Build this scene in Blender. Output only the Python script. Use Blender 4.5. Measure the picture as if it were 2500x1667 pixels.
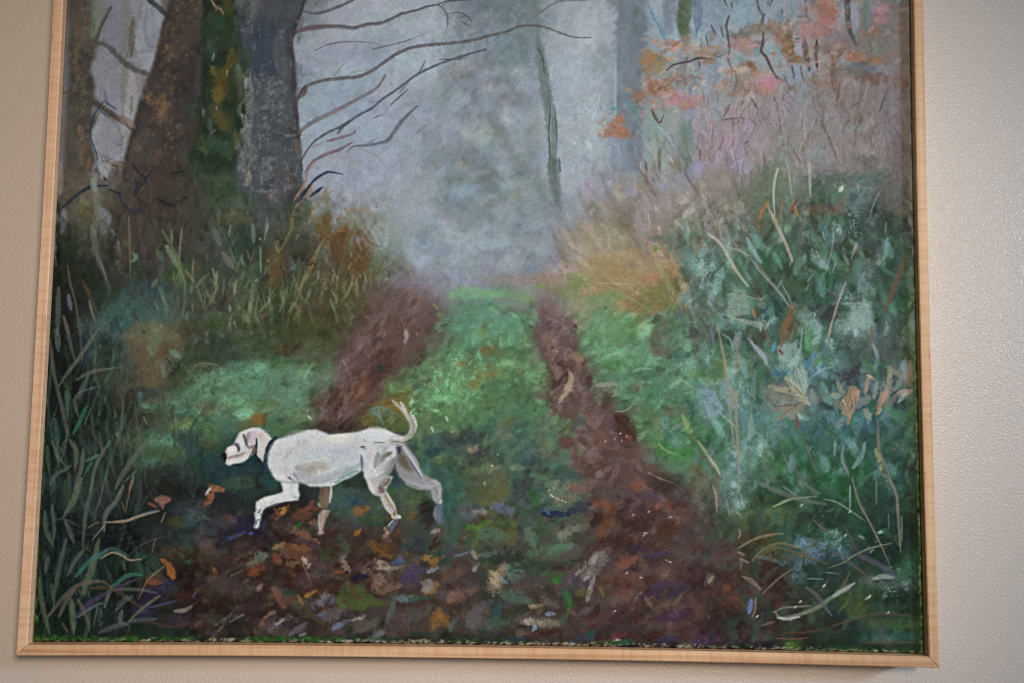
import bpy, bmesh, math
import numpy as np
from mathutils import Vector, Matrix

for o in list(bpy.data.objects):
    bpy.data.objects.remove(o, do_unlink=True)
scene = bpy.context.scene
col = scene.collection
EYE = 1.45                      # height of the lens above the floor
# ---- camera -----------------------------------------------------------------
cd = bpy.data.cameras.new('camera')
cd.sensor_width = 36.0; cd.lens = 35.0; cd.clip_start = .02; cd.clip_end = 60
cam = bpy.data.objects.new('camera', cd); col.objects.link(cam)
_th, _ro = math.radians(4.75), math.radians(.775)
_f = Vector((0, math.cos(_th), math.sin(_th))); _u0 = Vector((0, -math.sin(_th), math.cos(_th))); _r0 = Vector((1, 0, 0))
_r = _r0 * math.cos(_ro) + _u0 * math.sin(_ro); _u = -_r0 * math.sin(_ro) + _u0 * math.cos(_ro)
cam.matrix_world = Matrix(((_r.x, _u.x, -_f.x, 0), (_r.y, _u.y, -_f.y, -.7128), (_r.z, _u.z, -_f.z, EYE), (0, 0, 0, 1)))
scene.camera = cam
scene.cycles.use_denoising = False; scene.cycles.filter_width = 1.15
scene.render.resolution_x, scene.render.resolution_y = 1024, 682
# ---- room light: dim warm ambience, one warm lamp, one cooler lamp from the right
world = bpy.data.worlds.new('World'); scene.world = world; world.use_nodes = True
bgn = world.node_tree.nodes['Background']
bgn.inputs[0].default_value = (1.0, .90, .80, 1); bgn.inputs[1].default_value = .12

def lamp(name, loc, aim, radius, power, color, cone, blend):
    l = bpy.data.lights.new(name, 'SPOT'); l.shadow_soft_size = radius; l.energy = power; l.color = color
    l.spot_size = math.radians(cone); l.spot_blend = blend
    o = bpy.data.objects.new(name, l); col.objects.link(o)
    o.location = loc; o.rotation_euler = (Vector(aim) - Vector(loc)).to_track_quat('-Z', 'Y').to_euler()
    return o
lamp('cool_lamp', (1.70, -1.0, EYE + .38), (.16, 0, EYE + .01), .11, 84.0, (.60, .80, 1.0), 34, 1.0)
lamp('warm_lamp', (.55, -1.75, EYE + .42), (-.10, 0, EYE + .03), .17, 112.0, (1.0, .81, .64), 38, 1.0)
# ---- exposure ------------------------------------------------------------------
vs = scene.view_settings
vs.view_transform = 'Standard'; vs.look = 'None'; vs.exposure = 0.0; vs.gamma = 1.0; vs.use_curve_mapping = False

# ---- material helpers ---------------------------------------------------------
def mat(name):
    m = bpy.data.materials.new(name); m.use_nodes = True
    nt = m.node_tree; return m, nt, nt.nodes['Principled BSDF']
def nd(nt, t, **k):
    n = nt.nodes.new(t)
    for a, b in k.items(): setattr(n, a, b)
    return n

def wall_material():
    m, nt, b = mat('orange_peel_wall_paint')
    tc = nd(nt, 'ShaderNodeTexCoord')
    n1 = nd(nt, 'ShaderNodeTexNoise'); n1.inputs['Scale'].default_value = 520; n1.inputs['Detail'].default_value = 3.0; n1.inputs['Roughness'].default_value = .55
    n2 = nd(nt, 'ShaderNodeTexNoise'); n2.inputs['Scale'].default_value = 3.0; n2.inputs['Detail'].default_value = 3
    n3 = nd(nt, 'ShaderNodeTexVoronoi'); n3.inputs['Scale'].default_value = 620
    for n in (n1, n2, n3): nt.links.new(tc.outputs['Object'], n.inputs['Vector'])
    mx = nd(nt, 'ShaderNodeMath', operation='MULTIPLY_ADD'); mx.inputs[1].default_value = -.35
    nt.links.new(n3.outputs['Distance'], mx.inputs[0]); nt.links.new(n1.outputs['Fac'], mx.inputs[2])
    bp = nd(nt, 'ShaderNodeBump'); bp.inputs['Strength'].default_value = 1.0; bp.inputs['Distance'].default_value = .0004
    nt.links.new(mx.outputs[0], bp.inputs['Height']); nt.links.new(bp.outputs[0], b.inputs['Normal'])
    cr = nd(nt, 'ShaderNodeValToRGB')
    cr.color_ramp.elements[0].position = .3; cr.color_ramp.elements[0].color = (.60, .545, .50, 1)
    cr.color_ramp.elements[1].position = .7; cr.color_ramp.elements[1].color = (.645, .59, .55, 1)
    nt.links.new(n2.outputs['Fac'], cr.inputs[0]); nt.links.new(cr.outputs[0], b.inputs['Base Color'])
    b.inputs['Roughness'].default_value = .29
    b.inputs['Specular IOR Level'].default_value = .5
    return m

def link_mesh(name, verts, faces, m, parent=None, smooth=False):
    me = bpy.data.meshes.new(name); me.from_pydata(verts, [], faces); me.update()
    if smooth: me.polygons.foreach_set('use_smooth', [True] * len(me.polygons))
    o = bpy.data.objects.new(name, me); col.objects.link(o); me.materials.append(m)
    if parent: o.parent = parent
    return o

# ---- setting: the wall ----------------------------------------------------------
wall = link_mesh('wall', [(-3, 0, 0), (3, 0, 0), (3, 0, 2.7), (-3, 0, 2.7)], [(0, 1, 2, 3)], wall_material())
wall['kind'] = 'structure'; wall['label'] = 'pale beige wall with fine orange peel paint texture'
# ---------------------------------------------------------------------------
# The oil paint: every brush mark is laid down stroke by stroke in numpy on a
# sheet (sheet units: 2500 across), giving pigment colour, paint thickness and
# which painted motif a mark belongs to.  The result becomes the relief mesh.
# ---------------------------------------------------------------------------
SX0, SY0, SK = 56.0, -720.0, 0.7
SW, SH = int((2280 - SX0) * SK), int((1612 - SY0) * SK)
rng = np.random.default_rng(11)

def vnoise(cell, seed, ax=1.0):
    r = np.random.default_rng(seed)
    cx, cy = cell * ax, cell
    gw, gh = int(SW / cx) + 4, int(SH / cy) + 4
    g = r.random((gh, gw)).astype(np.float32)
    xs, ys = np.arange(SW) / cx, np.arange(SH) / cy
    xi, yi = xs.astype(int), ys.astype(int)
    fx, fy = (xs - xi).astype(np.float32), (ys - yi).astype(np.float32)
    fx, fy = fx * fx * (3 - 2 * fx), (fy * fy * (3 - 2 * fy))[:, None]
    a = g[yi][:, xi] * (1 - fx) + g[yi][:, xi + 1] * fx
    b = g[yi + 1][:, xi] * (1 - fx) + g[yi + 1][:, xi + 1] * fx
    return a * (1 - fy) + b * fy

N2, N4, N9, N24, N70 = vnoise(1.6, 1), vnoise(3.2, 2), vnoise(8, 3), vnoise(24, 4), vnoise(70, 5)
N9b, N24b, N70b = vnoise(9, 6), vnoise(25, 7), vnoise(66, 8)
_yy, _xx = np.mgrid[0:SH, 0:SW].astype(np.float32)
_p = 6.4 * SK
_wx = (_xx + 0.018 * _yy + 1.5 * (N70 - .5) * 4) * (2 * np.pi / _p)
_wy = (_yy - 0.012 * _xx + 1.5 * (N70b - .5) * 4) * (2 * np.pi / _p)
WV = (0.5 + 0.5 * np.cos(_wx) * np.cos(_wy)).astype(np.float32)
GATE = np.clip(0.40 * WV + 0.34 * N4 + 0.22 * N2 + 0.26 * N9 - 0.11, 0, 1)
TAB = rng.random(4096).astype(np.float32)
TAB = (TAB + np.roll(TAB, 1) * .5) / 1.5

COL = np.zeros((SH, SW, 3), np.float32)
HGT = np.zeros((SH, SW), np.float32)
IDM = np.zeros((SH, SW), np.uint8)

def hx(c):
    if isinstance(c, str):
        return np.array([int(c[i:i + 2], 16) for i in (0, 2, 4)], np.float32) / 255
    return np.asarray(c, np.float32)

def _pts(p):
    if isinstance(p, str):
        p = [tuple(float(v) for v in q.split(',')) for q in p.split()]
    return np.array(p, np.float32)

class Tile:                      # local drawing frame on the sheet
    def __init__(s, x0, y0, k): s.x0, s.y0, s.k = x0, y0, k
    def __call__(s, p):
        q = _pts(p); return q * s.k + np.array([s.x0, s.y0], np.float32)
ONE = Tile(0, 0, 1.0)

def _spline(q):
    if len(q) < 3: return q
    e = np.vstack([2 * q[0] - q[1], q, 2 * q[-1] - q[-2]])
    out = []
    for i in range(1, len(e) - 2):
        for t in (0, .25, .5, .75):
            a, b, c, d = e[i - 1], e[i], e[i + 1], e[i + 2]
            out.append(.5 * (2 * b + (c - a) * t + (2 * a - 5 * b + 4 * c - d) * t * t + (3 * b - 3 * c + d - a) * t ** 3))
    out.append(e[-2])
    return np.array(out, np.float32)

def _blend(y0, y1, x0, x1, ae, col, imp, streak, idn):
    ae3 = ae[..., None]
    COL[y0:y1, x0:x1] = COL[y0:y1, x0:x1] * (1 - ae3) + col * ae3
    h = HGT[y0:y1, x0:x1]
    HGT[y0:y1, x0:x1] = h * (1 - .55 * ae) + ae * imp * (.55 + .6 * streak)
    m = ae > .55
    v = IDM[y0:y1, x0:x1]
    v[m] = 0 if idn is None else idn

def stroke(p, w, col, a=.9, dry=0., tp=(.55, .35), br=.35, soft=.28, imp=.3, idn=None, jit=.012, edge=.35, t=ONE):
    q = t(p); k = t.k
    q = _spline((q - np.array([SX0, SY0], np.float32)) * SK)
    w0, w1 = (w if isinstance(w, tuple) else (w, w))
    w0, w1 = max(w0 * k * SK * .5, .55), max(w1 * k * SK * .5, .5)
    pad = max(w0, w1) * 1.4 + 2
    x0, y0 = np.floor(q.min(0) - pad).astype(int); x1, y1 = np.ceil(q.max(0) + pad).astype(int) + 1
    x0, y0, x1, y1 = max(x0, 0), max(y0, 0), min(x1, SW), min(y1, SH)
    if x1 - x0 < 1 or y1 - y0 < 1: return
    gx, gy = _xx[y0:y1, x0:x1], _yy[y0:y1, x0:x1]
    seg = np.diff(q, axis=0); L = np.sqrt((seg ** 2).sum(1)) + 1e-6; cum = np.concatenate([[0], np.cumsum(L)]); tot = cum[-1]
    R = np.full(gx.shape, 9., np.float32); TT = np.zeros_like(R); SD = np.zeros_like(R)
    for i in range(len(seg)):
        dx, dy = gx - q[i, 0], gy - q[i, 1]
        ux, uy = seg[i] / L[i]
        s = np.clip(dx * ux + dy * uy, 0, L[i])
        ex, ey = dx - s * ux, dy - s * uy
        d = np.sqrt(ex * ex + ey * ey)
        tt = (cum[i] + s) / tot
        hw = w0 + (w1 - w0) * tt
        tap = np.minimum(np.minimum(tp[0] + (1 - tp[0]) * tt / .22, tp[1] + (1 - tp[1]) * (1 - tt) / .32), 1)
        r = d / (hw * tap)
        b = r < R
        R = np.where(b, r, R); TT = np.where(b, tt, TT); SD = np.where(b, (dx * uy - dy * ux) / hw, SD)
    wm = max(w0, w1)
    R = R + (N4[y0:y1, x0:x1] - .5) * edge * 1.1
    sf = soft + .55 / max(wm, .8)
    m = np.clip((1 + sf - R) / (2 * sf), 0, 1); m = m * m * (3 - 2 * m)
    sd = rng.integers(0, 3000)
    nb = SD * max(wm * .9, 1.2) + 40
    i0 = nb.astype(int); fr = nb - i0
    st = TAB[(i0 + sd) % 4096] * (1 - fr) + TAB[(i0 + sd + 1) % 4096] * fr
    st = .65 * st + .35 * N9[y0:y1, x0:x1]
    ae = a * m * np.clip(1 - br * (st - .25) * 1.6, 0, 1)
    if dry > 0:
        g = GATE[y0:y1, x0:x1] * .8 + .2 * st
        ae = ae * np.clip((g - dry * (.8 + .4 * TT)) / .14 + .5, 0, 1)
    c = hx(col) + rng.normal(0, jit, 3).astype(np.float32) * .6 + np.float32(rng.normal(0, jit))
    c = c + ((st - .5) * .05)[..., None]
    _blend(y0, y1, x0, x1, np.clip(ae, 0, 1), np.clip(c, .01, .98), imp, st, idn)

def dab(x, y, l, w, ang, col, t=ONE, **kw):
    an = math.radians(ang); dx, dy = math.cos(an) * l / 2, -math.sin(an) * l / 2
    kw.setdefault('tp', (.7, .6))
    stroke([(x - dx, y - dy), (x + dx, y + dy)], w, col, t=t, **kw)

def blob(x, y, rx, ry, col, t=ONE, a=.75, dry=.0, soft=.5, edge=1.1, ang=0, imp=.2, idn=None, jit=.015, br=.55):
    """a scumbled patch of paint: ragged rim, bristle tracks, broken by the weave"""
    c = t([(x, y)])[0]; cx, cy = (c[0] - SX0) * SK, (c[1] - SY0) * SK
    rx, ry = rx * t.k * SK, ry * t.k * SK
    pad = max(rx, ry) * 1.8 + 2
    x0, x1, y0, y1 = int(max(cx - pad, 0)), int(min(cx + pad + 1, SW)), int(max(cy - pad, 0)), int(min(cy + pad + 1, SH))
    if x1 <= x0 or y1 <= y0: return
    an = math.radians(ang); ca, sa = math.cos(an), math.sin(an)
    dx, dy = _xx[y0:y1, x0:x1] - cx, _yy[y0:y1, x0:x1] - cy
    u, v = dx * ca - dy * sa, dx * sa + dy * ca
    bend = rng.normal(0, .012)
    ba = rng.uniform(.5, 2.6) if abs(rx - ry) < .25 * max(rx, ry) else (0 if rx > ry else 1.57) - an
    ub, vb = dx * math.cos(ba) - dy * math.sin(ba), dx * math.sin(ba) + dy * math.cos(ba)
    nb = np.abs(vb + bend * ub * ub) * 0 + (vb + bend * ub * ub) * .55 + 2000
    i0 = nb.astype(int); fr = nb - i0; sd = rng.integers(0, 3000)
    st = TAB[(i0 + sd) % 4096] * (1 - fr) + TAB[(i0 + sd + 1) % 4096] * fr
    lo = np.clip(ub / max(rx, ry), -1.5, 1.5)
    R = np.sqrt((u / rx) ** 2 + (v / ry) ** 2)
    R = R + (N24[y0:y1, x0:x1] - .5) * edge * .8 + (N9[y0:y1, x0:x1] - .5) * edge * .6 + (N4[y0:y1, x0:x1] - .5) * edge * .5 + (st - .5) * .55 * np.abs(lo)
    m = np.clip((1 + soft - R) / (2 * soft), 0, 1); m = m * m * (3 - 2 * m)
    ae = a * m * np.clip(1 - br * (st * .6 + N9b[y0:y1, x0:x1] * .5 - .25), 0, 1)
    if dry > 0: ae = ae * np.clip((GATE[y0:y1, x0:x1] * .85 + .15 * st - dry) / .2 + .5, 0, 1)
    c = hx(col) + rng.normal(0, jit, 3).astype(np.float32)
    cc = c + ((N9b[y0:y1, x0:x1] - .5) * .07 + (st - .5) * .06)[..., None]
    _blend(y0, y1, x0, x1, np.clip(ae, 0, 1), np.clip(cc, .01, .98), imp, st, idn)

def _box(m, n):
    if n < 1: return m
    for ax in (0, 1):
        c = np.cumsum(np.pad(m, [(n + 1, n) if i == ax else (0, 0) for i in (0, 1)], mode='edge'), axis=ax)
        m = (np.take(c, range(2 * n + 1, c.shape[ax]), ax) - np.take(c, range(0, c.shape[ax] - 2 * n - 1), ax)) / (2 * n + 1)
    return m

def fill(p, col, t=ONE, a=1., soft=2, warp=6, dry=0., imp=.25, idn=None, var=.04, smooth=False, col2=None):
    """a flat of paint inside an outline; col2 blends in with depth through noise"""
    q = t(p)
    q = (q - np.array([SX0, SY0], np.float32)) * SK
    if smooth: q = _spline(np.vstack([q, q[:1]]))
    n = int(soft); pad = n * 3 + int(warp) + 2
    x0, y0 = np.maximum(np.floor(q.min(0)).astype(int) - pad, 0); x1, y1 = np.ceil(q.max(0)).astype(int) + pad
    x1, y1 = min(x1, SW), min(y1, SH)
    if x1 <= x0 or y1 <= y0: return
    gx = _xx[y0:y1, x0:x1] + (N24[y0:y1, x0:x1] - .5) * warp + (N4[y0:y1, x0:x1] - .5) * warp * .45 + (N2[y0:y1, x0:x1] - .5) * warp * .3
    gy = _yy[y0:y1, x0:x1] + (N24b[y0:y1, x0:x1] - .5) * warp
    ins = np.zeros(gx.shape, bool)
    for i in range(len(q)):
        ax, ay = q[i - 1]; bx, by = q[i]
        if ay == by: continue
        ins ^= ((ay > gy) != (by > gy)) & (gx < (bx - ax) * (gy - ay) / (by - ay) + ax)
    m = _box(_box(ins.astype(np.float32), n), n)
    ae = a * m
    if dry > 0: ae = ae * np.clip((GATE[y0:y1, x0:x1] - dry) / .12 + .5, 0, 1)
    c = hx(col) + ((N24[y0:y1, x0:x1] - .5) * var + (N9b[y0:y1, x0:x1] - .5) * var)[..., None]
    if col2 is not None:
        k = np.clip((N24b[y0:y1, x0:x1] * .6 + N70[y0:y1, x0:x1] * .4 - .35) * 3, 0, 1)[..., None]
        c = c * (1 - k) + hx(col2) * k
    _blend(y0, y1, x0, x1, ae, np.clip(c, .01, .98), imp, N4[y0:y1, x0:x1], idn)

def base_at(x, y):
    i = int(np.clip((x - SX0) * SK, 0, SW - 1)); j = int(np.clip((y - SY0) * SK, 0, SH - 1))
    return BASE[j, i]

def scatter(n, box, l, w, ang, a=.6, dry=.25, vj=.035, cj=.012, pj=26, br=.4, imp=.22, soft=.35, pal=None, curve=0., keep=None):
    """many marks that take their colour from the block-in (or a palette)"""
    xa, ya, xb, yb = box
    for _ in range(n):
        x, y = rng.uniform(xa, xb), rng.uniform(ya, yb)
        if keep and not keep(x, y): continue
        if pal is None:
            c = base_at(x + rng.normal(0, pj), y + rng.normal(0, pj)) + rng.normal(0, vj) + rng.normal(0, cj, 3)
        else:
            c = hx(pal[rng.integers(len(pal))]) * (1 + rng.normal(0, .12)) + rng.normal(0, cj, 3)
        L, w_ = l * rng.uniform(.55, 1.5), w * rng.uniform(.6, 1.5)
        an = math.radians(rng.uniform(*ang)); dx, dy = math.cos(an) * L / 2, -math.sin(an) * L / 2
        cv = rng.normal(0, curve) * L if curve else 0
        P = [(x - dx, y - dy), (x + cv * math.sin(an), y + cv * math.cos(an)), (x + dx, y + dy)] if curve else [(x - dx, y - dy), (x + dx, y + dy)]
        stroke(P, w_, np.clip(c, .02, .95), a=a * rng.uniform(.5, 1), dry=max(0, dry + rng.normal(0, .12)), br=br, imp=imp * rng.uniform(.4, 1.3), soft=soft, jit=.006)

def rebrush(n, box, l, w, ang, a=.6, dry=.25, vj=.025, cj=.01, pj=7, imp=.3, br=.55, curve=.12, keep=None, mul=None):
    """go over wet paint again: marks that drag the colour already there"""
    xa, ya, xb, yb = box
    for _ in range(n):
        x, y = rng.uniform(xa, xb), rng.uniform(ya, yb)
        if keep and not keep(x, y): continue
        i = int(np.clip((x + rng.normal(0, pj) - SX0) * SK, 0, SW - 1)); j = int(np.clip((y + rng.normal(0, pj) - SY0) * SK, 0, SH - 1))
        idn = int(IDM[j, i])
        c = COL[j, i] * (1 + rng.normal(0, vj * 2)) + rng.normal(0, vj * .5) + rng.normal(0, cj, 3)
        if mul: c = COL[j, i] * (mul[0] if rng.random() < .5 else mul[1]) + rng.normal(0, cj, 3)
        L, w_ = l * rng.uniform(.5, 1.6), w * rng.uniform(.5, 1.6)
        an = math.radians(rng.uniform(*ang)); dx, dy = math.cos(an) * L / 2, -math.sin(an) * L / 2
        cv = rng.normal(0, curve) * L
        stroke([(x - dx, y - dy), (x + cv * math.sin(an), y + cv * math.cos(an)), (x + dx, y + dy)], w_, np.clip(c, .015, .95), a=a * rng.uniform(.5, 1), dry=max(0, dry + rng.normal(0, .1)), br=br, imp=imp * rng.uniform(.3, 1.4), soft=.2, jit=.004, edge=.6, idn=idn or None)
# --- block-in: the big colour masses of the picture, one swatch per ~110 units
_GX = [80 + 110 * i for i in range(20)] + [2270]
_GY = [0, 100, 200, 300, 400, 500, 600, 700, 800, 900, 1000, 1100, 1200, 1300, 1400, 1500, 1590]
_GRID = """
5f5c60 55564f 9a98a3 6b6660 3f4030 6f7476 6a6f72 a3adb8 a9b3bc 9aa9b3 76868f 7f9095 a0aeb3 7f8d94 98a9b0 8c9fa9 8fa3ad 9aa0a8 9f8a82 7f7f7a 9a948c
6a6870 53524b 96949e 5a5048 33402c 4d5866 7a8891 8fa0ad 93a5b0 9fb0b9 8597a0 8b9c9f a5b1b5 7c8a92 95a5aa 9aabb0 a59a92 a89a8c 9f8a7c 857a70 8f8a84
6b6a6e 57564e 9d9da6 5f564c 3a4533 45505a 8a9aa3 8b9dab 94a3b0 8fa0a6 7f9096 88989c a3b2b6 83909b 98908a 9c9c98 a09690 8f979c 97867c 8a7c72 8a857c
6b6a68 5a574c a0a1aa 5a5148 3c4a38 4a535b 919fab 939fae 8f9dab 87959c 8b9899 8a9797 a0aaab 8894a2 8a9691 a2989a 9a8c8c 8f8984 948781 897b76 857c72
5f5c58 5f5b50 93959b 574d45 3c4a3a 5d646a 939dab 979fac 959ead 8b979d 7d898c 808d90 9ba6aa 8f99a3 8d9a97 948b9c 8e8a80 8a8980 8d8580 7b706b 807a70
2a332c 625f50 67655c 4e4940 404b3e 54584f 5a6258 8f979d 9aa3a9 8c999e 7a8a90 7b8a8c 8f9499 8e857c 8b8480 8a8379 60695a 5f7060 5a6b60 4f5a50 6f7268
20281f 45493e 56584f 4a4640 3f4a40 3f463d 4c4d3d 5c4c33 86908f 909da3 8a96a0 858e99 8f8c8a 8c8566 8a7c66 6b7263 4c5e4b 50685a 3f5a48 3c4f42 4f6048
161f18 2e3429 3c4038 434a40 45503f 3f4736 453e2c 5a4a30 5f5f50 84878f 868b98 8a8689 968a6f 968455 84714c 5a6a58 4a6a55 36553f 3d5b4a 3f5c4a 4c6a45
141c18 26302c 405a58 4c6058 4a5a45 3f4c36 434730 4e4a35 5f5348 64584f 5b8a68 5f7a60 628560 628a5f 5f7558 4e6457 5a7c6c 35573f 3f5d4d 3c5648 4a6a40
141c17 22302b 4f5040 5a5540 3f4f38 4a6a4a 4f6a4c 5a4f42 584a3a 5f7a58 5a8058 5f7a56 5c5848 5f8a66 608c6a 557a5c 4a6d58 4c7066 50706a 57605a 4a6a38
101a16 202a26 2f3a2c 465a44 4d6f50 547a5a 4f6f4a 5a503c 5c5c3c 557a52 568052 4f7a54 5a5c44 5a6048 4c7a55 4d7a5c 55786f 5a7568 3f5f5f 345058 3f5a35
13201c 2a3632 2f3a30 4a6a50 2f4a40 2a4a45 38504a 3a4a40 40504a 3a5a4c 3f5a4c 4a6a50 6a5548 5a3f35 4c6a4c 487a55 4a7060 3a6a52 35604f 2c4f45 3a5a35
15221c 2e3a34 2a3430 26302c 26302e 2c3a38 33362f 3f5a4c 3a4a3a 355448 55603a 3a5048 55604e 6a4a40 5f4a40 4f6a55 3f6a48 2a6038 1f5a30 254a38 2f4a30
12201c 2a3a36 1c2824 2c3430 2f3a3a 251f1f 3a2822 3f3028 4a3a2c 2f4a40 4a5a3a 3a5a3c 4a5040 4a2c22 4a332a 5a4a42 3f4a2c 2a4a38 2a4a40 1c3a2c 2a4028
122420 203430 1c2a24 3a2a24 2c241e 3f2a24 40281f 3f2c24 44342c 4a3a38 3a4434 344a38 40382f 4a2c24 3a2220 43302a 3f281f 2a3a34 2c3f38 1f3a2c 30482c
14241e 1e2c26 24302a 332c2e 2f2420 3a2824 3f302c 3c3430 423834 4a4038 3a3c34 40382e 4a342c 4a3030 3a2230 351f28 2f2024 2c2a26 3a4a34 2f4530 2f4a30
1f3a1c 1c2e20 202a1c 2a2a1c 26241c 2c2420 2c2820 2a2a20 26281e 28281e 24302a 26281e 30241e 24222a 1c1a20 1c181c 1a1c18 1c2a1c 1c3020 203420 2f4a28"""
_g = np.array([[hx(c) for c in r.split()] for r in _GRID.strip().split('\n')], np.float32)

def _cubic1(g, xs, X):
    xs = np.array(xs, float); i = np.clip(np.searchsorted(xs, X) - 1, 0, len(xs) - 2)
    f = np.clip((X - xs[i]) / (xs[i + 1] - xs[i]), 0, 1)
    i0, i3 = np.maximum(i - 1, 0), np.minimum(i + 2, len(xs) - 1)
    w = [-.5 * f + f * f - .5 * f ** 3, 1 - 2.5 * f * f + 1.5 * f ** 3, .5 * f + 2 * f * f - 1.5 * f ** 3, -.5 * f * f + .5 * f ** 3]
    return i0, i, i + 1, i3, w

_px = (SX0 + _xx / SK + (N24 - .5) * 60 + (N70 - .5) * 70 + (N9 - .5) * 22)[::3, ::3]
_py = (SY0 + _yy / SK + (N24b - .5) * 60 + (N70b - .5) * 70 + (N9b - .5) * 22)[::3, ::3]
_ix = _cubic1(None, _GX, _px); _iy = _cubic1(None, _GY, _py)
BASE = np.zeros(_px.shape + (3,), np.float32)
for a in range(4):
    for b in range(4):
        BASE += (_iy[4][a] * _ix[4][b])[..., None] * _g[_iy[a], _ix[b]]
BASE = np.clip(np.repeat(np.repeat(BASE, 3, 0), 3, 1)[:SH, :SW], .02, .95)
COL[:] = BASE
HGT[:] = .12 * N9
K5 = 560 / 2091
tA, tB, tC, tD = Tile(100, 0, K5), Tile(640, 0, K5), Tile(1180, 0, K5), Tile(1700, 0, K5)
tE, tF, tG, tH = Tile(100, 400, K5), Tile(640, 400, K5), Tile(1180, 400, K5), Tile(1700, 400, K5)
tI, tJ, tK, tL = Tile(80, 780, K5), Tile(620, 780, K5), Tile(1160, 780, K5), Tile(1700, 780, K5)
tM, tN, tO, tP = Tile(70, 1170, K5), Tile(610, 1170, K5), Tile(1150, 1170, K5), Tile(1700, 1170, K5)
TREE, DOG, TRACK, TRACK2, FAR, FLOWER, FAR2, FAR3, FAR4, LEAVES = 1, 2, 3, 4, 5, 6, 7, 8, 9, 10

def S(t, p, w, c, **k): stroke(p, w, c, t=t, **k)
def many(t, w, c, lines, **k):
    for p in lines.strip().split('\n'): stroke(p.strip(), w, c, t=t, **k)
def blobs(t, rows, **k):
    for r in rows.strip().split('\n'):
        v = r.split(); kk = dict(k)
        if len(v) > 5: kk['dry'] = float(v[5])
        if len(v) > 6: kk['ang'] = float(v[6])
        blob(float(v[0]), float(v[1]), float(v[2]), float(v[3]), v[4], t=t, **kk)

# ---- misty distance ------------------------------------------------------
sky = lambda x, y: x > 690 and y < 640
scatter(900, (690, -700, 2260, 640), 60, 42, (0, 180), a=.35, dry=.12, vj=.022, cj=.008, soft=.6, br=.25, imp=.12)
scatter(700, (100, -700, 760, 480), 50, 26, (50, 130), a=.35, dry=.3, vj=.03, soft=.5)
blobs(tB, """
1450 600 260 190 a6b1ba .1
1600 250 230 130 a8b5be .1
1250 700 180 60 b2bac0 .2
900 90 300 80 aab4be .15
1100 230 140 90 8298ab .45
760 470 220 90 8397a8 .4
1950 120 170 130 73838e .15
1980 650 160 150 7b8b97 .2
1800 950 220 160 7e8c93 .2
2000 1230 150 110 a6acaa .15
1700 1180 160 120 8b98a2 .3
1000 1150 300 150 97a2b4 .3
1450 1100 120 80 a39fae .4
560 900 200 200 9aa9b0 .25
400 1250 160 180 a2a9b2 .3
620 1450 280 160 9a9fad .3
1350 1450 260 140 9aa2ad .3
420 420 140 120 a3a6ae .3
1500 300 120 130 adb6bd .3
""", a=.6)
blobs(tC, """
140 160 130 110 7a8074 .15
60 560 150 140 7f8d90 .2
200 560 90 130 848f86 .3
240 1080 95 120 b6b9bc .1
330 690 130 70 a4b0b5 .3
320 900 160 160 7d8985 .2
90 900 120 200 7f8d98 .2
450 1170 120 90 9b9bab .2
130 1330 190 160 8d9892 .3
250 1490 170 90 858a76 .3
900 700 260 160 9fb0b8 .1
1050 220 130 200 b1b8ba .15
800 350 160 180 95a49e .3
900 900 170 120 98a39e .2
700 560 120 160 9fafba .2
1000 1100 140 130 a3afb2 .2
860 1200 120 70 9fa58d .35
1000 1160 70 60 8f9c80 .3
1050 1400 160 150 a4aeab .15
800 1480 120 120 98a6b4 .2
""", a=.62)
blobs(tF, """
900 250 260 200 99a0ad .2
1180 200 160 220 a2a9ae .2
1500 160 200 150 8f9da6 .2
1750 150 260 170 86949a .2
1800 350 170 120 828c82 .25
1800 430 120 70 9aa5a6 .15
2000 450 160 180 7f8f98 .2
1500 560 200 150 94a2a8 .2
1650 680 260 110 9aa8b3 .15
1350 760 180 120 93a2ac .2
1750 900 260 160 8f97a4 .2
1950 780 170 180 979cab .2
1700 1000 300 90 9094a2 .2
1150 600 220 120 8c9687 .4
""", a=.6)
blobs(tG, """
200 180 260 200 7d8c92 .25
150 80 160 60 7f8268 .35
330 330 200 160 85929b .2
220 560 260 110 95a2ad .2
500 560 180 160 888f9c .25
420 740 260 160 7e8490 .25
150 850 240 110 8c929f .2
800 800 100 120 7f8a94 .25
500 950 240 70 848391 .2
900 180 180 120 93a1ac .25
620 880 90 60 8d7c84 .35
""", a=.6)
# a tall misty tree standing over the end of the track
for r in """1150 150 60 60 7d8b90
1210 150 60 70 74848a
1270 90 70 60 7b8a8f
1130 230 70 60 7f8d95
1225 240 70 60 76858a
1060 330 70 60 85939b
1180 330 60 50 7f8c8c
1110 400 90 60 7c898e
1260 380 60 60 7c8888
1060 440 60 40 86908f
1180 440 90 60 758489
1130 520 110 70 7b8a90
1230 520 90 80 7a888d
1080 590 110 50 8a97a0
1250 620 90 60 7f8791
1210 300 40 50 6f7a72
1140 445 60 20 7d7c5e
1240 410 40 30 7c8068
1220 50 50 40 6f7c74
1290 30 60 50 7f8c90""".split('\n'):
    v = r.split(); blob(*[float(q) for q in v[:4]], v[4], a=.6, dry=.22)
for r in """1240 285 26 32 b6babd
1265 320 20 26 aeb4ba
1160 325 36 24 a3aaa6
1195 300 30 20 a0a8a6
1185 210 22 40 a0abb0
1225 100 26 20 9ba8ae
1130 580 50 16 a3afb8
1240 590 40 16 a3adba
1175 555 30 18 99a6ae""".split('\n'):
    v = r.split(); blob(*[float(q) for q in v[:4]], v[4], a=.7, dry=.15)
rebrush(1100, (690, -80, 1720, 700), 34, 20, (25, 155), a=.55, dry=.14, vj=.02, cj=.006, pj=9)
rebrush(500, (690, -700, 2260, -80), 40, 24, (25, 155), a=.5, dry=.16, vj=.02, cj=.006, pj=16)
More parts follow.
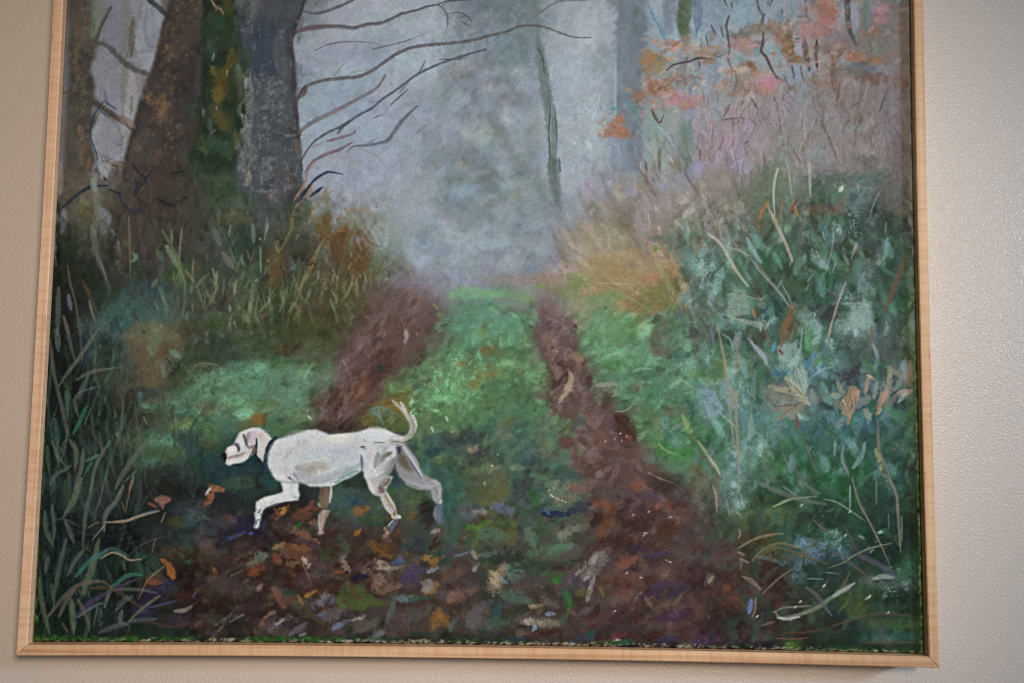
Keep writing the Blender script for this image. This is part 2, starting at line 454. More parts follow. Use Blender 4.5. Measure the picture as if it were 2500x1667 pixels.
rebrush(500, (1450, 0, 2220, 420), 28, 14, (40, 140), a=.55, dry=.2, vj=.025, cj=.008, pj=16)
for r in """800 120 70 60 a2b3c0 .1
900 60 90 40 adb9c4 .1
960 170 80 40 a6b6c2 .12
1010 60 70 50 a9b7c1 .1
860 230 90 60 9fb0bf .15
790 300 60 80 9daebd .15
900 330 90 60 a0adc0 .15
960 260 60 60 a3b1bf .15
820 420 90 50 a1abbd .15
930 430 80 60 a2adbb .15
1040 130 60 40 a9b7bf .12
1010 500 50 60 a4b0ba .15
1390 120 50 90 adbcc3 .1
1430 250 40 120 a5b6be .12
1380 330 50 60 9fb0b8 .15
1440 60 50 60 b4bfc4 .1
1350 200 40 80 a0b2bb .15
1400 420 60 50 a3b0b8 .15
1010 620 60 40 97a7b2 .2
1120 640 110 36 97a5b4 .15
1040 690 90 26 989fb0 .2
1640 80 40 60 a3b4bd .1
1760 60 60 60 96abb7 .12
1830 140 40 60 98aeb7 .15
1000 380 40 60 98a6b3 .2""".split('\n'):
    v = r.split(); blob(*[float(q) for q in v[:4]], v[4], a=.72, dry=float(v[5]), soft=.6)
for r in """1165 160 46 60 6d7d86
1225 215 60 60 6f7e85
1140 260 60 50 74848d
1270 130 60 70 6d7c84
1215 330 60 50 6e7b7c
1110 350 60 60 748289
1185 400 80 46 6c7a7f
1120 450 60 50 727f85
1240 455 60 60 6d7b80
1180 520 90 46 73828a
1070 400 40 50 7d8b95
1250 560 60 50 74818a
1090 540 60 40 7e8c96
1225 60 60 50 717f84
1160 90 60 40 7e8d97""".split('\n'):
    v = r.split(); blob(*[float(q) for q in v[:4]], hx(v[4]) * 1.05, a=.5, dry=.26, soft=.6)
for r in """1242 288 24 30 b9bec2
1160 325 34 22 a7afac
1150 300 24 18 9aa6ac
1130 590 60 20 a2b0bb
1190 240 20 30 97a5ac
1100 300 22 24 93a2ac""".split('\n'):
    v = r.split(); blob(*[float(q) for q in v[:4]], v[4], a=.75, dry=.12)
rebrush(200, (1040, 60, 1320, 640), 26, 14, (25, 155), a=.6, dry=.2, vj=.02, cj=.005, pj=8)
for _ in range(150):
    y = rng.uniform(40, 660); hw = np.interp(y, [40, 200, 400, 660], [70, 90, 130, 150]); x = 1190 + rng.uniform(-1, 1) * hw - (y > 450) * 20
    blob(x, y, rng.uniform(12, 34), rng.uniform(9, 22), ['8b9ba5', '9babb6', '76868f', 'a6b3bb', '6c7d86', '87928f', '93a4b2', '7d8c96', '848a78'][rng.integers(9)], a=.42, dry=.22, soft=.55, ang=rng.uniform(-50, 50))
for _ in range(110):
    x, y = rng.uniform(720, 1480), rng.uniform(0, 640)
    blob(x, y, rng.uniform(16, 44), rng.uniform(10, 26), ['a3b3be', '93a5b3', 'aab8c0', '8b9fb0', 'a0aebb', '98a9b0'][rng.integers(6)], a=.4, dry=.2, soft=.5, ang=rng.uniform(-60, 60))
rebrush(420, (720, 0, 1480, 660), 36, 16, (20, 80), a=.55, dry=.16, vj=.018, cj=.005, pj=8)
for r in """1150 45 46 50 76868f
1225 25 56 44 70808a
1280 65 46 50 74848c
1115 95 40 36 82919b
1180 110 44 36 7c8b95
1245 130 40 40 76858d
1200 -40 90 50 77868f""".split('\n'):
    v = r.split(); blob(*[float(q) for q in v[:4]], v[4], a=.62, dry=.2, soft=.5)
for x, w, c, y1 in ((1752, 34, '8293a0', 320), (1905, 26, '8795a0', 170), (1668, 26, '8090a0', 360), (2085, 30, '8a949c', 120)):
    stroke([(x + 4, -700), (x, 0), (x - 3, y1)], w, c, a=.6, dry=.2, soft=.4)
# far trunks in the mist
S(tC, "450,-900 455,0 490,300 530,600 590,900 640,1200", (120, 100), '79888b', a=.72, dry=.2, soft=.5, idn=FAR)
S(tC, "500,380 540,620 570,850 610,1050 630,1300 640,1568", (90, 110), '647674', a=.85, dry=.12, soft=.35, idn=FAR)
S(tC, "470,-1400 465,-300 478,120 505,420", (64, 80), '72827f', a=.55, dry=.2, soft=.5, idn=FAR)
S(tG, "640,0 645,130 670,300 702,430", (110, 70), '5b6f69', a=.95, soft=.3, tp=(1, .5), idn=FAR)
many(tC, 11, '3f5450', """590,900 612,1000 598,1200 606,1330 600,1568
650,980 664,1100 672,1290
690,1440 704,1568
505,440 540,540 560,680""", a=.9, imp=.7, tp=(.6, .5))
many(tC, 9, '8fa5a0', """600,910 622,1010 610,1200 616,1400
580,480 600,700""", a=.7, imp=.6)
fill("1225,-2600 1500,-2600 1510,0 1485,400 1440,700 1452,1150 1430,1568 1185,1568 1200,1250 1215,600 1222,0", '7a8894', t=tC, soft=2, warp=5, a=.92, col2='717e89', idn=FAR2)
S(tC, "1330,0 1350,500 1330,1000 1340,1500", 110, '7a868f', a=.5, dry=.3, soft=.6, idn=FAR2)
S(tC, "1400,100 1420,250 1380,430", 150, '4f6858', a=.9, dry=.62, soft=.5, idn=FAR2)
S(tC, "1205,560 1200,1000 1195,1300", 30, 'a9b5b6', a=.7, dry=.2)
fill("1185,1240 1290,1250 1280,1568 1185,1568", '8b99a8', t=tC, soft=4, a=.7, idn=FAR2)
fill("1640,-2600 1760,-2600 1750,0 1740,330 1650,330", '76848f', t=tC, soft=3, a=.8)
fill("1745,-1800 1920,-1800 1912,0 1892,250 1880,330 1858,465 1808,330 1770,150", '5b6e54', t=tC, soft=1, warp=10, col2='66795f')
S(tC, "1555,-300 1540,100 1590,240", 130, 'a2b2ba', a=.6, dry=.15, soft=.6)
S(tC, "1510,60 1560,170 1630,290 1672,420", (30, 46), '6e88a5', a=.85, dry=.15)
many(tC, 22, '59748f', """1945,-60 1925,130 1940,280
1945,-40 1985,80 1985,200 1945,300 1940,370""", a=.85, dry=.1)
S(tC, "1905,680 1890,840 1910,1000 1885,1150 1905,1350 1900,1500", 46, '6f87a0', a=.7, dry=.2)
fill("1460,1040 1660,1060 1690,1300 1680,1450 1450,1450", '86a094', t=tC, soft=8, a=.7, warp=14)
fill("1800,1130 1890,1100 1912,1568 1790,1568 1780,1350", '6d8676', t=tC, soft=4, a=.85)
S(tG, "1870,-40 1880,70 1890,150", 84, '67796a', a=.95, imp=.7, tp=(1, .6))
many(tG, 10, '3d4c44', "1835,20 1850,110 1880,162 1910,150 1916,20\n1845,60 1870,0", a=.8, imp=.6)
S(tG, "1875,90 1890,140", 22, '93a08f', imp=.7)
for p, w, c in (("1605,1360 1606,1568", 28, '6a6258'), ("1480,1480 1490,1568", 26, '75695c')):
    S(tC, p, w, c, dry=.1)
many(tG, 24, '6f6152', "1605,-10 1605,140\n1480,0 1495,200", dry=.2)
# right-hand pale sky between trees
blobs(tD, """
150 150 200 200 8ea1ab .2
450 130 170 150 93a6b0 .15
760 80 120 140 9aabb3 .15
700 480 130 140 8fa5aa .15
800 680 130 110 92a5ac .2
930 380 80 140 a3b1b8 .15
1290 120 70 160 a6adb4 .1
1440 150 60 170 b0b4b9 .1
1640 120 60 120 a4a9b0 .2
1000 640 130 90 96a9ae .2
1330 560 120 80 96a5ab .2
100 700 120 240 8c9aa8 .3
60 1000 130 160 97a5ac .2
""", a=.65)
S(tD, "1380,-1500 1378,0 1385,200 1400,290 1460,420", (62, 76), '4d5153', a=.9, dry=.1)
S(tD, "1545,-1500 1545,0 1540,260", 95, '6c8775', a=.85, dry=.1)
S(tD, "-10,0 20,150 0,300", 40, '667d9c', a=.6, dry=.3)

# ---- the big tree on the left and its neighbours -------------------------
fill("205,-2600 290,-2600 260,250 250,850 220,1568 140,1568 180,700", '76747d', t=tA, soft=3, a=.75, warp=5)
fill("290,-2600 470,-2600 480,0 500,380 488,700 470,900 455,1200 520,1568 220,1568 250,850 270,300", '4d4d46', t=tA, soft=3, a=.9, col2='5c574b')
S(tA, "420,-100 440,300 430,800 330,1100 340,1568", 150, '7a7260', a=.8, dry=.66, soft=.5)
S(tA, "500,-200 520,150 470,330", 130, '7b8b7f', a=.7, dry=.25, soft=.6)
fill("640,-900 780,-900 790,0 800,200 770,500 700,480 600,400 512,390 530,320 600,130 645,10", '8b8b97', t=tA, soft=2, warp=5, a=.95)
fill("920,-900 1090,-900 1090,0 1140,160 1100,300 1050,460 1000,650 970,700 870,560 862,300 930,120", '9aa2ab', t=tA, soft=2, warp=6, a=.92, col2='8c929d')
fill("495,430 600,420 700,560 760,640 742,1050 600,1000 480,860 468,700", '91929d', t=tA, soft=3, warp=8, a=.95)
fill("540,1010 620,1080 720,1200 752,1300 715,1568 520,1568 484,1330 460,1200", '979aa2', t=tA, soft=2, warp=5, a=.95, col2='a6aea8')
fill("530,395 720,395 715,440 640,545 600,555 520,450", 'a0a2aa', t=Tile(100, 0, K5), soft=2, a=.9) if False else None
fill("520,0 715,0 690,80 600,160 540,100", 'a3a5ac', t=tE, soft=2, a=.95)
S(tA, "830,-500 800,150 770,620 745,1080", 95, '84887f', a=.8, dry=.15, soft=.4)
S(tA, "870,-400 850,100 880,250", 90, '9a9faa', a=.6, dry=.2)
S(tA, "842,170 830,330 822,520", 56, '5f5f56', a=.85, soft=.4)
S(tA, "832,880 822,1060", 30, '66665c', a=.8)
S(tA, "960,80 955,300 985,430", 40, '8590a0', a=.6)
S(tA, "830,690 800,1000 760,1280", 100, 'a2aaa2', a=.5, dry=.35)
many(tA, 50, '58585a', "505,400 570,402 640,450 740,560 860,640 965,675", tp=(.35, .9), dry=.1)
S(tA, "640,70 590,160 540,260 505,385", 30, '55514b', tp=(.8, .8))
S(tA, "880,480 1000,470 1050,480", 40, '87898a', a=.6)
S(tA, "940,350 1000,420 1060,430", 30, '84808e', a=.6)
S(tA, "960,-20 1080,80 1160,165", 48, '3e4247', dry=.05)
S(tA, "210,850 290,840 420,890 560,980 700,1080 830,1190", (28, 62), '4d4741', a=.95)
S(tA, "720,1070 800,1120 850,1180", 60, '8a6a5c', a=.7, dry=.3)
S(tA, "700,1170 760,1280", 26, '7d7a60', a=.7)
S(tA, "600,1470 650,1500 710,1540", 36, '6f6c3c')
many(tA, 16, '34465c', """585,915 545,965 495,1040 462,1140 452,1240 480,1330 512,1430 516,1568
540,1010 600,1060 630,1075
580,930 690,1000""", dry=.05)
S(tA, "470,770 560,670 680,590", 13, '85857a')
S(tA, "350,1150 372,1270", (60, 36), '8b6c4c', imp=.5, tp=(.4, .8))
for x, y, l, w in ((410,160,40,46),(330,290,70,34),(345,360,30,24),(350,430,34,26),(330,470,30,40),(310,560,40,46),(330,630,50,60),(340,712,50,40),(308,800,46,44),(330,990,30,26),(405,1345,80,70),(430,1500,120,40),(370,1420,90,36)):
    dab(x, y, l, w, 80, '7c644a', t=tA, a=.8, dry=.3, edge=.9)
# left limb of the big tree
fill("1200,-2600 1520,-2600 1430,0 1460,300 1510,350 1490,700 1470,900 1400,1200 1340,1568 740,1568 780,1340 830,1180 880,960 940,800 1020,620 1070,420 1140,170 1180,0", '46413d', t=tA, soft=2, warp=6, col2='4e4843', idn=TREE)
S(tA, "1300,-400 1310,150 1230,450 1150,800 1050,1100", 260, '6c5844', a=.8, dry=.6, soft=.5, idn=TREE)
S(tA, "1390,300 1340,700 1280,1000 1230,1250", 130, '3c3437', a=.7, dry=.15, soft=.6, idn=TREE)
S(tA, "1460,330 1450,700 1400,1050", 80, '4a4a50', a=.7, dry=.2, soft=.4, idn=TREE)
S(tA, "1110,900 1090,1040 1070,1170", 130, '8a6a48', a=.9, dry=.48, soft=.3, imp=.5, idn=TREE)
S(tA, "990,870 1010,960", 110, '8f6d4a', a=.9, dry=.52, idn=TREE)
S(tA, "1140,430 1190,560", 90, '7e6242', a=.8, dry=.55, idn=TREE)
S(tA, "1240,1160 1330,1170", 70, '78716b', a=.8, dry=.6, idn=TREE)
S(tA, "1060,1380 1080,1500", 90, '7e6446', a=.8, dry=.58, idn=TREE)
S(tA, "960,1200 860,1400 830,1568", 110, '60564c', a=.6, dry=.3, idn=TREE)
S(tA, "1440,940 1370,1080", 140, '2f4a38', a=.75, dry=.2, idn=TREE)
# ivy and moss down the middle
fill("1440,-2600 1760,-2600 1800,0 1830,250 1880,680 1902,830 1862,1000 1830,1250 1765,1450 1750,1568 1340,1568 1400,1200 1470,900 1510,350 1440,0", '29392a', t=tA, soft=2, warp=12, col2='334430', idn=TREE)
S(tA, "1500,360 1490,650 1480,900", 60, '1f3a2e', a=.85, idn=TREE)
S(tA, "1530,420 1570,540", 110, '3c5d55', a=.6, dry=.3, idn=TREE)
for p, w, c, d in (("1700,620 1640,760 1620,950", 150, '63562c', .2), ("1740,470 1760,640", 100, '5f5a2a', .25), ("1560,990 1630,1080 1670,1180", 120, '665228', .15), ("1620,820 1600,930", 110, '6c5c2c', .2),
                   ("1790,560 1830,760 1840,920", 80, '4f6236', .3), ("1560,620 1600,700", 70, '6d6a34', .3), ("1660,1120 1720,1200", 90, '58582f', .3), ("1690,20 1740,130", 120, '4f502c', .2),
                   ("1470,1260 1500,1400", 120, '4a5e36', .3), ("1620,1300 1700,1420", 130, '35553a', .2), ("1560,160 1660,260", 140, '2c4c33', .2), ("1770,1200 1790,1330", 60, '5d6444', .3)):
    S(tA, p, w, c, a=.85, dry=d, soft=.5, edge=.8, imp=.4, idn=TREE)
many(tA, 22, '9d8763', "1555,5 1590,60 1640,90 1662,135\n1590,100 1620,60", a=.9, dry=.1, imp=.6, idn=TREE)
many(tA, 9, 'aeb9b0', "1545,960 1535,1000\n1600,970 1605,1010\n1580,490 1560,560\n1540,1230 1600,1180\n1700,640 1690,700", a=.8, idn=TREE)
S(tA, "1480,1000 1490,1100", 30, '7a8c88', a=.7, dry=.3, idn=TREE)
S(tA, "1690,1300 1700,1400", 46, '3f6068', a=.8, dry=.1, idn=TREE)
S(tA, "1520,440 1640,330", 12, '55706a', a=.7, idn=TREE)
many(tA, 8, '151c14', "1750,0 1760,60 1820,90\n1680,180 1750,160 1830,150", a=.7, idn=TREE)
# right limb
fill("560,-700 800,-700 747,0 739,27 720,67 710,102 714,160 720,241 728,335 739,420 740,470 700,540 640,560 560,520 568,420 571,388 590,335 598,268 609,222 604,182 590,67 582,0", '464f56', soft=2, warp=5, col2='50575c', idn=TREE)
S(tA, "1880,-300 1900,60 1920,220", 190, '79797b', a=.8, dry=.3, soft=.5, idn=TREE)
S(tA, "2060,20 1960,170 1850,330", 50, '555058', a=.75, dry=.15, idn=TREE)
S(tA, "1960,260 2000,480 1960,700", 260, '3f4c5a', a=.8, dry=.2, soft=.7, edge=1., idn=TREE)
S(tA, "1885,690 1900,860 1890,1050 1870,1260", 70, '8f9090', a=.85, dry=.5, soft=.3, idn=TREE)
S(tA, "1960,740 2091,760", 70, '858888', a=.8, dry=.62, idn=TREE)
S(tA, "2020,620 2000,820 1990,1050", 60, '7c8083', a=.7, dry=.62, idn=TREE)
S(tA, "1930,1340 1930,1568", 100, '85887f', a=.85, dry=.45, idn=TREE)
S(tA, "2050,1150 2060,1400", 110, '6e7272', a=.8, dry=.58, idn=TREE)
S(tB, "40,720 120,850 80,1100 60,1300 90,1500", 200, '767a7a', a=.85, dry=.62, soft=.5, idn=TREE)
S(tB, "190,980 180,1200 220,1420", 120, '7a7c7b', a=.75, dry=.66, idn=TREE)
S(tB, "60,260 40,480 90,680", 210, '3f4c5b', a=.7, dry=.25, soft=.7, edge=1., idn=TREE)
S(tB, "170,300 150,500 200,700", 110, '5c6265', a=.7, dry=.35, idn=TREE)
S(tB, "395,-20 330,180 285,300 262,400 285,600 302,900 330,1250 365,1560", 44, '474341', a=.85, dry=.1, idn=TREE)
S(tB, "250,1180 330,1210 300,1270", 60, '453a34', a=.8, idn=TREE)
S(tB, "320,1290 345,1450", 70, '6f6a60', a=.7, dry=.3, idn=TREE)
S(tF, "60,0 80,150 100,290", 190, '7c7d7d', a=.85, dry=.58, soft=.5, idn=TREE)
S(tF, "180,20 200,200 160,330", 170, '5a5c5c', a=.8, dry=.25, soft=.5, idn=TREE)
S(tF, "60,300 130,330", 90, '8a6f68', a=.7, dry=.45, idn=TREE)
S(tF, "270,60 300,260 240,400", 90, '4a4743', a=.7, dry=.2, idn=TREE)
S(tE, "1900,80 1880,200", 60, '8d8c70', a=.8, dry=.3, idn=TREE)
rebrush(260, (160, -60, 560, 420), 22, 7, (65, 105), a=.6, dry=.35, vj=.035, pj=7)
rebrush(220, (560, -60, 740, 480), 24, 8, (60, 110), a=.6, dry=.35, vj=.03, pj=7)
for _ in range(150):
    x, y = rng.uniform(598, 735), 470 - 420 * rng.random() ** 1.4
    dab(x, y, rng.uniform(10, 34), rng.uniform(4, 11), 90 if rng.random() < .6 else 0, ['7a7d7e', '6c7175', '818280', '5f666b'][rng.integers(4)], a=.75, dry=.56 + rng.normal(0, .04), edge=.7, idn=TREE)
for _ in range(120):
    y = rng.uniform(170, 420); dab(rng.uniform(596, 622) - (y - 170) * .06, y, rng.uniform(8, 24), rng.uniform(4, 9), 90, ['949590', '888a84', '7c7f7c'][rng.integers(3)], a=.85, dry=.52, edge=.8, idn=TREE)
for _ in range(170):
    y = rng.uniform(-40, 420); x = rng.uniform(0, 1); xl = 415 - y * .26; dab(xl + x * (75 + y * .1), y, rng.uniform(8, 22), rng.uniform(4, 10), 90 + rng.normal(-15, 12), ['7c6248', '6c5a46', '5f5346', '84694c', '544c44'][rng.integers(5)], a=.75, dry=.56, edge=.7, idn=TREE)
for _ in range(130):
    y = rng.uniform(-40, 430); dab(rng.uniform(170, 232) - y * .04, y, rng.uniform(8, 22), rng.uniform(4, 10), 90, ['6c6452', '605b4d', '75634c', '3e4040'][rng.integers(4)], a=.7, dry=.56, edge=.7)
rebrush(120, (430, -40, 520, 420), 26, 13, (70, 100), a=.75, dry=.15, vj=.03, pj=16)
rebrush(120, (560, -40, 620, 420), 26, 13, (75, 105), a=.7, dry=.2, vj=.03, pj=16)
# roots and base of the left limb
blobs(tE, """
1000 150 320 220 534a40 .1
1250 180 160 140 4a4238 .2
1100 330 160 110 262c2c .2
930 340 100 70 715a45 .3
1220 470 260 90 5a4c36 .2
1080 210 90 60 544634 .2
760 420 200 160 4a4238 .2
400 480 110 150 6d6748 .2
300 160 200 150 63594a .3
600 330 120 120 696552 .3
780 560 160 160 464139 .25
300 620 180 130 4a4f42 .25
900 640 200 120 434a40 .3
1150 580 180 120 3a3f38 .2
220 760 150 120 2c3428 .2
700 760 180 160 3e3a34 .25
1350 120 130 130 33463a .3
1460 300 200 160 3c503f .25
1500 520 260 160 43543f .3
1300 700 220 150 33443a .3
1700 330 180 140 44573c .25
1650 170 160 120 3a5238 .25
1850 420 160 140 4d5c45 .3
1760 500 160 60 6a6438 .3
1500 760 220 160 3a4a40 .25
1700 820 150 120 6d6f6c .4
1600 650 100 110 7a7f78 .5
1900 720 150 160 2f4036 .25
""", a=.75)
fill("300,405 465,405 500,500 530,590 470,640 390,655 320,630 262,570 268,480", '453e38', soft=12, warp=26, a=.72, dry=.12, idn=TREE, col2='4e463c')
rebrush(150, (230, 400, 560, 640), 34, 10, (60, 120), a=.65, dry=.3, vj=.04, pj=10)
many(tE, 30, '2e3846', """190,412 300,312 430,222 520,205 610,200
620,238 715,280 750,360 800,420 940,452 1000,530 1055,625
860,150 880,210 850,300""", dry=.1)
many(tE, 20, '2b3242', """830,0 890,80 945,135 975,230
1040,20 960,140 890,240 840,320
720,470 705,560 665,720 595,870
570,120 600,160""", dry=.12)
S(tE, "1240,352 1340,305", (46, 30), '253443')
S(tE, "1190,90 1320,70", 22, '262c36', dry=.2)
S(tE, "1060,320 1150,370 1250,385", 40, '23251f', a=.7)
S(tE, "470,150 500,250 520,400 490,560 480,680 510,830 560,960 600,1070 632,1150", (80, 30), '7c837a', a=.9, dry=.12, tp=(.6, .4))
S(tE, "560,430 600,520 560,640", 90, '8a8d97', a=.8, dry=.3)
S(tE, "500,100 480,200 500,260", 50, '8b9790', a=.7, dry=.2)
S(tE, "210,440 200,540 180,640", 70, '84838c', a=.7, dry=.3)
S(tE, "640,600 690,700 710,820 690,930", 40, '8a8f92', a=.7, dry=.45)
S(tE, "170,0 170,220 160,330", 70, '8a8d8c', a=.7, dry=.3)
fill("140,300 165,420 165,640 150,900 95,900 110,500", '10251d', t=tE, soft=3, a=.9)
S(tE, "500,820 560,980 600,1100 625,1170", 44, '68667a', a=.7, dry=.3)
# branches reaching right from the tree
BR = dict(idn=TREE, edge=.35, br=.35, soft=.3, imp=.45, dry=.12, a=.82)
S(tB, "385,108 480,126 600,100 740,45 850,-10 960,-80", 27, '5d5d61', **BR)
S(tB, "300,300 420,262 600,245 720,247 840,258 960,225 1080,215 1180,175 1270,130 1400,100 1500,65 1600,45 1690,15 1900,0 2040,-30", (42, 12), '5d5558', tp=(.9, .6), **BR)
S(tB, "330,280 470,255 640,240", 56, '6b5f60', a=.7, dry=.5, idn=TREE)
S(tB, "1600,50 1655,85 1690,150 1690,242", 25, '6c6767', **BR)
many(tB, 13, '595d62', """1690,130 1780,118 1850,135 1900,190 1918,225
1810,200 1905,246
1810,165 1860,150 1905,190
1640,60 1670,35""", **BR)
S(tB, "480,465 600,410 740,385 900,385 1000,395 1110,418", (17, 7), '6c7170', **BR)
S(tB, "1000,456 1120,426 1270,390 1400,345 1512,294", (17, 6), '686769', **BR)
S(tB, "310,945 340,870 400,795 520,745 680,720 860,705 980,660 1080,595 1200,510 1340,445 1500,415 1700,400 1900,375 2091,325 2240,290 2320,252 2450,235 2580,252 2720,305 2850,345 2995,345", (34, 24), '5c575a', tp=(.8, .4), **BR)
S(tB, "345,890 405,785", 58, '5d5152', **BR)
S(tB, "335,1212 450,1122 620,1040 800,945 960,860 1050,800 1092,740 1122,688", (46, 24), '70676b', tp=(.8, .9), **BR)
S(tB, "520,1090 720,1000 900,910", 30, '8d8288', a=.5, idn=TREE)
S(tB, "350,1490 400,1390 480,1290 620,1200 740,1150 860,1065 1000,990 1100,905 1240,810 1400,690 1560,610 1700,555 1840,510 2040,452", (26, 19), '4e5962', tp=(.6, .9), **BR)
for p, w, c in (("1420,690 1490,555", 18, '5a6d78'), ("1620,545 1760,545 1860,532", 14, '55616a'), ("690,1222 740,1150 815,1100", 30, '4f5a66'), ("1170,960 1260,880 1335,812", 17, '4e5964'),
                ("1250,850 1330,760", 10, '5a6670'), ("590,1290 700,1262 828,1222 845,1192", 27, '79696d'), ("395,1568 450,1490 560,1420 700,1370 825,1298", (22, 32), '6c5d61'), ("430,1360 560,1300", 16, '8a7c84'),
                ("770,1392 830,1340 950,1330 1060,1310 1150,1280 1222,1180 1310,1070 1415,970", (16, 52), '5c6772'), ("1010,1080 1110,1043", 13, '566069'), ("640,720 740,590", 15, '7f8d70'), ("580,788 640,720", 14, '84907c'),
                ("760,700 850,655 995,635", 13, '88987f'), ("750,922 900,858", 13, '8a987c'), ("780,1400 870,1360 980,1390 1070,1450 1140,1535", 15, '8f988f'), ("790,1568 810,1430", 13, '93988c'), ("1650,860 1840,700", 13, '72828c'),
                ("940,1330 1040,1265", 16, '6e7a86'), ("960,920 1040,940", 12, '7c8480'), ("1400,1230 1500,1140", 30, '808a96')):
    S(tB, p, w, c, **BR)
S(tC, "425,205 560,90 680,20 760,8 975,0 1100,-20", (22, 15), '75777c', **BR)
S(tC, "150,305 260,328 350,410 400,510 428,592", (26, 22), '6e787e', **BR)
S(tC, "270,182 320,90 440,15", 15, '7a858c', **BR)
S(tB, "400,30 420,-60 500,-200", 30, '5a5556', **BR)
for i in range(9):        # crown carried on above
    x0 = 735 + rng.uniform(0, 60); y0 = -50 - 62 * i + rng.normal(0, 16); L = rng.uniform(180, 520); up = rng.uniform(.15, .75)
    stroke([(x0 - 60, y0 + 30), (x0 + L * .3, y0 - L * up * .2 + rng.normal(0, 10)), (x0 + L * .65, y0 - L * up * .6 + rng.normal(0, 14)), (x0 + L, y0 - L * up)], (rng.uniform(6, 12), 3), '5e585b', **BR)
    stroke([(x0 + L * .45, y0 - L * up * .4), (x0 + L * .6, y0 - L * up * .4 - 50), (x0 + L * .7, y0 - L * up * .4 - 110)], (5, 2), '66606a', **BR)

# ---- russet foliage, upper right ------------------------------------------
many(tD, 24, '5e5350', """300,150 275,230 290,350 302,440 290,540 325,640 315,690
545,-40 570,80 602,140 610,190 580,265
612,300 605,400 590,470 640,530 680,620 740,718
1135,1100 1190,1220 1240,1350 1280,1452""", tp=(.5, .5), dry=.04, imp=.5)
many(tD, 15, '564a46', """250,-10 282,62
700,-10 665,62
625,130 590,200
130,230 185,328
225,250 247,352
118,500 190,522 275,490
-10,540 78,546
320,30 325,75
775,95 790,130
460,410 540,385
310,945 285,1010 248,1068
425,925 405,970
210,1100 330,1085 430,1085 415,1140
500,900 560,1000
710,885 720,930
830,850 790,880 800,930
800,960 860,1030
690,1060 720,1110 735,1160
750,1060 770,1160
1410,990 1475,935
1365,1140 1395,1095
440,1310 480,1288
310,1500 390,1440
30,1380 45,1460 100,1525
1500,890 1540,850
40,360 45,480
90,330 110,430""", dry=.06, imp=.5)
S(tD, "862,-30 880,120 910,210 890,272", 20, '76969a', a=.8)
blobs(tC, """
1560 560 95 75 b0805a .35
1600 600 60 60 b08a6a .35
1740 420 80 70 c0987c .3
1900 450 90 50 a98f76 .35
1530 770 90 60 9f7256 .3
1620 830 110 60 a3765c .35
1410 880 70 60 96705c .35
1770 900 130 60 c48f9c .35
1850 950 85 55 b5847a .25
1700 960 80 40 b98a96 .4
1235 1085 60 55 b5714a .3
1190 1195 95 65 b46f46 .25
1270 1200 50 50 a96f4c .4
1380 1050 75 60 6f8f8a .3
1190 1000 36 28 569a9a .2
1310 950 80 50 748c86 .3
1460 1035 30 30 c58aa8 .3
1590 640 90 60 7d8c7c .3
1490 690 50 30 8f7c68 .4
1880 520 90 50 8b938c .3
1800 720 90 120 8d7464 .35
1940 770 40 18 c0a07c .1
1700 560 90 60 7c938c .4
2010 1230 30 30 c08aa0 .3
2060 1280 50 20 c8829e .2
2060 1450 80 90 a08a7c .3
1320 830 40 24 a88a6c .4
1760 1500 60 70 8a776c .35
""", a=.85, imp=.3, soft=.4)
many(tC, 17, '54463e', """1665,650 1740,592 1880,565 1970,530 2095,546
1530,990 1565,1080 1612,1122 1642,1050
1990,380 1985,480
1970,560 1972,620
1975,1380 1980,1450 2040,1525""", dry=.05)
many(tC, 13, '6b615b', "1540,1000 1580,1080 1620,1110", dry=.2)
blobs(tC, "1435 955 16 16 e0cfc0\n1785 390 20 24 d8b89a\n1830 510 14 14 cdb08e", a=.8, imp=.6)
blobs(tD, """
1180 60 75 60 bb7f69 .25
1210 110 60 60 be7b60 .3
1060 100 120 24 b98a7c .45
960 235 55 45 c58a7c .2
870 245 50 40 b0836f .35
1060 290 110 60 b78c82 .25
1080 200 80 90 ab8b84 .35
710 250 90 46 94705a .25 -30
790 330 70 60 8f7150 .25
840 420 46 130 8d714f .2
930 550 66 34 99744c .25
450 290 85 55 6f7068 .3
380 395 75 50 b48a8c .3
480 430 90 60 b49080 .35
400 340 70 30 b0857c .4
540 480 42 40 6b9a94 .25
400 530 90 50 84a29c .3
290 510 60 40 b094a0 .35
60 480 70 36 b89a80 .4
120 560 60 30 96785a .35
400 640 90 60 bfa78c .35
480 590 60 40 87694a .3
530 660 46 90 8a6b45 .25 20
600 690 120 50 c09486 .3
650 765 125 55 c28c96 .25
630 820 100 36 c08a80 .3
400 800 110 60 907b64 .3
380 840 70 36 a97f64 .35
190 790 80 40 b89c80 .4
310 780 50 90 7c958b .35
240 880 90 90 8b9a94 .4
850 812 60 26 93765c .3
1090 740 70 60 93765e .35
1710 100 50 60 c68e98 .2
1660 160 50 60 bd8272 .3
1635 290 24 80 b77e60 .2
1450 518 105 28 ba7a64 .2 -18
1655 552 70 26 a4704e .2
1320 440 90 40 b58a74 .35
1300 350 120 60 93807a .3
1190 430 50 60 8b7466 .35
1250 360 60 50 7c8a86 .35
1530 300 60 40 a3786a .4
1780 90 90 90 97877a .35
1750 360 150 130 89827a .3
1840 300 30 30 a8734e .35
1640 440 110 60 87837c .3
1500 640 110 80 65666c .3
1580 620 50 90 6a727c .35
1690 640 80 90 8f929f .25
1640 730 120 50 7f6450 .25
1890 760 60 50 7c6450 .3
1820 700 90 60 937f70 .3
1420 690 60 50 8a6652 .45
1440 760 110 80 a09a94 .3
1200 760 140 90 8f7c6c .3
""", a=.85, imp=.3, soft=.4)
S(tD, "985,360 1000,500 1030,640", 52, '454a52', dry=.2, tp=(.4, .5))
S(tD, "1098,370 1092,500 1105,655", 34, '434750', dry=.1)
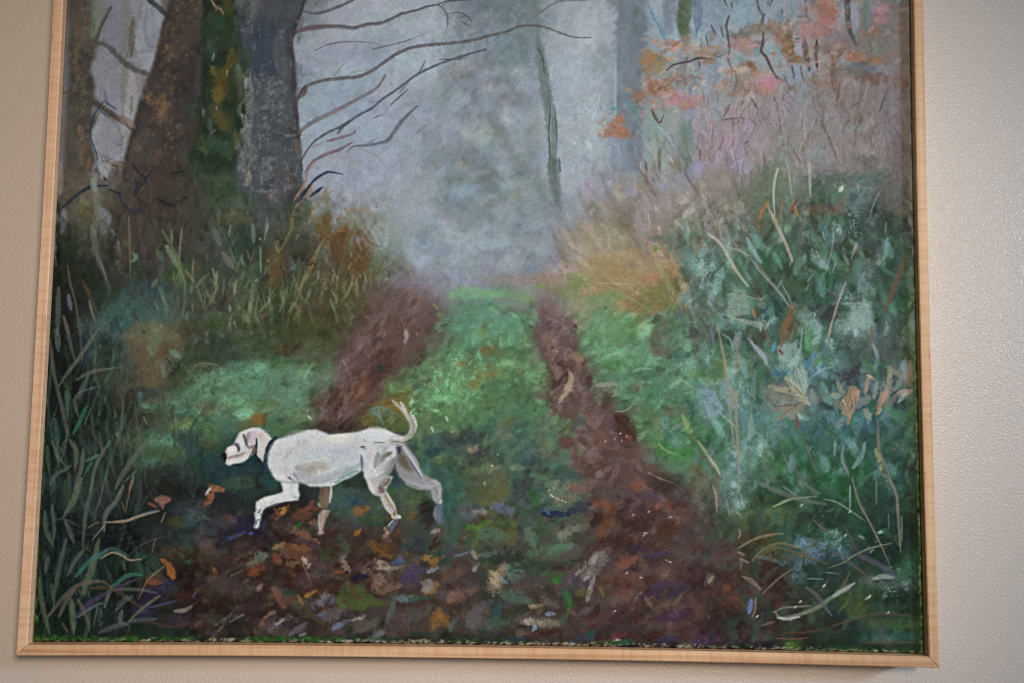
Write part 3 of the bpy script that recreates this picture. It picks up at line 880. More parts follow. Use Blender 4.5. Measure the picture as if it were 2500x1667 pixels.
S(tD, "865,390 870,520", 42, '5c4b3f', a=.7, dry=.3)
S(tD, "870,600 885,680 900,775", 22, '4f4a44', dry=.35)
S(tD, "945,600 965,690 990,760", 14, '6a5a4c')
S(tD, "1060,-20 1065,60", 56, '6a6a76', a=.7, dry=.35)
S(tD, "1000,-30 1000,120 1030,200", 30, '7c6a66', a=.7, dry=.3)
S(tD, "900,60 940,140 1000,190", 24, '8a98a6', a=.6, dry=.3)
S(tD, "1250,505 1243,640 1258,780 1295,890", (40, 70), '7b6256', a=.92, imp=.5)
S(tD, "1332,480 1290,530 1255,605", 24, '825f50')
S(tD, "1195,450 1215,490 1248,560", 20, '86695c')
S(tD, "1270,640 1400,640 1370,680", 14, '7a4a34', dry=.3)
rebrush(500, (1560, -20, 2220, 240), 16, 7, (20, 160), a=.75, dry=.35, vj=.03, cj=.012, pj=5)
rebrush(260, (1560, -20, 2220, 240), 18, 9, (20, 160), a=.8, dry=.5, cj=.012, pj=4, mul=(.84, 1.1))
for r in """1595 150 34 24 ab7c5e .2
1650 112 32 24 bb947c .2
1600 212 50 24 9d7259 .18
1655 240 50 20 bb8a90 .2
1685 252 34 16 b07f76 .2
1500 318 26 18 a87354 .2
1512 292 16 18 a87656 .25
1545 270 30 18 6f8d88 .25
1560 235 26 16 94725e .25
1720 128 40 16 ad8f78 .25
1800 108 36 22 ab8582 .2
1830 130 24 16 ac8a78 .25
1810 85 28 16 757368 .25
1860 70 30 18 8f7052 .2
1925 100 14 44 8a6c4c .15
1950 148 20 12 94704a .2
1820 185 40 16 a88d76 .25
1870 205 46 20 bb8a8a .15
1865 222 36 12 b98576 .2
1805 215 40 18 8f7860 .25
1760 212 34 14 b09880 .25
1965 70 26 20 bd8274 .15
2010 28 34 30 b47a66 .15
2020 60 28 26 b87c68 .2
1985 82 40 24 ae857c .2
2060 110 50 22 94807a .25
2090 140 44 12 b4775f .15
2140 150 26 10 a36f50 .2
2155 38 22 30 be8890 .15
2140 80 12 30 b37c62 .2
2190 60 30 40 95867c .25
2130 195 46 16 806854 .2
2200 205 30 16 7d6652 .25
2050 170 40 18 8b7a70 .25""".split('\n'):
    v = r.split(); q = [float(z) for z in v[:4]]; blob(q[0], q[1], q[2] * .82, q[3] * .82, hx(v[4]) * .97, a=.74, dry=float(v[5]) + .06, soft=.55, imp=.35, edge=1.4)
for bx, n in (((1560, 90, 1760, 190), 60), ((1560, 190, 1720, 270), 50), ((1470, 270, 1570, 335), 22), ((1770, 60, 1980, 235), 80), ((1950, 0, 2210, 170), 80)):
    scatter(n, bx, 16, 8, (-20, 60), a=.75, dry=.28, soft=.35, pal=['aa7f62', 'b38a74', 'b99a88', 'a07860', 'b08a8c', '889690', '94806c', 'b79a8e', '8f7864'], imp=.4)
many(tC, 15, '54463e', "1665,650 1740,592 1880,565 1970,530 2095,546", dry=.05)
many(tD, 22, '5e5350', """300,150 275,230 290,350 302,440
612,300 605,400 590,470 640,530 680,620 740,718""", tp=(.5, .5), dry=.1, imp=.5)
# soft mauve thicket below it
scatter(420, (1700, 215, 2230, 430), 34, 13, (60, 130), a=.4, dry=.42, vj=.03, cj=.014)
blobs(tD, """
150 1170 40 60 bb8a98 .35
105 1275 60 20 c68099 .2 -30
160 1310 60 20 c0829a .25
300 1260 110 70 a98a92 .4
400 1120 90 60 a0898e .4
350 1030 60 60 a38c92 .4
200 1370 80 40 b08a9c .4
490 1200 50 70 9795b2 .3
560 1330 40 40 9a97b0 .45
330 1530 130 36 9b95b2 .3
430 1470 60 24 a59dbb .3
60 1530 90 60 9a93ae .3
810 1350 130 160 7c8777 .35
700 1520 150 50 697c62 .3
600 1450 90 90 877f76 .4
1270 1030 70 36 9a9bb0 .4
1400 840 40 20 a88c96 .4
1200 900 160 90 93857c .35
1400 1180 120 60 8a8c92 .4
1620 950 160 110 8d8078 .35
1800 1000 120 220 897a74 .35
1600 1350 140 130 958880 .35
1850 1400 90 160 6f6160 .3
1600 1500 170 80 5a5f5c .35
1120 1430 110 80 88969a .4
1460 1090 60 30 8a6f58 .45
""", a=.7, imp=.25)
many(tD, 8, 'b3b0a4', """980,900 985,1100 1000,1400 1020,1568
832,1150 812,1260 822,1500 850,1568
1075,1090 1030,1300 1040,1568
910,1350 915,1568
1620,1030 1550,1200
1850,1010 1750,1060""", a=.75, dry=.1, imp=.5)
S(tD, "1040,1190 985,1330 940,1500", 44, '735c48', a=.85, dry=.6)
dab(795, 1325, 14, 22, 0, '9a6a3c', t=tD, imp=.6)
rebrush(400, (1700, 200, 2230, 440), 20, 6, (50, 140), a=.75, dry=.4, vj=.03, cj=.01, pj=6)
rebrush(400, (1400, 240, 2230, 560), 22, 8, (70, 140), a=.8, dry=.5, cj=.012, pj=5, mul=(.84, 1.12))
scatter(420, (1690, 190, 2230, 460), 42, 4, (55, 125), a=.6, dry=.3, pal=['8a7a74', '7d6c66', '96867e', 'a0928c', '6c5c56', 'a88f92', '857d7c', '94908e'], curve=.12)
scatter(150, (1540, 330, 1800, 560), 50, 5, (80, 130), a=.6, dry=.3, pal=['8a7a70', '9a8a80', 'a098a0', '75685e', '9c9aa8', '8c8472'], curve=.1)
# ---- right-hand bank: bramble and grasses ---------------------------------
scatter(900, (1560, 500, 2250, 830), 44, 14, (40, 140), a=.5, dry=.36, vj=.04, cj=.018, curve=.12)
scatter(260, (1330, 430, 1780, 690), 70, 16, (95, 135), a=.5, dry=.42, vj=.035, cj=.014)
scatter(240, (1400, 440, 1800, 640), 60, 12, (95, 135), a=.6, dry=.5, pal=['8f7d6c', 'a08a78', 'a39a9c', '8f8578', 'a5917a', '76685a', 'a89ba6', '8f9a7c'])
scatter(110, (1360, 560, 1650, 730), 70, 14, (100, 150), a=.5, dry=.4, pal=['a88f60', 'b39a6c', '9c8a52', '8f8450', 'a59c78', '927a58'])
blobs(tG, """
1250 850 160 70 b2986a .35
1100 930 200 90 a28c5a .3
1350 1000 200 80 a28a56 .35
1500 940 120 70 a38c66 .35
1000 700 160 140 a3977c .35
1200 680 120 120 9a9472 .4
1730 970 36 90 bb8260 .2
1560 1040 80 60 b08262 .35
1340 250 40 70 9c94b2 .2
1380 270 30 40 a29ab8 .3
960 200 50 60 988fae .35
1040 250 40 110 948ca6 .45
1150 170 30 30 a39cb4 .4
1930 90 90 90 9f96b0 .3
2000 60 80 60 a49bb4 .3
1680 200 110 50 9c97a8 .4
1550 150 24 20 6f6a86 .2
1450 560 90 90 96888a .45
1570 640 90 60 a8938e .45
1480 650 80 140 8f8280 .45
1580 775 50 26 55793c .2
1290 530 60 50 727048 .35
1230 500 70 150 6a5748 .45 25
980 400 70 90 5f5a50 .5
1330 390 80 120 796c64 .45
1780 380 90 60 7a716c .5
1700 560 160 130 7a716a .4
1850 600 150 160 687468 .35
1800 720 200 110 5e7064 .35
1900 680 90 90 4c7048 .3 -30
1980 740 90 50 8a7264 .25 -35
2000 880 130 110 6fa39c .4
1950 980 60 90 6fa79f .3
2050 900 60 110 5f948a .45
1850 900 90 220 5f7a6c .3 20
1700 1150 120 160 6a7040 .35
1600 1250 220 110 74793f .3
1200 1230 60 40 9a9a48 .4
1080 1230 110 60 5f8a5c .3
840 1090 75 70 5f8158 .25
980 1250 200 70 789064 .3
900 1080 130 70 8b9358 .35
690 1200 140 70 7d8a52 .3
540 1120 60 36 6a9a4c .25
690 1262 38 34 62a04c .2
400 1235 80 34 6f9f58 .3
200 1180 240 50 75a476 .25
60 1200 120 50 7cae86 .2
300 1240 140 60 76986a .35
600 1040 90 90 a58672 .4
450 1060 240 50 96806c .35
130 1060 140 50 93877f .35
750 960 110 40 a2948c .4
""", a=.72, imp=.28)
S(tG, "1390,1060 1440,1110 1490,1160", 14, 'a08a70', imp=.6)
S(tG, "1010,1090 1200,1095 1400,1110", 10, 'a5b09a', a=.6)
many(tG, 12, 'b9b4a8', "1500,470 1520,550\n1580,600 1605,580 1610,620\n960,170 1000,240\n760,460 800,530\n780,720 830,790\n1740,520 1800,570 1840,640\n2040,640 2091,690", a=.75, dry=.2, imp=.5)
many(tG, 10, '8ba294', """1700,790 1800,900 1900,1100 1960,1300 2000,1500
1750,1000 1830,1200 1850,1400
1650,1100 1750,1300 1820,1568
1990,1000 2030,1200 2060,1500
1100,1100 1350,1240 1500,1320""", a=.55, dry=.15)
S(tG, "1830,1100 1850,1250 1890,1390 1920,1490", 70, 'a98a64', a=.85, dry=.55)
dab(1945, 1530, 80, 50, -70, '9f8a68', t=tG, dry=.3)
# bramble tile H
blobs(tH, """
620 120 120 110 6e7866 .3
620 330 120 160 67755f .25
780 250 160 200 647260 .3
300 240 200 160 7f7b6a .4
150 150 140 120 938679 .35
350 400 200 110 7d7a6c .4
430 520 110 100 8f9690 .45
60 480 110 130 888786 .35
150 600 130 90 817a70 .4
1180 80 180 100 8d8480 .25
1400 50 160 70 8b8078 .3
1700 80 110 140 85837e .3
1800 250 130 140 6e655c .35
1850 420 110 110 736454 .35
1150 250 160 130 42594a .25
1300 130 160 60 4f6253 .3
1600 140 130 70 4a6556 .3
1080 420 100 110 37423a .25
980 300 60 170 6f6a57 .3
960 600 50 200 6a6555 .35
1230 420 150 45 8a6752 .3
1340 350 60 60 7d6f58 .4
1330 240 60 60 4f7d50 .3
1480 330 130 170 6c9a94 .5
1420 430 110 120 5f8c84 .5
1250 530 120 60 5a8a58 .35
1450 560 130 140 2e3a32 .3
1330 700 160 90 7b8482 .45
1250 700 90 110 69766f .45
1300 820 260 110 2f3f30 .3
1450 900 150 160 3d5030 .3
1600 560 60 120 7f8c90 .3 -5
1720 600 130 150 30453a .3
1800 720 160 120 36493a .3
1550 960 160 80 878b86 .4 35
1650 870 60 80 858379 .4
1400 1160 160 110 73909a .45 30
1250 1160 70 130 7d8590 .45
1590 1170 60 50 83a79a .3
1500 1300 160 90 54706a .45
1180 1080 120 130 235c3a .25
1080 1180 110 90 235a38 .25
1170 1260 150 60 1f5436 .3
1250 1400 200 110 3a3532 .3
1480 1440 120 110 8da69c .2
1570 1330 50 110 93a99c .2
1100 1520 140 60 5d8f66 .35
940 930 70 60 2e4a2e .3
1020 780 60 100 2f4a34 .4
700 850 110 110 2f6a36 .25
620 800 110 70 4a7a50 .35
690 960 90 60 276036 .3
760 620 110 180 5f7a5e .35
560 780 90 60 4d7a58 .35
830 950 110 40 2c3a2e .3
900 1080 90 110 36513c .35
650 1050 120 90 2c3f34 .35
750 1330 110 130 1f4a42 .3
600 1420 120 110 1c443e .3
560 1200 50 160 4f4032 .3
380 1250 150 110 7d9784 .25
250 1350 170 110 7b9380 .35
200 1120 150 90 5d7c68 .4
80 1000 120 160 5c8a7c .45
60 900 110 70 7fb0a6 .4
150 900 120 110 5d8c7e .45
350 880 110 60 5a8f70 .35
450 1020 110 80 4a6a56 .4
60 1250 110 220 5c7668 .3
500 1480 160 60 5d7a5c .45
950 1390 70 110 5f5c48 .4
1800 1000 120 140 35503f .35
1860 1270 110 90 2a5c34 .3
1720 1200 80 120 2d4a34 .35
1800 1450 160 110 4f6058 .4
1950 1080 40 150 6f9e88 .25
1960 1330 30 120 7fa868 .25
1970 1500 26 60 b8c49c .3
1950 520 30 150 8f8f84 .3
1965 200 30 200 96968a .25
""", a=.75, imp=.3, soft=.45)
rebrush(700, (1650, 470, 2250, 830), 18, 7, (30, 150), a=.85, dry=.36, vj=.05, cj=.012, pj=6)
rebrush(700, (1650, 480, 2250, 830), 20, 11, (30, 150), a=.85, dry=.52, cj=.012, pj=6, mul=(.66, 1.28))
scatter(260, (1670, 560, 2240, 830), 46, 15, (40, 140), a=.7, dry=.32, soft=.4, pal=['527264', '5f8678', '44664f', '6c9488', '3f6a4c', '7a9a90', '50805c', '35523f', '86a098', '2c4836'], curve=.12)
FX = dict(imp=.7, edge=.45, soft=.3, dry=.2, br=.5, a=.85)
S(tH, "742,48 715,150 703,300 715,480", (26, 18), 'c2beaa', tp=(.6, .4), **FX)
S(tH, "648,390 700,490 740,580 800,700 850,820 872,890", 32, 'b2a48b', tp=(.35, .7), **FX)
S(tH, "835,-10 850,150 880,352", 15, 'a9aea0', **FX)
S(tH, "1030,-10 1035,180 1038,300", (34, 26), 'a5a89e', a=.85, dry=.2)
S(tH, "100,635 220,732 300,870 380,1000 470,1122", 28, 'b2ae96', tp=(.4, .5), **FX)
S(tH, "170,430 208,560 226,700", 13, 'a8977a', **FX)
S(tH, "498,868 600,1000 720,1130 820,1262 862,1325", 28, '8b8e8a', tp=(.4, .6), **FX)
S(tH, "260,750 400,800 490,845", 18, 'a0a592', a=.8)
S(tH, "580,920 640,1030 670,1080", 12, '8a7a50', **FX)
S(tH, "1356,1092 1300,1240 1250,1400 1203,1568", 22, 'b29c8a', **FX)
S(tH, "1460,735 1435,800 1410,875", (30, 16), 'b79b8d', **FX)
S(tH, "1912,855 1850,1000 1800,1130 1765,1240 1700,1370", (64, 30), '6e5941', a=.95, imp=.5)
S(tH, "885,1290 850,1400 795,1568", 60, '7c5c39', a=.95, imp=.6)
S(tH, "650,350 592,450 560,560 590,645", 30, 'b9722f', dry=.45, imp=.7)
S(tH, "780,320 775,400 745,520 735,640", 16, 'b06c2e', dry=.5, imp=.6)
S(tH, "885,365 905,430 925,485", 24, 'c4742f', dry=.1, imp=.8)
S(tH, "930,320 870,420 835,490", 20, '744630', imp=.6)
dab(1320, 232, 40, 42, 60, 'ced4ca', t=tH, imp=.9)
many(tH, 14, '8f9a94', """1245,560 1245,700 1220,850 1170,1020
1680,240 1630,340 1590,440
1740,800 1680,900
1270,900 1240,1000
1090,790 1130,870
1030,1100 990,1170
1060,1010 1010,1080
780,1060 740,1140
780,1100 850,1240 880,1330
1730,530 1720,650""", a=.75, dry=.25, imp=.5)
many(tH, 10, 'b5c8bc', "640,1200 560,1240 300,1140\n230,1370 500,1470 600,1510\n860,900 850,940\n1150,620 1170,700", a=.7, dry=.3, imp=.6)
many(tH, 14, '5a4a3e', "300,1160 480,1200 600,1260\n230,1320 330,1330\n540,1300 590,1420 620,1500\n1590,1530 1620,1480", a=.75, dry=.2)
S(tH, "510,1320 540,1420", 30, '9a7a50', dry=.3)
# dry teal speckle over dark, broken by the weave
for p, w, d in (("1380,480 1500,640 1420,780", 180, .72), ("1000,650 1060,850 1000,1000", 120, .74), ("1080,1380 1250,1420", 200, .74), ("1350,1250 1560,1260", 150, .7), ("40,900 150,1050 260,1250", 170, .62), ("600,1480 760,1440", 140, .64), ("1300,620 1200,560", 120, .66)):
    S(tH, p, w, '9dbcb2', a=.9, dry=d, soft=.5, imp=.4)
# ---- left bank, grasses under the tree --------------------------------------
grassL = lambda x, y: (x < 960 and y > 520 - .1 * x) and not (x > 880 and y < 600)
scatter(1000, (110, 530, 960, 860), 46, 10, (60, 120), a=.5, dry=.38, vj=.045, cj=.014, curve=.12, keep=grassL)
blobs(tF, """
100 500 130 140 4c5648 .3
300 480 110 130 3f4c38 .3
380 400 110 80 45583a .3
400 600 130 160 5a6256 .35
560 560 60 130 75582e .2
620 480 60 50 7a5c34 .35
820 520 90 80 86906c .4
980 620 130 110 87917c .45
1120 800 130 140 6f7a5c .45
300 800 160 160 3c4038 .3
120 880 90 130 66562c .25
110 1020 60 130 75562c .2
280 930 40 60 5f9a86 .2
230 900 40 90 5a4a44 .3
1000 980 170 130 4d5a34 .35
850 1050 180 160 57624a .4
1230 1000 130 160 5f5f50 .4
1100 1170 160 90 66564a .35
600 1060 160 160 4f5c42 .4
400 1130 110 160 4a5a3c .35
160 1200 130 130 3f5034 .35
500 1250 180 130 57623f .4
750 1250 160 110 4d4f34 .4
330 1380 50 70 7a5a30 .3
200 1450 160 90 3a5028 .3
480 1470 180 80 44522e .3
700 1430 160 110 4a4a32 .35
""", a=.72, imp=.3)
fill("560,690 700,640 760,560 800,640 790,720 860,770 900,700 960,760 1000,900 960,980 860,1000 760,960 660,920 600,820", '634a2c', t=tF, soft=3, warp=16, a=.9, imp=.4)
fill("520,600 580,480 640,500 640,600 580,700 540,760", '6a5030', t=tF, soft=3, warp=14, a=.75, dry=.25)
scatter(70, (770, 540, 930, 700), 26, 6, (30, 150), a=.7, dry=.4, pal=['6a5234', '7c6e4c', '62633f', '847a58', '524630'])
many(tF, 24, '2b3550', "330,360 420,220 480,150 560,95 620,78 735,98", tp=(1, .3), dry=.1, imp=.5)
S(tF, "340,350 390,280 440,200", 40, '232c48', dry=.3)
S(tF, "440,300 500,255 550,215", (22, 32), '26304c', dry=.1)
S(tF, "470,-20 410,70 400,160", 34, '7d6a66', a=.8, tp=(.8, .4))
many(tF, 26, 'a3805e', "410,150 370,220 285,340\n460,190 400,290 300,400\n580,220 540,340 450,480", tp=(.4, .4), imp=.6)
S(tF, "585,225 590,330 600,420", 34, '8a8c5e', a=.8, dry=.3)
S(tF, "300,410 270,500 270,580 210,720 150,820", 30, '74703f', a=.85, dry=.15)
S(tF, "420,560 470,440 510,370", 22, '9a7f58', a=.8)
S(tF, "560,690 520,760 480,850 420,1000 370,1080 330,1200", (30, 44), '8a7a50', a=.9, dry=.15, imp=.5)
S(tF, "600,680 660,640 740,610 800,640", 16, '8a6138', imp=.5)
S(tF, "780,668 850,645 915,608", 20, '75522c', imp=.5)
many(tF, 14, '94703f', "680,510 740,502 790,515\n720,580 770,590\n680,620 740,615\n640,250 610,275", a=.85, dry=.2)
S(tF, "680,450 760,420 880,420 950,430 1010,460 970,500", 15, 'a58a66', a=.8, dry=.2)
S(tF, "1120,310 1150,380 1200,460", 20, 'a39a86', a=.6, dry=.3)
S(tF, "1310,880 1340,960 1370,1080", 12, 'b09a70', a=.8, dry=.3, imp=.5)
many(tF, 12, 'a4ab98', "330,640 310,700\n520,970 500,1080\n620,1240 690,1440\n650,1010 640,1080\n60,540 40,640", a=.7, dry=.3, imp=.5)
many(tF, 30, '808868', """230,1130 200,1250 160,1350
340,1180 290,1280 240,1380 230,1500
820,1080 780,1180 720,1270
440,1150 400,1260""", a=.7, dry=.3)
many(tF, 10, '30291c', "400,920 480,915 540,940\n250,480 330,500 360,540\n300,420 350,440", a=.7)
for _ in range(60):
    x, y = rng.uniform(740, 985), rng.uniform(500, 700)
    if y > 330 + .32 * x - 60: dab(x, y, rng.uniform(14, 34), rng.uniform(2, 4), rng.uniform(50, 130), ['8a906c', '9aa088', '7a7a50', '8a7a54'][rng.integers(4)], a=.6, dry=.35)

# grass clumps, left middle
blobs(tE, """
900 1250 230 150 3f6a68 .35
700 1320 160 150 44685c .35
1000 1120 110 80 35606c .4
880 980 110 90 33453c .3
620 1180 110 110 2f4038 .35
400 1050 130 160 27332a .3
1120 900 120 130 4f5f4e .4
1000 960 60 130 35322e .35
1400 950 140 110 3a5236 .35
1600 1080 130 110 4a5a44 .4
1650 1200 90 110 4a3c38 .3
1800 950 160 130 47584a .35
1850 1150 130 130 5c6a50 .4
1950 1000 110 130 3f5a44 .35
1250 1000 110 90 3f6038 .35
1380 1300 130 110 44483c .35
1700 1450 260 80 45592f .3
1400 1480 260 70 4a4f34 .35
1180 1480 110 90 5f6a48 .4
560 1450 130 110 4a6458 .4
300 1250 110 200 232c26 .3
900 1440 160 90 4a6a60 .4
1100 1400 140 90 4f6c5c .4
""", a=.72, imp=.3)
rebrush(700, (110, 480, 960, 830), 24, 6, (55, 125), a=.8, dry=.38, vj=.045, pj=5)
rebrush(600, (110, 470, 960, 840), 24, 9, (55, 125), a=.8, dry=.52, cj=.01, pj=5, mul=(.7, 1.22))
G1 = dict(a=.74, imp=.5, edge=.5, dry=.2)
for p, w, c in (("1105,608 1180,740 1260,900 1305,1055", (26, 46), '69794f'), ("1190,608 1196,735", 20, '8c8c62'), ("1287,585 1266,780 1260,900", 20, '7d8a6b'), ("1140,750 1200,850 1262,975", 46, '75876b'),
                ("800,478 806,640 812,850 816,1050", 20, '7d7457'), ("1320,980 1412,1095", 24, '8b866c'), ("1392,880 1375,1065", 20, '8a7e5c'), ("1604,990 1590,1150", 24, '8c967a'), ("1560,955 1602,1060", 22, '86947e'),
                ("1782,1060 1750,1225", 24, '858a64'), ("1930,1150 1900,1400", 40, '8b9172'), ("1880,1400 1920,1568", 40, '7c8a64'), ("1960,1400 2020,1560", 36, '7d8c66'), ("2080,1260 1980,1370", 20, '7f9060'),
                ("1060,790 1110,900", 46, '5f7450'), ("1260,900 1270,1100", 22, '747c5c'), ("1210,980 1215,1100", 20, '6d7850'), ("1410,900 1450,980", 34, '6a5634'), ("1060,1060 1010,1130", 40, '767a58'),
                ("840,820 870,860 820,900", 34, '6f9a84'), ("240,930 270,1100 322,1300 352,1568", 22, '706b56'), ("160,1130 152,1568", (40, 54), '5b675e'), ("208,1388 262,1568", 28, '6b6b57'), ("380,1060 450,1220 500,1360", 34, '5f4a34'),
                ("440,1250 470,1370 500,1450", 22, '7a8a88'), ("250,1200 275,1340", 40, '7c7c94'), ("1660,820 1760,960", 60, '7d807c'), ("1580,600 1640,750", 60, '6d7872'), ("1930,560 1940,720", 40, '7d8886'),
                ("2000,760 2005,1000", 20, '6f9a78'), ("2060,500 2040,700", 16, '86907c'), ("1730,560 1710,670", 20, '8a9066'), ("1720,1290 1725,1360", 20, '9a9fae'), ("1690,640 1800,900", 12, '232e26'), ("1760,1440 1780,1510", 22, '8f98a0')):
    S(tE, p, w, c, **G1)
for cx, cy, n, L, c in ((1480, 1230, 16, 220, '6f7d5b'), (1320, 1330, 12, 170, '6a7a58'), (1880, 1400, 12, 240, '77875f'), (1100, 1320, 10, 160, '6b8a76'), (1650, 1180, 10, 170, '75856a'), (2010, 1250, 10, 200, '6d8060'), (1230, 1120, 8, 150, '6f8a62')):
    for i in range(n):
        an = math.radians(rng.normal(90, 22)); l = L * rng.uniform(.5, 1.1); x = cx + rng.normal(0, 70); y = cy + rng.normal(0, 50)
        cc = hx(c) * rng.uniform(.68, 1.08)
        S(tE, [(x, y), (x + math.cos(an) * l * .5, y - math.sin(an) * l * .55), (x + math.cos(an) * l * 1.1, y - math.sin(an) * l)], (rng.uniform(18, 34), 12), cc, a=.62, dry=.3, tp=(.5, .25), imp=.5)
scatter(110, (560, 600, 960, 830), 44, 7, (65, 115), a=.6, dry=.35, curve=.15, pal=['6f7d5c', '7d8a6c', '5a6a44', '8a8a68', '4a5a3a', '6a6248', '8f9684'])
many(tE, 10, 'b5c2b0', "1990,680 2010,700\n1150,750 1165,770\n2070,880 2080,900\n1950,1070 1975,1060", a=.8, imp=.7)

# ---- the two wheel ruts --------------------------------------------------
# green between and beside them first
scatter(1100, (560, 790, 1720, 1110), 34, 14, (-30, 60), a=.5, dry=.34, vj=.04, cj=.016, curve=.15)
scatter(420, (930, 740, 1340, 1050), 26, 12, (0, 180), a=.65, dry=.38, pal=['557f52', '5f9060', '68a06c', '486f42', '5f7c48', '6a9c74', '78ab7a', '4c7343', '6f6034', '436c48'], imp=.45)
scatter(260, (1400, 760, 1720, 1080), 36, 14, (10, 70), a=.6, dry=.35, pal=['5f8f66', '6aa07a', '4f8058', '75a880', '568a5c', '447a50', '7fb08c', '6f8a5a'], imp=.4)
scatter(330, (480, 900, 830, 1030), 34, 13, (-10, 50), a=.6, dry=.38, pal=['557c5a', '66906e', '5d8463', '4b6f4f', '74a07e', '5c7850', '466848', '6a8674', '526c42'], imp=.4)
scatter(120, (430, 880, 660, 1010), 30, 13, (-20, 60), a=.65, dry=.45, pal=['6a9c7a', '78ab86', '5c8f70', '527c56', '66977a'], imp=.45)
fill("1150,1090 1350,1050 1500,1060 1690,1230 1650,1350 1540,1568 830,1568 890,1300 1010,1180", '6c5553', t=tF, soft=14, warp=26, a=.62, idn=TRACK, col2='735a58')
fill("950,-10 1690,-10 1480,300 1300,500 1180,680 1030,850 900,950 880,1015 640,1035 540,985 590,850 700,600 790,300", '5c443c', t=tJ, soft=8, warp=18, a=.86, idn=TRACK, col2='664e4a')
TR = dict(idn=TRACK, soft=.5, edge=.7, imp=.3)
for p, w, c, a, d in (("1500,60 1300,250 1120,420", 240, '6f5652', .7, .3), ("1250,300 1050,520 900,700", 200, '4c342c', .7, .2), ("1000,520 980,640 900,760", 130, '7c4a32', .8, .25), ("760,680 740,800 800,880", 150, '452a1e', .85, .1),
                     ("820,620 880,700", 110, '6a4228', .7, .3), ("650,650 640,800 680,930", 90, '746a72', .75, .55), ("800,900 860,960 780,980", 110, '3a2a24', .8, .25), ("620,950 740,990", 100, '3a2c26', .7, .25),
                     ("880,330 820,420 760,520", 110, '725f60', .7, .35), ("1150,120 1280,90", 130, '7d6056', .65, .4), ("1380,130 1480,200", 110, '5c4a44', .6, .3), ("1130,430 1180,460", 60, '2f3830', .8, .2),
                     ("1560,250 1440,380 1330,440", 90, '55463e', .7, .4), ("900,1000 980,850 1120,720", 60, '4a3a2c', .6, .35), ("1000,200 1080,180 1180,190", 40, '4a3a38', .7, .3)):
    S(tJ, p, w, c, a=a, dry=d, **TR)
S(tJ, "1385,100 1390,150 1370,205", (40, 44), '9c9484', imp=.7, idn=TRACK)
many(tJ, 12, 'b88f78', "1480,120 1490,150\n1200,120 1170,180\n1340,0 1360,40\n870,460 880,500\n810,370 860,450\n1040,330 1090,350", a=.75, dry=.3, imp=.6, idn=TRACK)
many(tF, 40, '8a6c68', "1320,1240 1420,1220 1500,1190\n1380,1300 1430,1340\n1280,1440 1290,1500\n950,1400 1060,1420", a=.7, dry=.45, idn=TRACK)
S(tF, "1560,1280 1610,1340", 20, '9a8a5c', imp=.6)
S(tF, "1310,1530 1300,1568", 30, 'a09a84', imp=.6)
fill("1690,1160 1780,1110 1900,1115 2091,1140 2091,1210 1850,1260 1720,1230", '76a97c', t=tF, soft=3, warp=12, a=.85, imp=.4)
fill("1690,1330 1800,1220 2091,1230 2091,1568 1600,1568 1650,1400", '4f8060', t=tF, soft=10, warp=16, a=.55, dry=.25, col2='5f9a78')
blobs(tF, "1300 1080 150 60 7c7a80 .3\n1500 1060 160 60 87868f .3\n1120 1130 90 70 64605a .35\n1620 1120 110 50 83888c .35", a=.7)
rebrush(120, (930, 670, 1090, 800), 26, 8, (40, 70), a=.7, dry=.4, vj=.03, pj=8)
# second rut
fill("1322,772 1385,772 1422,850 1440,940 1470,985 1530,1010 1600,1130 1650,1160 1690,1240 1780,1330 1850,1400 1930,1480 1960,1560 1400,1560 1440,1450 1450,1330 1440,1200 1400,1110 1370,1060 1352,960 1330,890 1305,800", '573e37', soft=7, warp=22, a=.9, idn=TRACK2, col2='614840')
blobs(tG, "620 1260 130 70 87807f .35\n700 1300 90 60 7c8470 .35", a=.6)
stroke('1338,715 1345,760 1352,820', 70, '7b696c', a=.6, dry=.25, soft=.7)
stroke('1330,740 1345,800', 50, '6d5a5e', a=.55, dry=.3, soft=.7)
T2 = dict(idn=TRACK2, soft=.5, edge=.7, imp=.3)
for p, w, c, a, d in (("640,0 700,150 620,220", 220, '765f64', .75, .3), ("850,40 900,220", 110, '7f7078', .6, .4), ("640,150 700,230", 110, '7d6450', .7, .35), ("560,260 590,420", 70, '7d7478', .6, .45),
                     ("760,300 780,480 730,620", 200, '4b302c', .8, .2), ("960,420 1000,560 960,660", 150, '5c453e', .7, .3), ("1040,520 1040,620", 60, '3a2228', .7, .3), ("900,640 960,680", 130, '7a5040', .7, .45),
                     ("880,820 960,960 1000,1080", 200, '6d5a50', .6, .35), ("1060,880 1110,900", 110, '7d5640', .8, .3), ("1180,780 1140,700", 110, '3a2620', .8, .4), ("1300,900 1400,1000 1450,1080", 160, '3d241e', .85, .2),
                     ("1200,930 1280,960", 100, '5c4456', .7, .3), ("1090,1060 1140,1080 1190,1130", 130, '86604f', .75, .25), ("1290,1060 1390,1080", 110, '55302a', .8, .2), ("1000,1200 1150,1250", 180, '75625a', .6, .35),
                     ("1230,1280 1260,1310", 70, '5d5066', .7, .3), ("1100,1350 1300,1450", 220, '4f3d36', .7, .3), ("1320,1300 1450,1320", 120, '5c4436', .7, .3), ("1500,1500 1560,1540", 130, '8a4f38', .8, .25),
                     ("900,1500 930,1540", 110, '85603f', .7, .3), ("1650,1450 1800,1500", 180, '4a3530', .7, .3), ("830,1080 870,1140", 70, '7a5038', .6, .45), ("1480,1470 1700,1520", 110, '574454', .5, .4)):
    S(tK, p, w, c, a=a, dry=d, **T2)
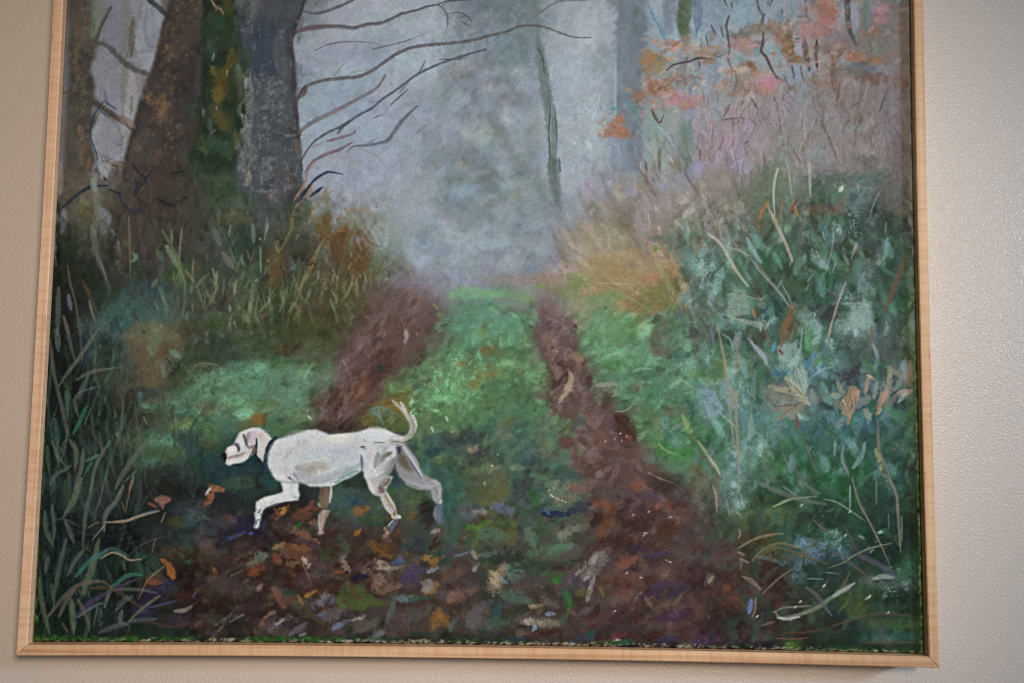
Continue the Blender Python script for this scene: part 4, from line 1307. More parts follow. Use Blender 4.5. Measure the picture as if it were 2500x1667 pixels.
for _ in range(170):
    f = rng.random(); y = 740 + f * 820; cx = np.interp(y, [740, 860, 950, 1050, 1150, 1250, 1350, 1560], [1345, 1368, 1395, 1440, 1500, 1560, 1610, 1660]); hw = np.interp(y, [740, 950, 1150, 1350, 1560], [24, 40, 70, 130, 210])
    dab(cx + rng.uniform(-1, 1) * hw, y, rng.uniform(20, 44), rng.uniform(10, 20), rng.uniform(30, 140), ['7a6664', '6f5a56', '836c66', '614a46', '75605c', '6a5a5e', '8a7468'][rng.integers(7)], a=.6, dry=.38, idn=TRACK2)
for _ in range(90):
    f = rng.random(); y = 700 + f * 330; cx = np.interp(y, [700, 800, 900, 1000], [1010, 930, 870, 815]); hw = np.interp(y, [700, 1000], [50, 42])
    dab(cx + rng.uniform(-1, 1) * hw, y, rng.uniform(18, 40), rng.uniform(8, 16), rng.uniform(40, 70), ['7a6462', '6c5652', '80685f', '5c463f', '75605e'][rng.integers(5)], a=.6, dry=.38, idn=TRACK)
S(tK, "845,445 875,520 855,610 800,690 765,745", (40, 70), 'a7987b', imp=.8, tp=(.2, .3), idn=TRACK2)
S(tK, "870,330 930,330 980,380", 66, '967658', a=.85, dry=.15, idn=TRACK2)
S(tK, "880,395 830,390", 40, '6a4226', a=.8, idn=TRACK2)
S(tK, "1110,600 1200,585 1270,600 1280,680", 50, '968d82', a=.85, dry=.15, imp=.5)
S(tK, "1140,690 1130,760", 110, '7d8a78', a=.5, dry=.3)
S(tK, "1190,680 1230,760", 100, '3f2620', a=.7, dry=.45)
S(tK, "1300,820 1350,770 1420,760", 60, '3f6a4c', a=.9, imp=.4)
S(tK, "1260,830 1350,830 1430,780 1420,690", 16, '8aa88c', a=.6)
for x, y in ((1325, 1035), (1380, 1060), (1270, 1085), (1335, 1100), (1185, 1105), (745, 285), (690, 655)):
    dab(x, y, 18, 12, rng.uniform(0, 180), 'b8aa9c', t=tK, imp=.9, dry=.25)
S(tK, "1390,1060 1410,1090", 26, '9a4a34', t=None) if False else dab(1405, 1075, 40, 30, 40, '8f4a34', t=tK, dry=.2)
S(tK, "900,10 950,70 970,100", 46, 'a08a74', a=.8, dry=.35, imp=.6)
S(tK, "905,50 930,90", 26, '2f2a2a', a=.8)
S(tK, "1575,1390 1700,1450 1830,1500 1890,1568", 14, '9a8f78', imp=.6)
S(tK, "680,1310 620,1400 555,1495", 22, '3f2a28', a=.85)
# grass tufts between the ruts
blobs(tK, """
130 20 200 120 66a07c .25
300 130 130 110 5a906c .3
60 120 90 110 6a8a48 .35
250 300 160 60 3f6a48 .35
110 290 110 60 6a5f38 .45
70 500 110 90 86884c .4
180 470 130 70 7a7a44 .45
290 400 110 40 8ac48a .45
280 620 160 110 4a7250 .25
440 660 120 100 4c6238 .3
560 540 110 90 6fae74 .45
200 760 130 80 568052 .35
350 880 200 110 477452 .25
560 900 160 90 4f8058 .3
120 900 110 80 5a9058 .4
280 960 110 70 5c5c34 .4
470 1000 130 30 6aa468 .5
680 1030 130 110 4c7a54 .3
400 1060 160 60 4a6a54 .3
500 1160 200 110 355058 .35
170 1110 110 90 3a4434 .3
660 1190 70 70 7c9460 .3
700 1340 130 130 4a6250 .3
420 1350 110 160 3a525c .35
200 1400 160 130 566044 .25
540 1450 110 110 2f3430 .3
880 1200 60 60 7a6a54 .4
1250 100 160 130 568440 .3
1180 60 130 110 6fa070 .3
1420 120 60 110 5a8a48 .3
1560 110 90 60 8ab890 .45
1300 350 190 110 68986e .3
1230 400 110 60 568a4c .35
1280 300 130 40 7fac84 .4
1500 480 130 70 44704e .25
1650 500 160 110 4a7855 .3
1850 480 200 110 547c5a .3
1950 420 160 70 7fb090 .4
2000 560 130 60 6fa27c .4
1820 580 60 26 70b48c .1 30
1580 568 30 12 7ac09a .1
1880 700 160 110 4a6e52 .25
1550 680 160 110 4f7556 .3
1740 300 90 50 6a5444 .35
1650 200 60 110 5a5040 .35
1880 320 90 60 2f5a50 .3
1480 600 60 30 8a6a5c .45
1180 500 90 60 4a7458 .3
1300 640 60 90 6f9a6a .35
1700 900 130 160 4a7c5c .35
1620 800 60 160 3a7248 .35
1560 930 130 130 55825c .3
1720 980 70 110 7f9c94 .45
2060 660 40 110 7890a0 .3
1980 800 110 70 202c36 .4
1800 830 160 60 5a6a4c .3
1650 950 40 110 6a6a3c .4 15
1820 1080 110 90 2f7050 .35
1960 1000 60 130 35702f .3
1800 1150 90 130 6f988c .45 -40
1650 1100 110 70 44803c .3
1720 1200 110 60 3a7c34 .3
1900 1250 110 110 3c8034 .3
2020 1230 60 90 4a8a3a .3
1600 1270 110 60 6c8a80 .45
1880 1350 160 80 5c7a60 .35
1980 1450 110 110 5f7258 .4
1550 1180 90 90 66705a .4
""", a=.7, imp=.35, soft=.45)
many(tK, 26, '86b48e', "1150,360 1230,320 1300,300\n1440,470 1520,440 1620,450\n1780,600 1840,570 1885,545\n1960,380 2040,440 2091,500\n1850,520 1960,600", a=.6, dry=.25)
many(tK, 20, '8a6030', "40,290 110,260 190,240\n90,310 170,260\n0,560 50,580\n120,520 180,470", a=.75, dry=.35)
many(tK, 16, '2f5050', "240,700 300,715\n490,60 520,80", a=.8)
S(tK, "1890,870 1950,1000 2040,1140 2091,1190", (50, 40), '8c9a58', a=.85, dry=.15, imp=.6)
S(tK, "1780,1010 1850,960 1900,930", 30, '84907c', a=.7, dry=.2)
S(tK, "1660,1120 1740,1190 1840,1230", 18, '86a05a', a=.8)
scatter(260, (1000, 1020, 1420, 1230), 32, 17, (-20, 80), a=.62, dry=.3, soft=.4, pal=['4f7a54', '5c8458', '3f6450', '66705a', '4a6a50', '587a62', '6a7a4c', '3c5a50', '4c6058'])
for x, y, r in ((10, 1150, 26), (75, 1212, 24), (155, 1330, 22), (85, 1490, 26), (715, 1530, 20), (205, 1225, 16)):
    dab(x, y, r, r, rng.uniform(0, 180), 'c6a894', t=tK, imp=.9, dry=.15)
# grass left of rut one (tile J / I)
blobs(tJ, """
150 120 200 130 3c4c2c .25
450 100 200 130 444e2c .25
650 180 130 110 4a4c2e .3
350 270 110 50 55402a .35
520 280 130 110 5a6a48 .35
60 430 130 80 7abf90 .45
300 470 200 60 6a9468 .35
550 430 170 60 648a64 .35
620 560 130 110 6f8272 .4
150 560 220 110 66967a .3
380 600 160 110 719a84 .35
200 700 200 130 5f8268 .3
100 780 130 60 6a7a4a .35
400 700 130 130 6f9a80 .35
350 860 200 80 5d7f58 .3
430 880 130 60 6f9458 .35
270 920 60 40 3f5a4c .3
40 900 60 36 9a6a28 .25
60 860 60 26 7a6a38 .35
300 1000 260 60 4c7048 .3
520 970 90 60 3c4a3c .3
500 860 60 70 6f8068 .2
560 740 50 80 5a4030 .35
1120 850 90 40 5f8f8a .35
1200 780 130 60 8a7a34 .35
1050 900 110 50 86702c .35
1250 900 130 90 6a7a38 .35
1300 780 110 70 8a6e2c .4
1350 680 160 60 6a7a3c .35
1300 600 110 50 6fa868 .4
1400 520 160 70 5a8058 .35
1550 560 110 80 557858 .3
1250 640 60 40 6a9458 .4
1620 570 60 40 6a5f38 .3
1700 660 160 90 74b878 .45
1850 640 130 110 6fb078 .4
1900 560 130 70 5a8a58 .35
1750 400 160 130 6aa870 .4
1900 390 70 30 8a7034 .2 30
2040 560 90 36 87692f .2 30
1880 260 160 110 5a9868 .35
2000 130 110 130 66a47c .35
1850 60 160 110 4f8466 .3
1650 220 110 130 5c6a54 .45
1750 750 160 110 5f9a64 .35
1600 700 110 90 649868 .35
1900 850 160 130 558852 .3
1600 880 130 130 55804c .3
1950 920 110 110 4c7244 .35
1480 1000 70 160 7a9068 .35
1700 1000 110 60 67905e .4
1900 1060 160 70 2f3c3a .3
1800 1130 130 60 3c3a3c .3
1650 1200 200 130 3c6450 .35
1620 1210 70 60 243c44 .3
1700 1280 70 50 7a9048 .35
1850 1330 110 110 55784c .35
1740 1390 130 110 2c443c .3
2000 1400 110 130 5a603a .3
1950 1230 110 90 3c5a3c .3
2050 1250 90 90 38343a .35
1980 1180 60 40 c0a088 .35
1560 1330 60 160 3a7464 .35
1750 1480 90 110 3c6a5c .35
1300 950 160 50 4c5a34 .35
1400 900 50 130 6a7a44 .35
""", a=.68, imp=.35, soft=.45)
many(tJ, 16, '5f9490', "1040,820 1100,800 1180,800 1330,875\n1070,830 1140,880 1180,960\n1180,810 1210,900\n1130,800 1150,900", a=.85, imp=.6)
for p, w in (("485,825 500,880 525,905", 18), ("1750,880 1770,930", 18), ("1615,975 1640,1025", 14), ("1800,1010 1810,1030", 12)):
    S(tJ, p, w, 'c9cbbb', imp=.8)
scatter(140, (1000, 860, 1180, 1010), 18, 8, (0, 180), a=.75, dry=.5, pal=['6cab78', '7ab884', '5f9a68', '8ac090'], imp=.5)
many(tJ, 20, '3c5038', "0,120 60,200 110,240\n20,60 80,160", a=.7, dry=.2)

rebrush(900, (480, 790, 1720, 1140), 18, 7, (-20, 80), a=.8, dry=.36, vj=.045, cj=.012, pj=6)
rebrush(700, (480, 760, 1720, 1160), 18, 9, (-20, 80), a=.85, dry=.5, cj=.014, pj=5, mul=(.74, 1.2))
# ---- left grasses and undergrowth (tile I) -----------------------------------
scatter(700, (95, 800, 520, 1560), 36, 9, (50, 130), a=.42, dry=.42, vj=.028, cj=.01, curve=.12)
blobs(tI, """
600 60 130 90 4a7068 .35
800 40 130 60 3f6868 .4
500 280 60 110 2f5560 .4
580 380 60 60 3c5d58 .4
680 250 130 160 26322a .3
1030 110 130 60 6d6448 .3
1100 60 60 90 5f7a68 .3
1450 140 160 130 4a5234 .3
1600 60 130 60 3f5a32 .3
1500 320 130 110 3f502c .3
1700 260 200 160 2f3e30 .35
1850 350 160 110 3a4c38 .4
1900 150 90 130 4a5c40 .4
1300 480 90 110 2c4032 .35
1550 420 130 40 6a7052 .4
1350 600 160 130 455a3c .35
1500 640 130 60 66a27c .45
1650 560 200 90 6aa27c .4
1900 500 200 110 70ac82 .4
2000 620 160 110 619672 .35
1750 700 160 60 5f8c68 .4
1850 740 130 50 7cb88c .45
1950 850 110 50 8ad09a .4
1900 880 60 36 96d8a4 .35
1550 800 160 60 6f5f40 .4
1250 760 220 60 5f8c74 .4
1060 800 110 50 6db894 .4
1430 830 110 40 6a9a80 .4
1350 950 130 60 7a8a48 .4
1420 990 90 50 74b06c .4
1700 950 160 90 5f8468 .35
1950 960 110 50 7a6a38 .35
2050 900 50 60 9a6a2c .3
1600 1050 130 110 556e48 .35
1900 1080 60 60 3a5a4c .3
1000 640 200 60 55604a .4
900 680 110 60 33261f .35
1090 660 110 60 33424c .4
980 700 20 60 5f8aa0 .3
1210 670 24 50 3f6f98 .3
760 740 40 160 6a4a3a .45
700 560 110 90 3a4a30 .4
1150 900 160 110 44503a .35
950 880 110 110 2c2a24 .35
850 1050 130 90 5f7c5c .45
1130 1090 160 60 68a078 .45
1250 1110 90 50 6fae84 .45
950 1030 60 110 5a5a3c .4
1450 1130 130 130 24484a .3
1200 1230 160 50 4c6430 .3
1350 1200 60 40 66802c .35
1480 1330 60 70 3a5c34 .35
1080 1300 90 40 4c8a6c .35 35
1250 1400 260 110 2c3232 .25
1600 1350 160 160 1f4640 .25
1750 1400 160 90 24383f .25
1900 1380 160 110 234a4a .25
1850 1480 160 60 4a6048 .35
2060 1500 30 60 1f2420 .3
1620 1150 110 60 4a4a30 .35
700 1000 200 90 2c342e .3
600 850 160 110 1f2724 .3
350 850 110 130 16221f .3
160 1000 90 110 274a40 .35
200 1480 110 90 31504a .35
330 1400 110 110 1a2420 .3
700 1350 160 130 242c2c .3
1000 1500 200 110 26282a .3
1300 1500 160 90 2a2420 .35
""", a=.7, imp=.3, soft=.5)
fill("840,120 1000,70 1180,80 1340,190 1355,340 1210,400 1190,560 1000,590 870,380", '685a41', t=tI, soft=4, warp=22, a=.88, imp=.4, col2='6b6a50')
S(tI, "1100,30 1120,150 1060,350", 110, '6a7a62', a=.6, dry=.3, soft=.6)
S(tI, "1260,280 1340,340", 60, '6f9384', a=.8, dry=.2)
S(tI, "1180,410 1200,520", 40, '627f72', a=.7, dry=.2)
many(tI, 16, '232e26', "1210,340 1260,400 1300,470\n1390,330 1330,420 1380,480\n1250,480 1300,500\n990,110 1040,130", a=.7, dry=.25)
rebrush(500, (95, 790, 520, 1250), 22, 6, (40, 140), a=.8, dry=.38, vj=.04, pj=6)
rebrush(450, (95, 790, 560, 1280), 22, 9, (40, 140), a=.8, dry=.55, cj=.01, pj=5, mul=(.7, 1.25))
scatter(140, (92, 840, 340, 1545), 100, 7, (68, 112), a=.5, dry=.3, pal=['44604f', '557260', '3a5848', '5f7a66', '35503f', '4c6c5c', '46685c', '5c6a58'], curve=.1, soft=.3)
scatter(120, (230, 980, 480, 1500), 80, 5, (50, 120), a=.5, dry=.34, pal=['3c4c46', '4a584e', '2f423a', '54604f', '3f4a48'], curve=.12, soft=.3)
GB = dict(a=.8, imp=.5, edge=.5, dry=.22, br=.5, soft=.3)
for p, w, c in (("280,-20 332,180 392,395", 28, '6d6a58'), ("430,-10 441,250 452,385", 22, '625c50'), ("602,88 500,230 400,375 310,490 235,605", 34, '6c6c5e'), ("160,200 188,450 230,650 270,820 312,1000 300,1120 258,1285", 36, '626459'),
                ("805,430 600,458 500,490 395,545", (12, 48), '6b6e61'), ("500,520 425,680 382,740 418,885", 42, '5d6359'), ("482,795 430,920 365,1045", 38, '2f7c52'), ("702,1105 620,1240 560,1380 520,1568", 32, '6b7b69'),
                ("1065,1085 960,1200 870,1330 790,1460 757,1535", (40, 66), '67735f'), ("460,1180 441,1350 378,1545", 40, '707b61'), ("338,1090 392,1200 390,1365", 42, '66765d'), ("180,1100 242,1300", 28, '6a7262'),
                ("342,1330 200,1420 158,1505", 38, '5b6b59'), ("130,1150 152,1400", 38, '50635d'), ("500,960 620,1150 772,1445", 10, '6c5c4a'), ("922,1420 880,1562", 28, 'a08469'), ("300,650 320,900", 30, '4f6a5c'),
                ("600,605 450,650 380,690", 14, '6d747a'), ("760,1030 780,1060", 22, '8f8a68'), ("840,1060 830,1200", 18, '7a5f3c'), ("1010,880 1050,960", 20, '7d866c'), ("1470,420 1560,395 1690,410", 20, '7a7d64'),
                ("530,800 470,960", 14, '4a6a50'), ("220,100 235,290", 50, '566660'), ("600,1230 480,1290", 26, '58907a'), ("540,1290 480,1390", 30, '3c7c5c'), ("660,1460 690,1350", 22, '3c7a54'), ("940,1380 830,1480", 20, '4c7c64'),
                ("290,1100 240,1230", 24, '4c5f48'), ("420,1250 380,1100", 18, '56664e')):
    S(tI, p, w, c, **GB)
# ---- lower-left corner grasses (tile M) ---------------------------------------
blobs(tM, """
300 500 200 200 14221e .25
700 500 260 160 171c17 .25
200 1100 200 200 12241f .25
900 1050 260 200 151c16 .25
1150 350 220 110 1f2a26 .3
1350 480 200 130 2c3c3c .35
1500 560 260 90 3a474c .4
1250 600 130 110 25332c .35
1580 290 90 80 5c8a72 .35
1450 260 130 60 3f5450 .35
1330 390 90 60 4c4a20 .3
1550 380 130 60 4c6a60 .4
1700 450 160 90 3c4a58 .4
1750 300 160 130 2c2a2e .3
1900 450 160 110 2f3a5c .4
1800 600 200 110 2f2f36 .35
1450 720 60 80 4c8a74 .3
1350 680 110 60 5c4a30 .4
1550 690 60 60 4c3c28 .35
1100 800 110 110 3a5c50 .4
1600 750 200 110 231f1b .3
1500 900 200 130 1f2018 .3
1850 850 260 160 2f201c .3
1130 930 90 60 7a4a2c .35
1250 970 110 60 44506a .45
1150 1060 160 90 45385c .35
1050 1200 90 60 3f3560 .4
1400 1080 110 70 4a2f28 .35
1350 1280 160 110 3c4048 .4
1480 1340 130 70 5c3f3a .35
1700 1150 260 160 2c1f1b .3
2000 1000 160 160 55403a .4
1950 730 130 60 7a5c44 .35
2060 820 60 60 7a4428 .3
1250 1150 110 130 1c2a1e .35
1200 1380 260 60 1f3326 .3
1900 1350 200 130 2c211e .3
""", a=.75, imp=.3, soft=.5)
for p, w, c in (("482,-10 410,180 318,345", 56, '6a7a5d'), ("592,-10 552,170 520,300 490,620", 36, '606e63'), ("692,-10 652,170 600,315", 15, '6e6a52'), ("862,55 800,190 722,280 690,370 690,475", 42, '747c72'), ("942,-10 880,305", 13, '8c7259'),
                ("848,198 880,305", 16, '8d7258'), ("700,405 578,552", 13, '918c7c'), ("150,288 160,450 226,605", (40, 56), '60705d'), ("210,230 232,420 226,560", 36, '63725f'), ("330,370 372,460 412,575", 42, '6b7161'),
                ("342,538 290,760 242,1000 230,1150", 38, '606659'), ("182,695 150,850", 36, '5c6256'), ("98,900 110,1050 142,1230 192,1405", 46, '6e7663'), ("642,538 590,760 520,950 510,1040", (40, 76), '6b7b5b'), ("430,880 560,740 722,632", 42, '40786f'),
                ("500,640 420,740 350,880", 40, '66665a'), ("640,715 740,630 850,660 915,700", 30, '4c8074'), ("655,720 760,662 860,692 922,732 1045,720", 20, 'ab9b83'), ("178,1245 300,1092 420,982 540,935 680,930 752,982", 38, '706656'), ("280,1240 330,1130 420,1000", 44, '6d5f4e'),
                ("752,975 722,1060 690,1165", 36, '707b67'), ("742,990 900,872 1035,868", 40, '408a79'), ("430,1252 560,1120 700,1040 900,940 1042,890", (60, 26), '524868'), ("450,1250 600,1150 680,1120", 30, '6c6a78'), ("762,1000 1000,1000 1172,1032", 32, '5a5e5f'), ("560,990 740,985 960,1120 1050,1180", 40, '5c4d3b'),
                ("1192,1058 1080,1140 972,1230 915,1295", 36, '727363'), ("910,1290 1170,1268", 40, '5c6364'), ("1100,1300 1300,1340 1420,1320", 30, '4f3f33'), ("945,1060 860,1110 795,1190", (46, 60), '566163'), ("852,1190 832,1290 905,1320", 42, '686f68'), ("905,1310 780,1340 640,1392", 46, '5c585a'), ("640,1330 690,1290", 14, '5a5563'),
                ("392,1100 400,1250 412,1405", 54, '6e765d'), ("450,1090 540,1280 552,1385", 34, '6b6259'), ("632,1150 588,1335", 12, '6e7356'), ("650,1170 665,1250", 22, '565f66'), ("1245,782 1100,900 1050,980 1002,1085", 18, '8e6f55'), ("1225,520 1050,580 920,680", 12, '4f5a6c'), ("1155,530 1120,680", 15, '7a6a54'),
                ("1245,300 1205,400", 18, '7c7360'), ("1492,1065 1560,985 1640,958 1745,972", 26, '60607c'), ("1098,1165 1250,1130 1355,1098", 24, '5f5282'), ("1335,1198 1440,1180 1555,1098", (50, 20), '9c8c7a'), ("1708,1322 1820,1250 1912,1150", (40, 20), '8c8172'), ("310,1310 360,1400", 26, '5c4c38'),
                ("540,440 600,400 660,380", 16, '6d7358'), ("220,370 330,360 480,440", 14, '626a66'), ("500,600 580,670", 12, '6d5c50'), ("210,950 220,1100", 30, '5f665c'), ("490,1040 450,1000", 24, '6b6a5a'), ("1090,1190 1000,1210", 16, '5c4c44')):
    S(tM, p, w, c, **GB)
S(tM, "1195,284 1080,310 950,352 880,376 700,388", (18, 30), 'b49d87', imp=.7, dry=.08)
S(tM, "1180,275 1000,320", 20, '5c7c7c', a=.7, dry=.2)
for x, y, l, w, an, c in ((1225, 180, 110, 70, 0, '9c6c5a'), (1220, 225, 50, 46, 90, '8f6450'), (1130, 232, 80, 30, -25, '8d5040'), (1715, 80, 110, 60, -10, 'a46d4a'), (1660, 150, 90, 60, 70, '9c5c40'), (1640, 200, 90, 60, 60, 'a3553a'), (1640, 100, 80, 26, 55, 'd3d2ca'),
                         (1240, 745, 60, 40, -30, 'b36b30'), (1300, 835, 120, 70, -70, 'ab692e'), (1150, 935, 100, 50, 0, '7d4b2f'), (1700, 832, 70, 36, -55, 'c48d42'), (1900, 500, 160, 20, 15, '4d66a8'), (1860, 530, 90, 16, 20, '4a62a0'), (1960, 690, 130, 60, 20, '7c5c46'), (2060, 840, 90, 60, 40, '8a4a2a'), (1900, 850, 120, 16, 25, 'b8a88a')):
    dab(x, y, l, w, an, c, t=tM, dry=.12, imp=.6, edge=.6)
S(tM, "1830,1300 1930,1240 2005,1222", (14, 26), 'c8bbb2', dry=.35, imp=.7)
S(tM, "1720,1390 1790,1310", 26, 'a58a7c', dry=.4, imp=.5)
dab(1550, 1310, 60, 40, 30, 'a8725c', t=tM, dry=.3)

# ---- fallen leaves and litter (tiles N, O) -------------------------------------
scatter(900, (470, 1220, 1460, 1565), 26, 13, (-40, 60), a=.6, dry=.34, vj=.045, cj=.018, imp=.4)
scatter(330, (480, 1250, 1460, 1550), 22, 12, (-60, 60), a=.7, dry=.34, imp=.5,
        pal=['5c3f33', '6b4a3a', '4a2e25', '7a5644', '3a2a24', '5f5450', '4f5a44', '3a4a38', '6f5c5a', '2f2622', '84583a', '565060', '45594f'])
scatter(420, (1440, 1200, 1900, 1565), 28, 14, (-50, 70), a=.55, dry=.34, imp=.35,
        pal=['4a2c22', '5a3a2e', '3a221e', '6a4636', '44302e', '40283a', '352026', '5c4a44', '7a4a38', '4c3646', '332422'])
scatter(260, (480, 1230, 1460, 1550), 46, 26, (-40, 50), a=.6, dry=.25, soft=.45, pal=['5a4238', '46342e', '6a5246', '524848', '4a5244', '64544c', '3c2e2a', '58464c', '4c5c48'])
scatter(200, (1440, 1180, 1880, 1560), 50, 28, (-40, 60), a=.6, dry=.25, soft=.45, pal=['4a3028', '3d2623', '584038', '443032', '392630', '52443f', '61493e'])
blobs(tN, """
560 60 110 110 2f3c40 .3
480 150 90 60 262c30 .3
300 240 160 60 2a2a28 .25
860 250 160 160 3c5c50 .3
960 200 110 60 355068 .4
1100 300 130 160 40503c .35
870 420 130 60 3f3a42 .35
1060 120 60 110 3c4a44 .3
1350 170 160 110 4a6450 .3
1450 200 130 130 4f6240 .35
1330 50 130 60 3c6a5c .3
1850 150 110 160 2f5f52 .3
1980 300 110 90 5c7078 .35
1850 430 130 110 3a6050 .3
1600 300 60 130 231c1c .25
1460 330 60 110 7a5a2c .45
1200 450 130 60 40342f .35
90 430 110 110 26304a .35
260 430 110 110 261d1b .25
150 560 110 90 241f22 .3
""", a=.72, imp=.3, soft=.5)
LEAF = dict(t=tN, imp=.65, edge=1.1, dry=.27, a=.84)
for r in """310 280 60 56 60 d2922f
345 255 44 30 70 cf8c2e
285 262 30 30 0 cf9434
240 295 50 36 -60 a06a58
212 318 40 26 70 955f4c
550 230 90 40 60 93574a
590 265 90 40 -20 93574a
500 270 90 40 20 8c5244
480 320 130 90 10 7a4630
435 425 70 44 50 2f7c24
480 490 150 80 -30 9a6a50
610 560 60 26 -40 a0705c
1020 270 100 90 20 ac722b
980 480 60 44 40 b5742e
1000 470 40 20 60 b5742e
1080 350 150 60 15 436638
1170 400 110 60 0 37593c
860 590 150 70 -60 4f6242
690 700 120 60 -50 42592d
420 670 200 150 -20 85553c
470 620 150 60 -10 93603f
270 600 100 50 25 b28a5b
250 720 80 70 -60 9c5a40
500 740 60 40 -60 cdbfae
540 785 50 40 60 b8a898
390 760 90 60 10 8f6a4a
880 800 110 60 -60 a98f80
850 720 70 40 50 8f8a7c
820 840 60 40 0 94553f
60 820 130 80 20 8f4e2e
100 710 90 90 30 84917d
20 760 60 60 20 7f7a68
1190 640 200 80 -35 86592c
1250 600 150 60 0 6c4a2a
1350 750 80 60 20 5275b5
1250 810 180 40 0 ab9c84
1340 800 150 40 15 8a7a6a
1180 900 60 110 80 a48a74
1410 640 60 40 -60 8c6b39
1620 710 60 60 30 ab7631
1700 730 130 50 20 b47b31
1680 780 60 40 50 9c6a30
1500 860 130 150 30 55476b
1670 820 100 40 20 9dabbb
1490 590 160 130 20 33494d
1700 560 160 130 60 5a4a34
1690 600 130 40 30 2f2c2c
690 1100 130 90 20 84879b
700 1060 60 60 0 9a8f94
560 1035 120 36 28 b98337
455 1090 90 36 -60 a07f38
375 1030 110 60 0 345034
270 1080 190 70 -60 905b48
350 1100 130 90 20 6c4f40
1270 980 200 100 10 8b6653
1150 960 90 50 50 a07460
1430 1085 190 60 0 78868d
1560 1080 190 50 5 3c5a40
1650 990 110 110 30 a27b3f
1620 960 60 110 60 8a969a
830 1320 170 50 28 808da2
780 1350 90 40 20 6f7a90
1020 1250 60 40 30 cbc2b7
960 1270 60 26 25 a8a09a
640 1250 70 50 20 4d4668
760 1220 160 110 20 6c6a6e
240 1320 160 60 40 72666a
290 1285 110 30 35 b8a8a4
440 1360 160 60 35 7b7178
480 1412 60 30 20 9192a4
110 1300 60 50 60 a06854
180 1230 110 40 30 9a7468
1400 1290 220 190 20 5f4f4b
1490 1250 130 110 -40 5a5654
1120 1210 170 130 0 564847
1700 1260 160 90 70 98692f
1790 1290 130 80 -50 9a6b30
1850 1320 100 60 60 587166
2040 1240 110 130 70 7f8189
2060 1320 60 60 20 8a9aa0
1860 860 190 130 20 6b4d3d
1980 840 130 130 60 4c3f42
1830 1070 80 60 70 a2715d
1950 1040 190 90 20 86604f
2050 690 70 50 -60 a2968c
2060 790 60 60 60 9aa0a4
1950 760 190 110 0 55463c
1750 1130 160 60 -30 4c3a24
1600 1400 260 60 0 3a4a40
1250 500 70 40 40 b8886a
1690 470 70 40 20 a8988c
1930 680 130 20 15 7d909c
2060 560 60 80 60 5c6c3c
2020 430 90 50 20 5c8a2c
90 980 60 50 60 9a8a80
60 1150 190 160 80 423434
720 870 260 26 -15 5f5a58
1000 890 110 60 20 20264c
850 1080 60 40 0 4a5a2e""".split('\n'):
    v = r.split(); dab(*[float(q) for q in v[:5]], hx(v[5]) * .9, **LEAF)
fill("760,1080 830,980 880,900 1010,960 1100,1030 1200,1080 1235,1130 1050,1175 830,1160", '4b5b2e', t=tN, soft=1, warp=16, a=.92, imp=.5)
S(tN, "920,950 950,1030 1030,1100", 50, '5a3526', a=.85, dry=.4)
S(tN, "850,1080 900,1140 980,1130", 40, '54382a', a=.8, dry=.5)
S(tN, "500,1165 600,1270 742,1372", 36, '53452f', a=.85)
S(tN, "745,1380 820,1390 885,1360", 40, '5c4a46', a=.8)
S(tN, "1312,1080 1290,1190 1240,1300", 54, '56635d', a=.85, dry=.1)
S(tN, "1225,1375 1150,1420 1100,1450", 56, '6b7a7a', a=.85, dry=.12)
S(tN, "1080,1430 1120,1470 1180,1470", 40, '62707c', a=.8)
S(tN, "1180,750 1280,820 1420,780", 90, 'b5a68c', a=.9, dry=.62, imp=.6)
S(tN, "1050,830 1150,760", 110, 'a39782', a=.85, dry=.68, imp=.5)
S(tN, "480,760 520,850 560,940", 16, '85735a', a=.8)
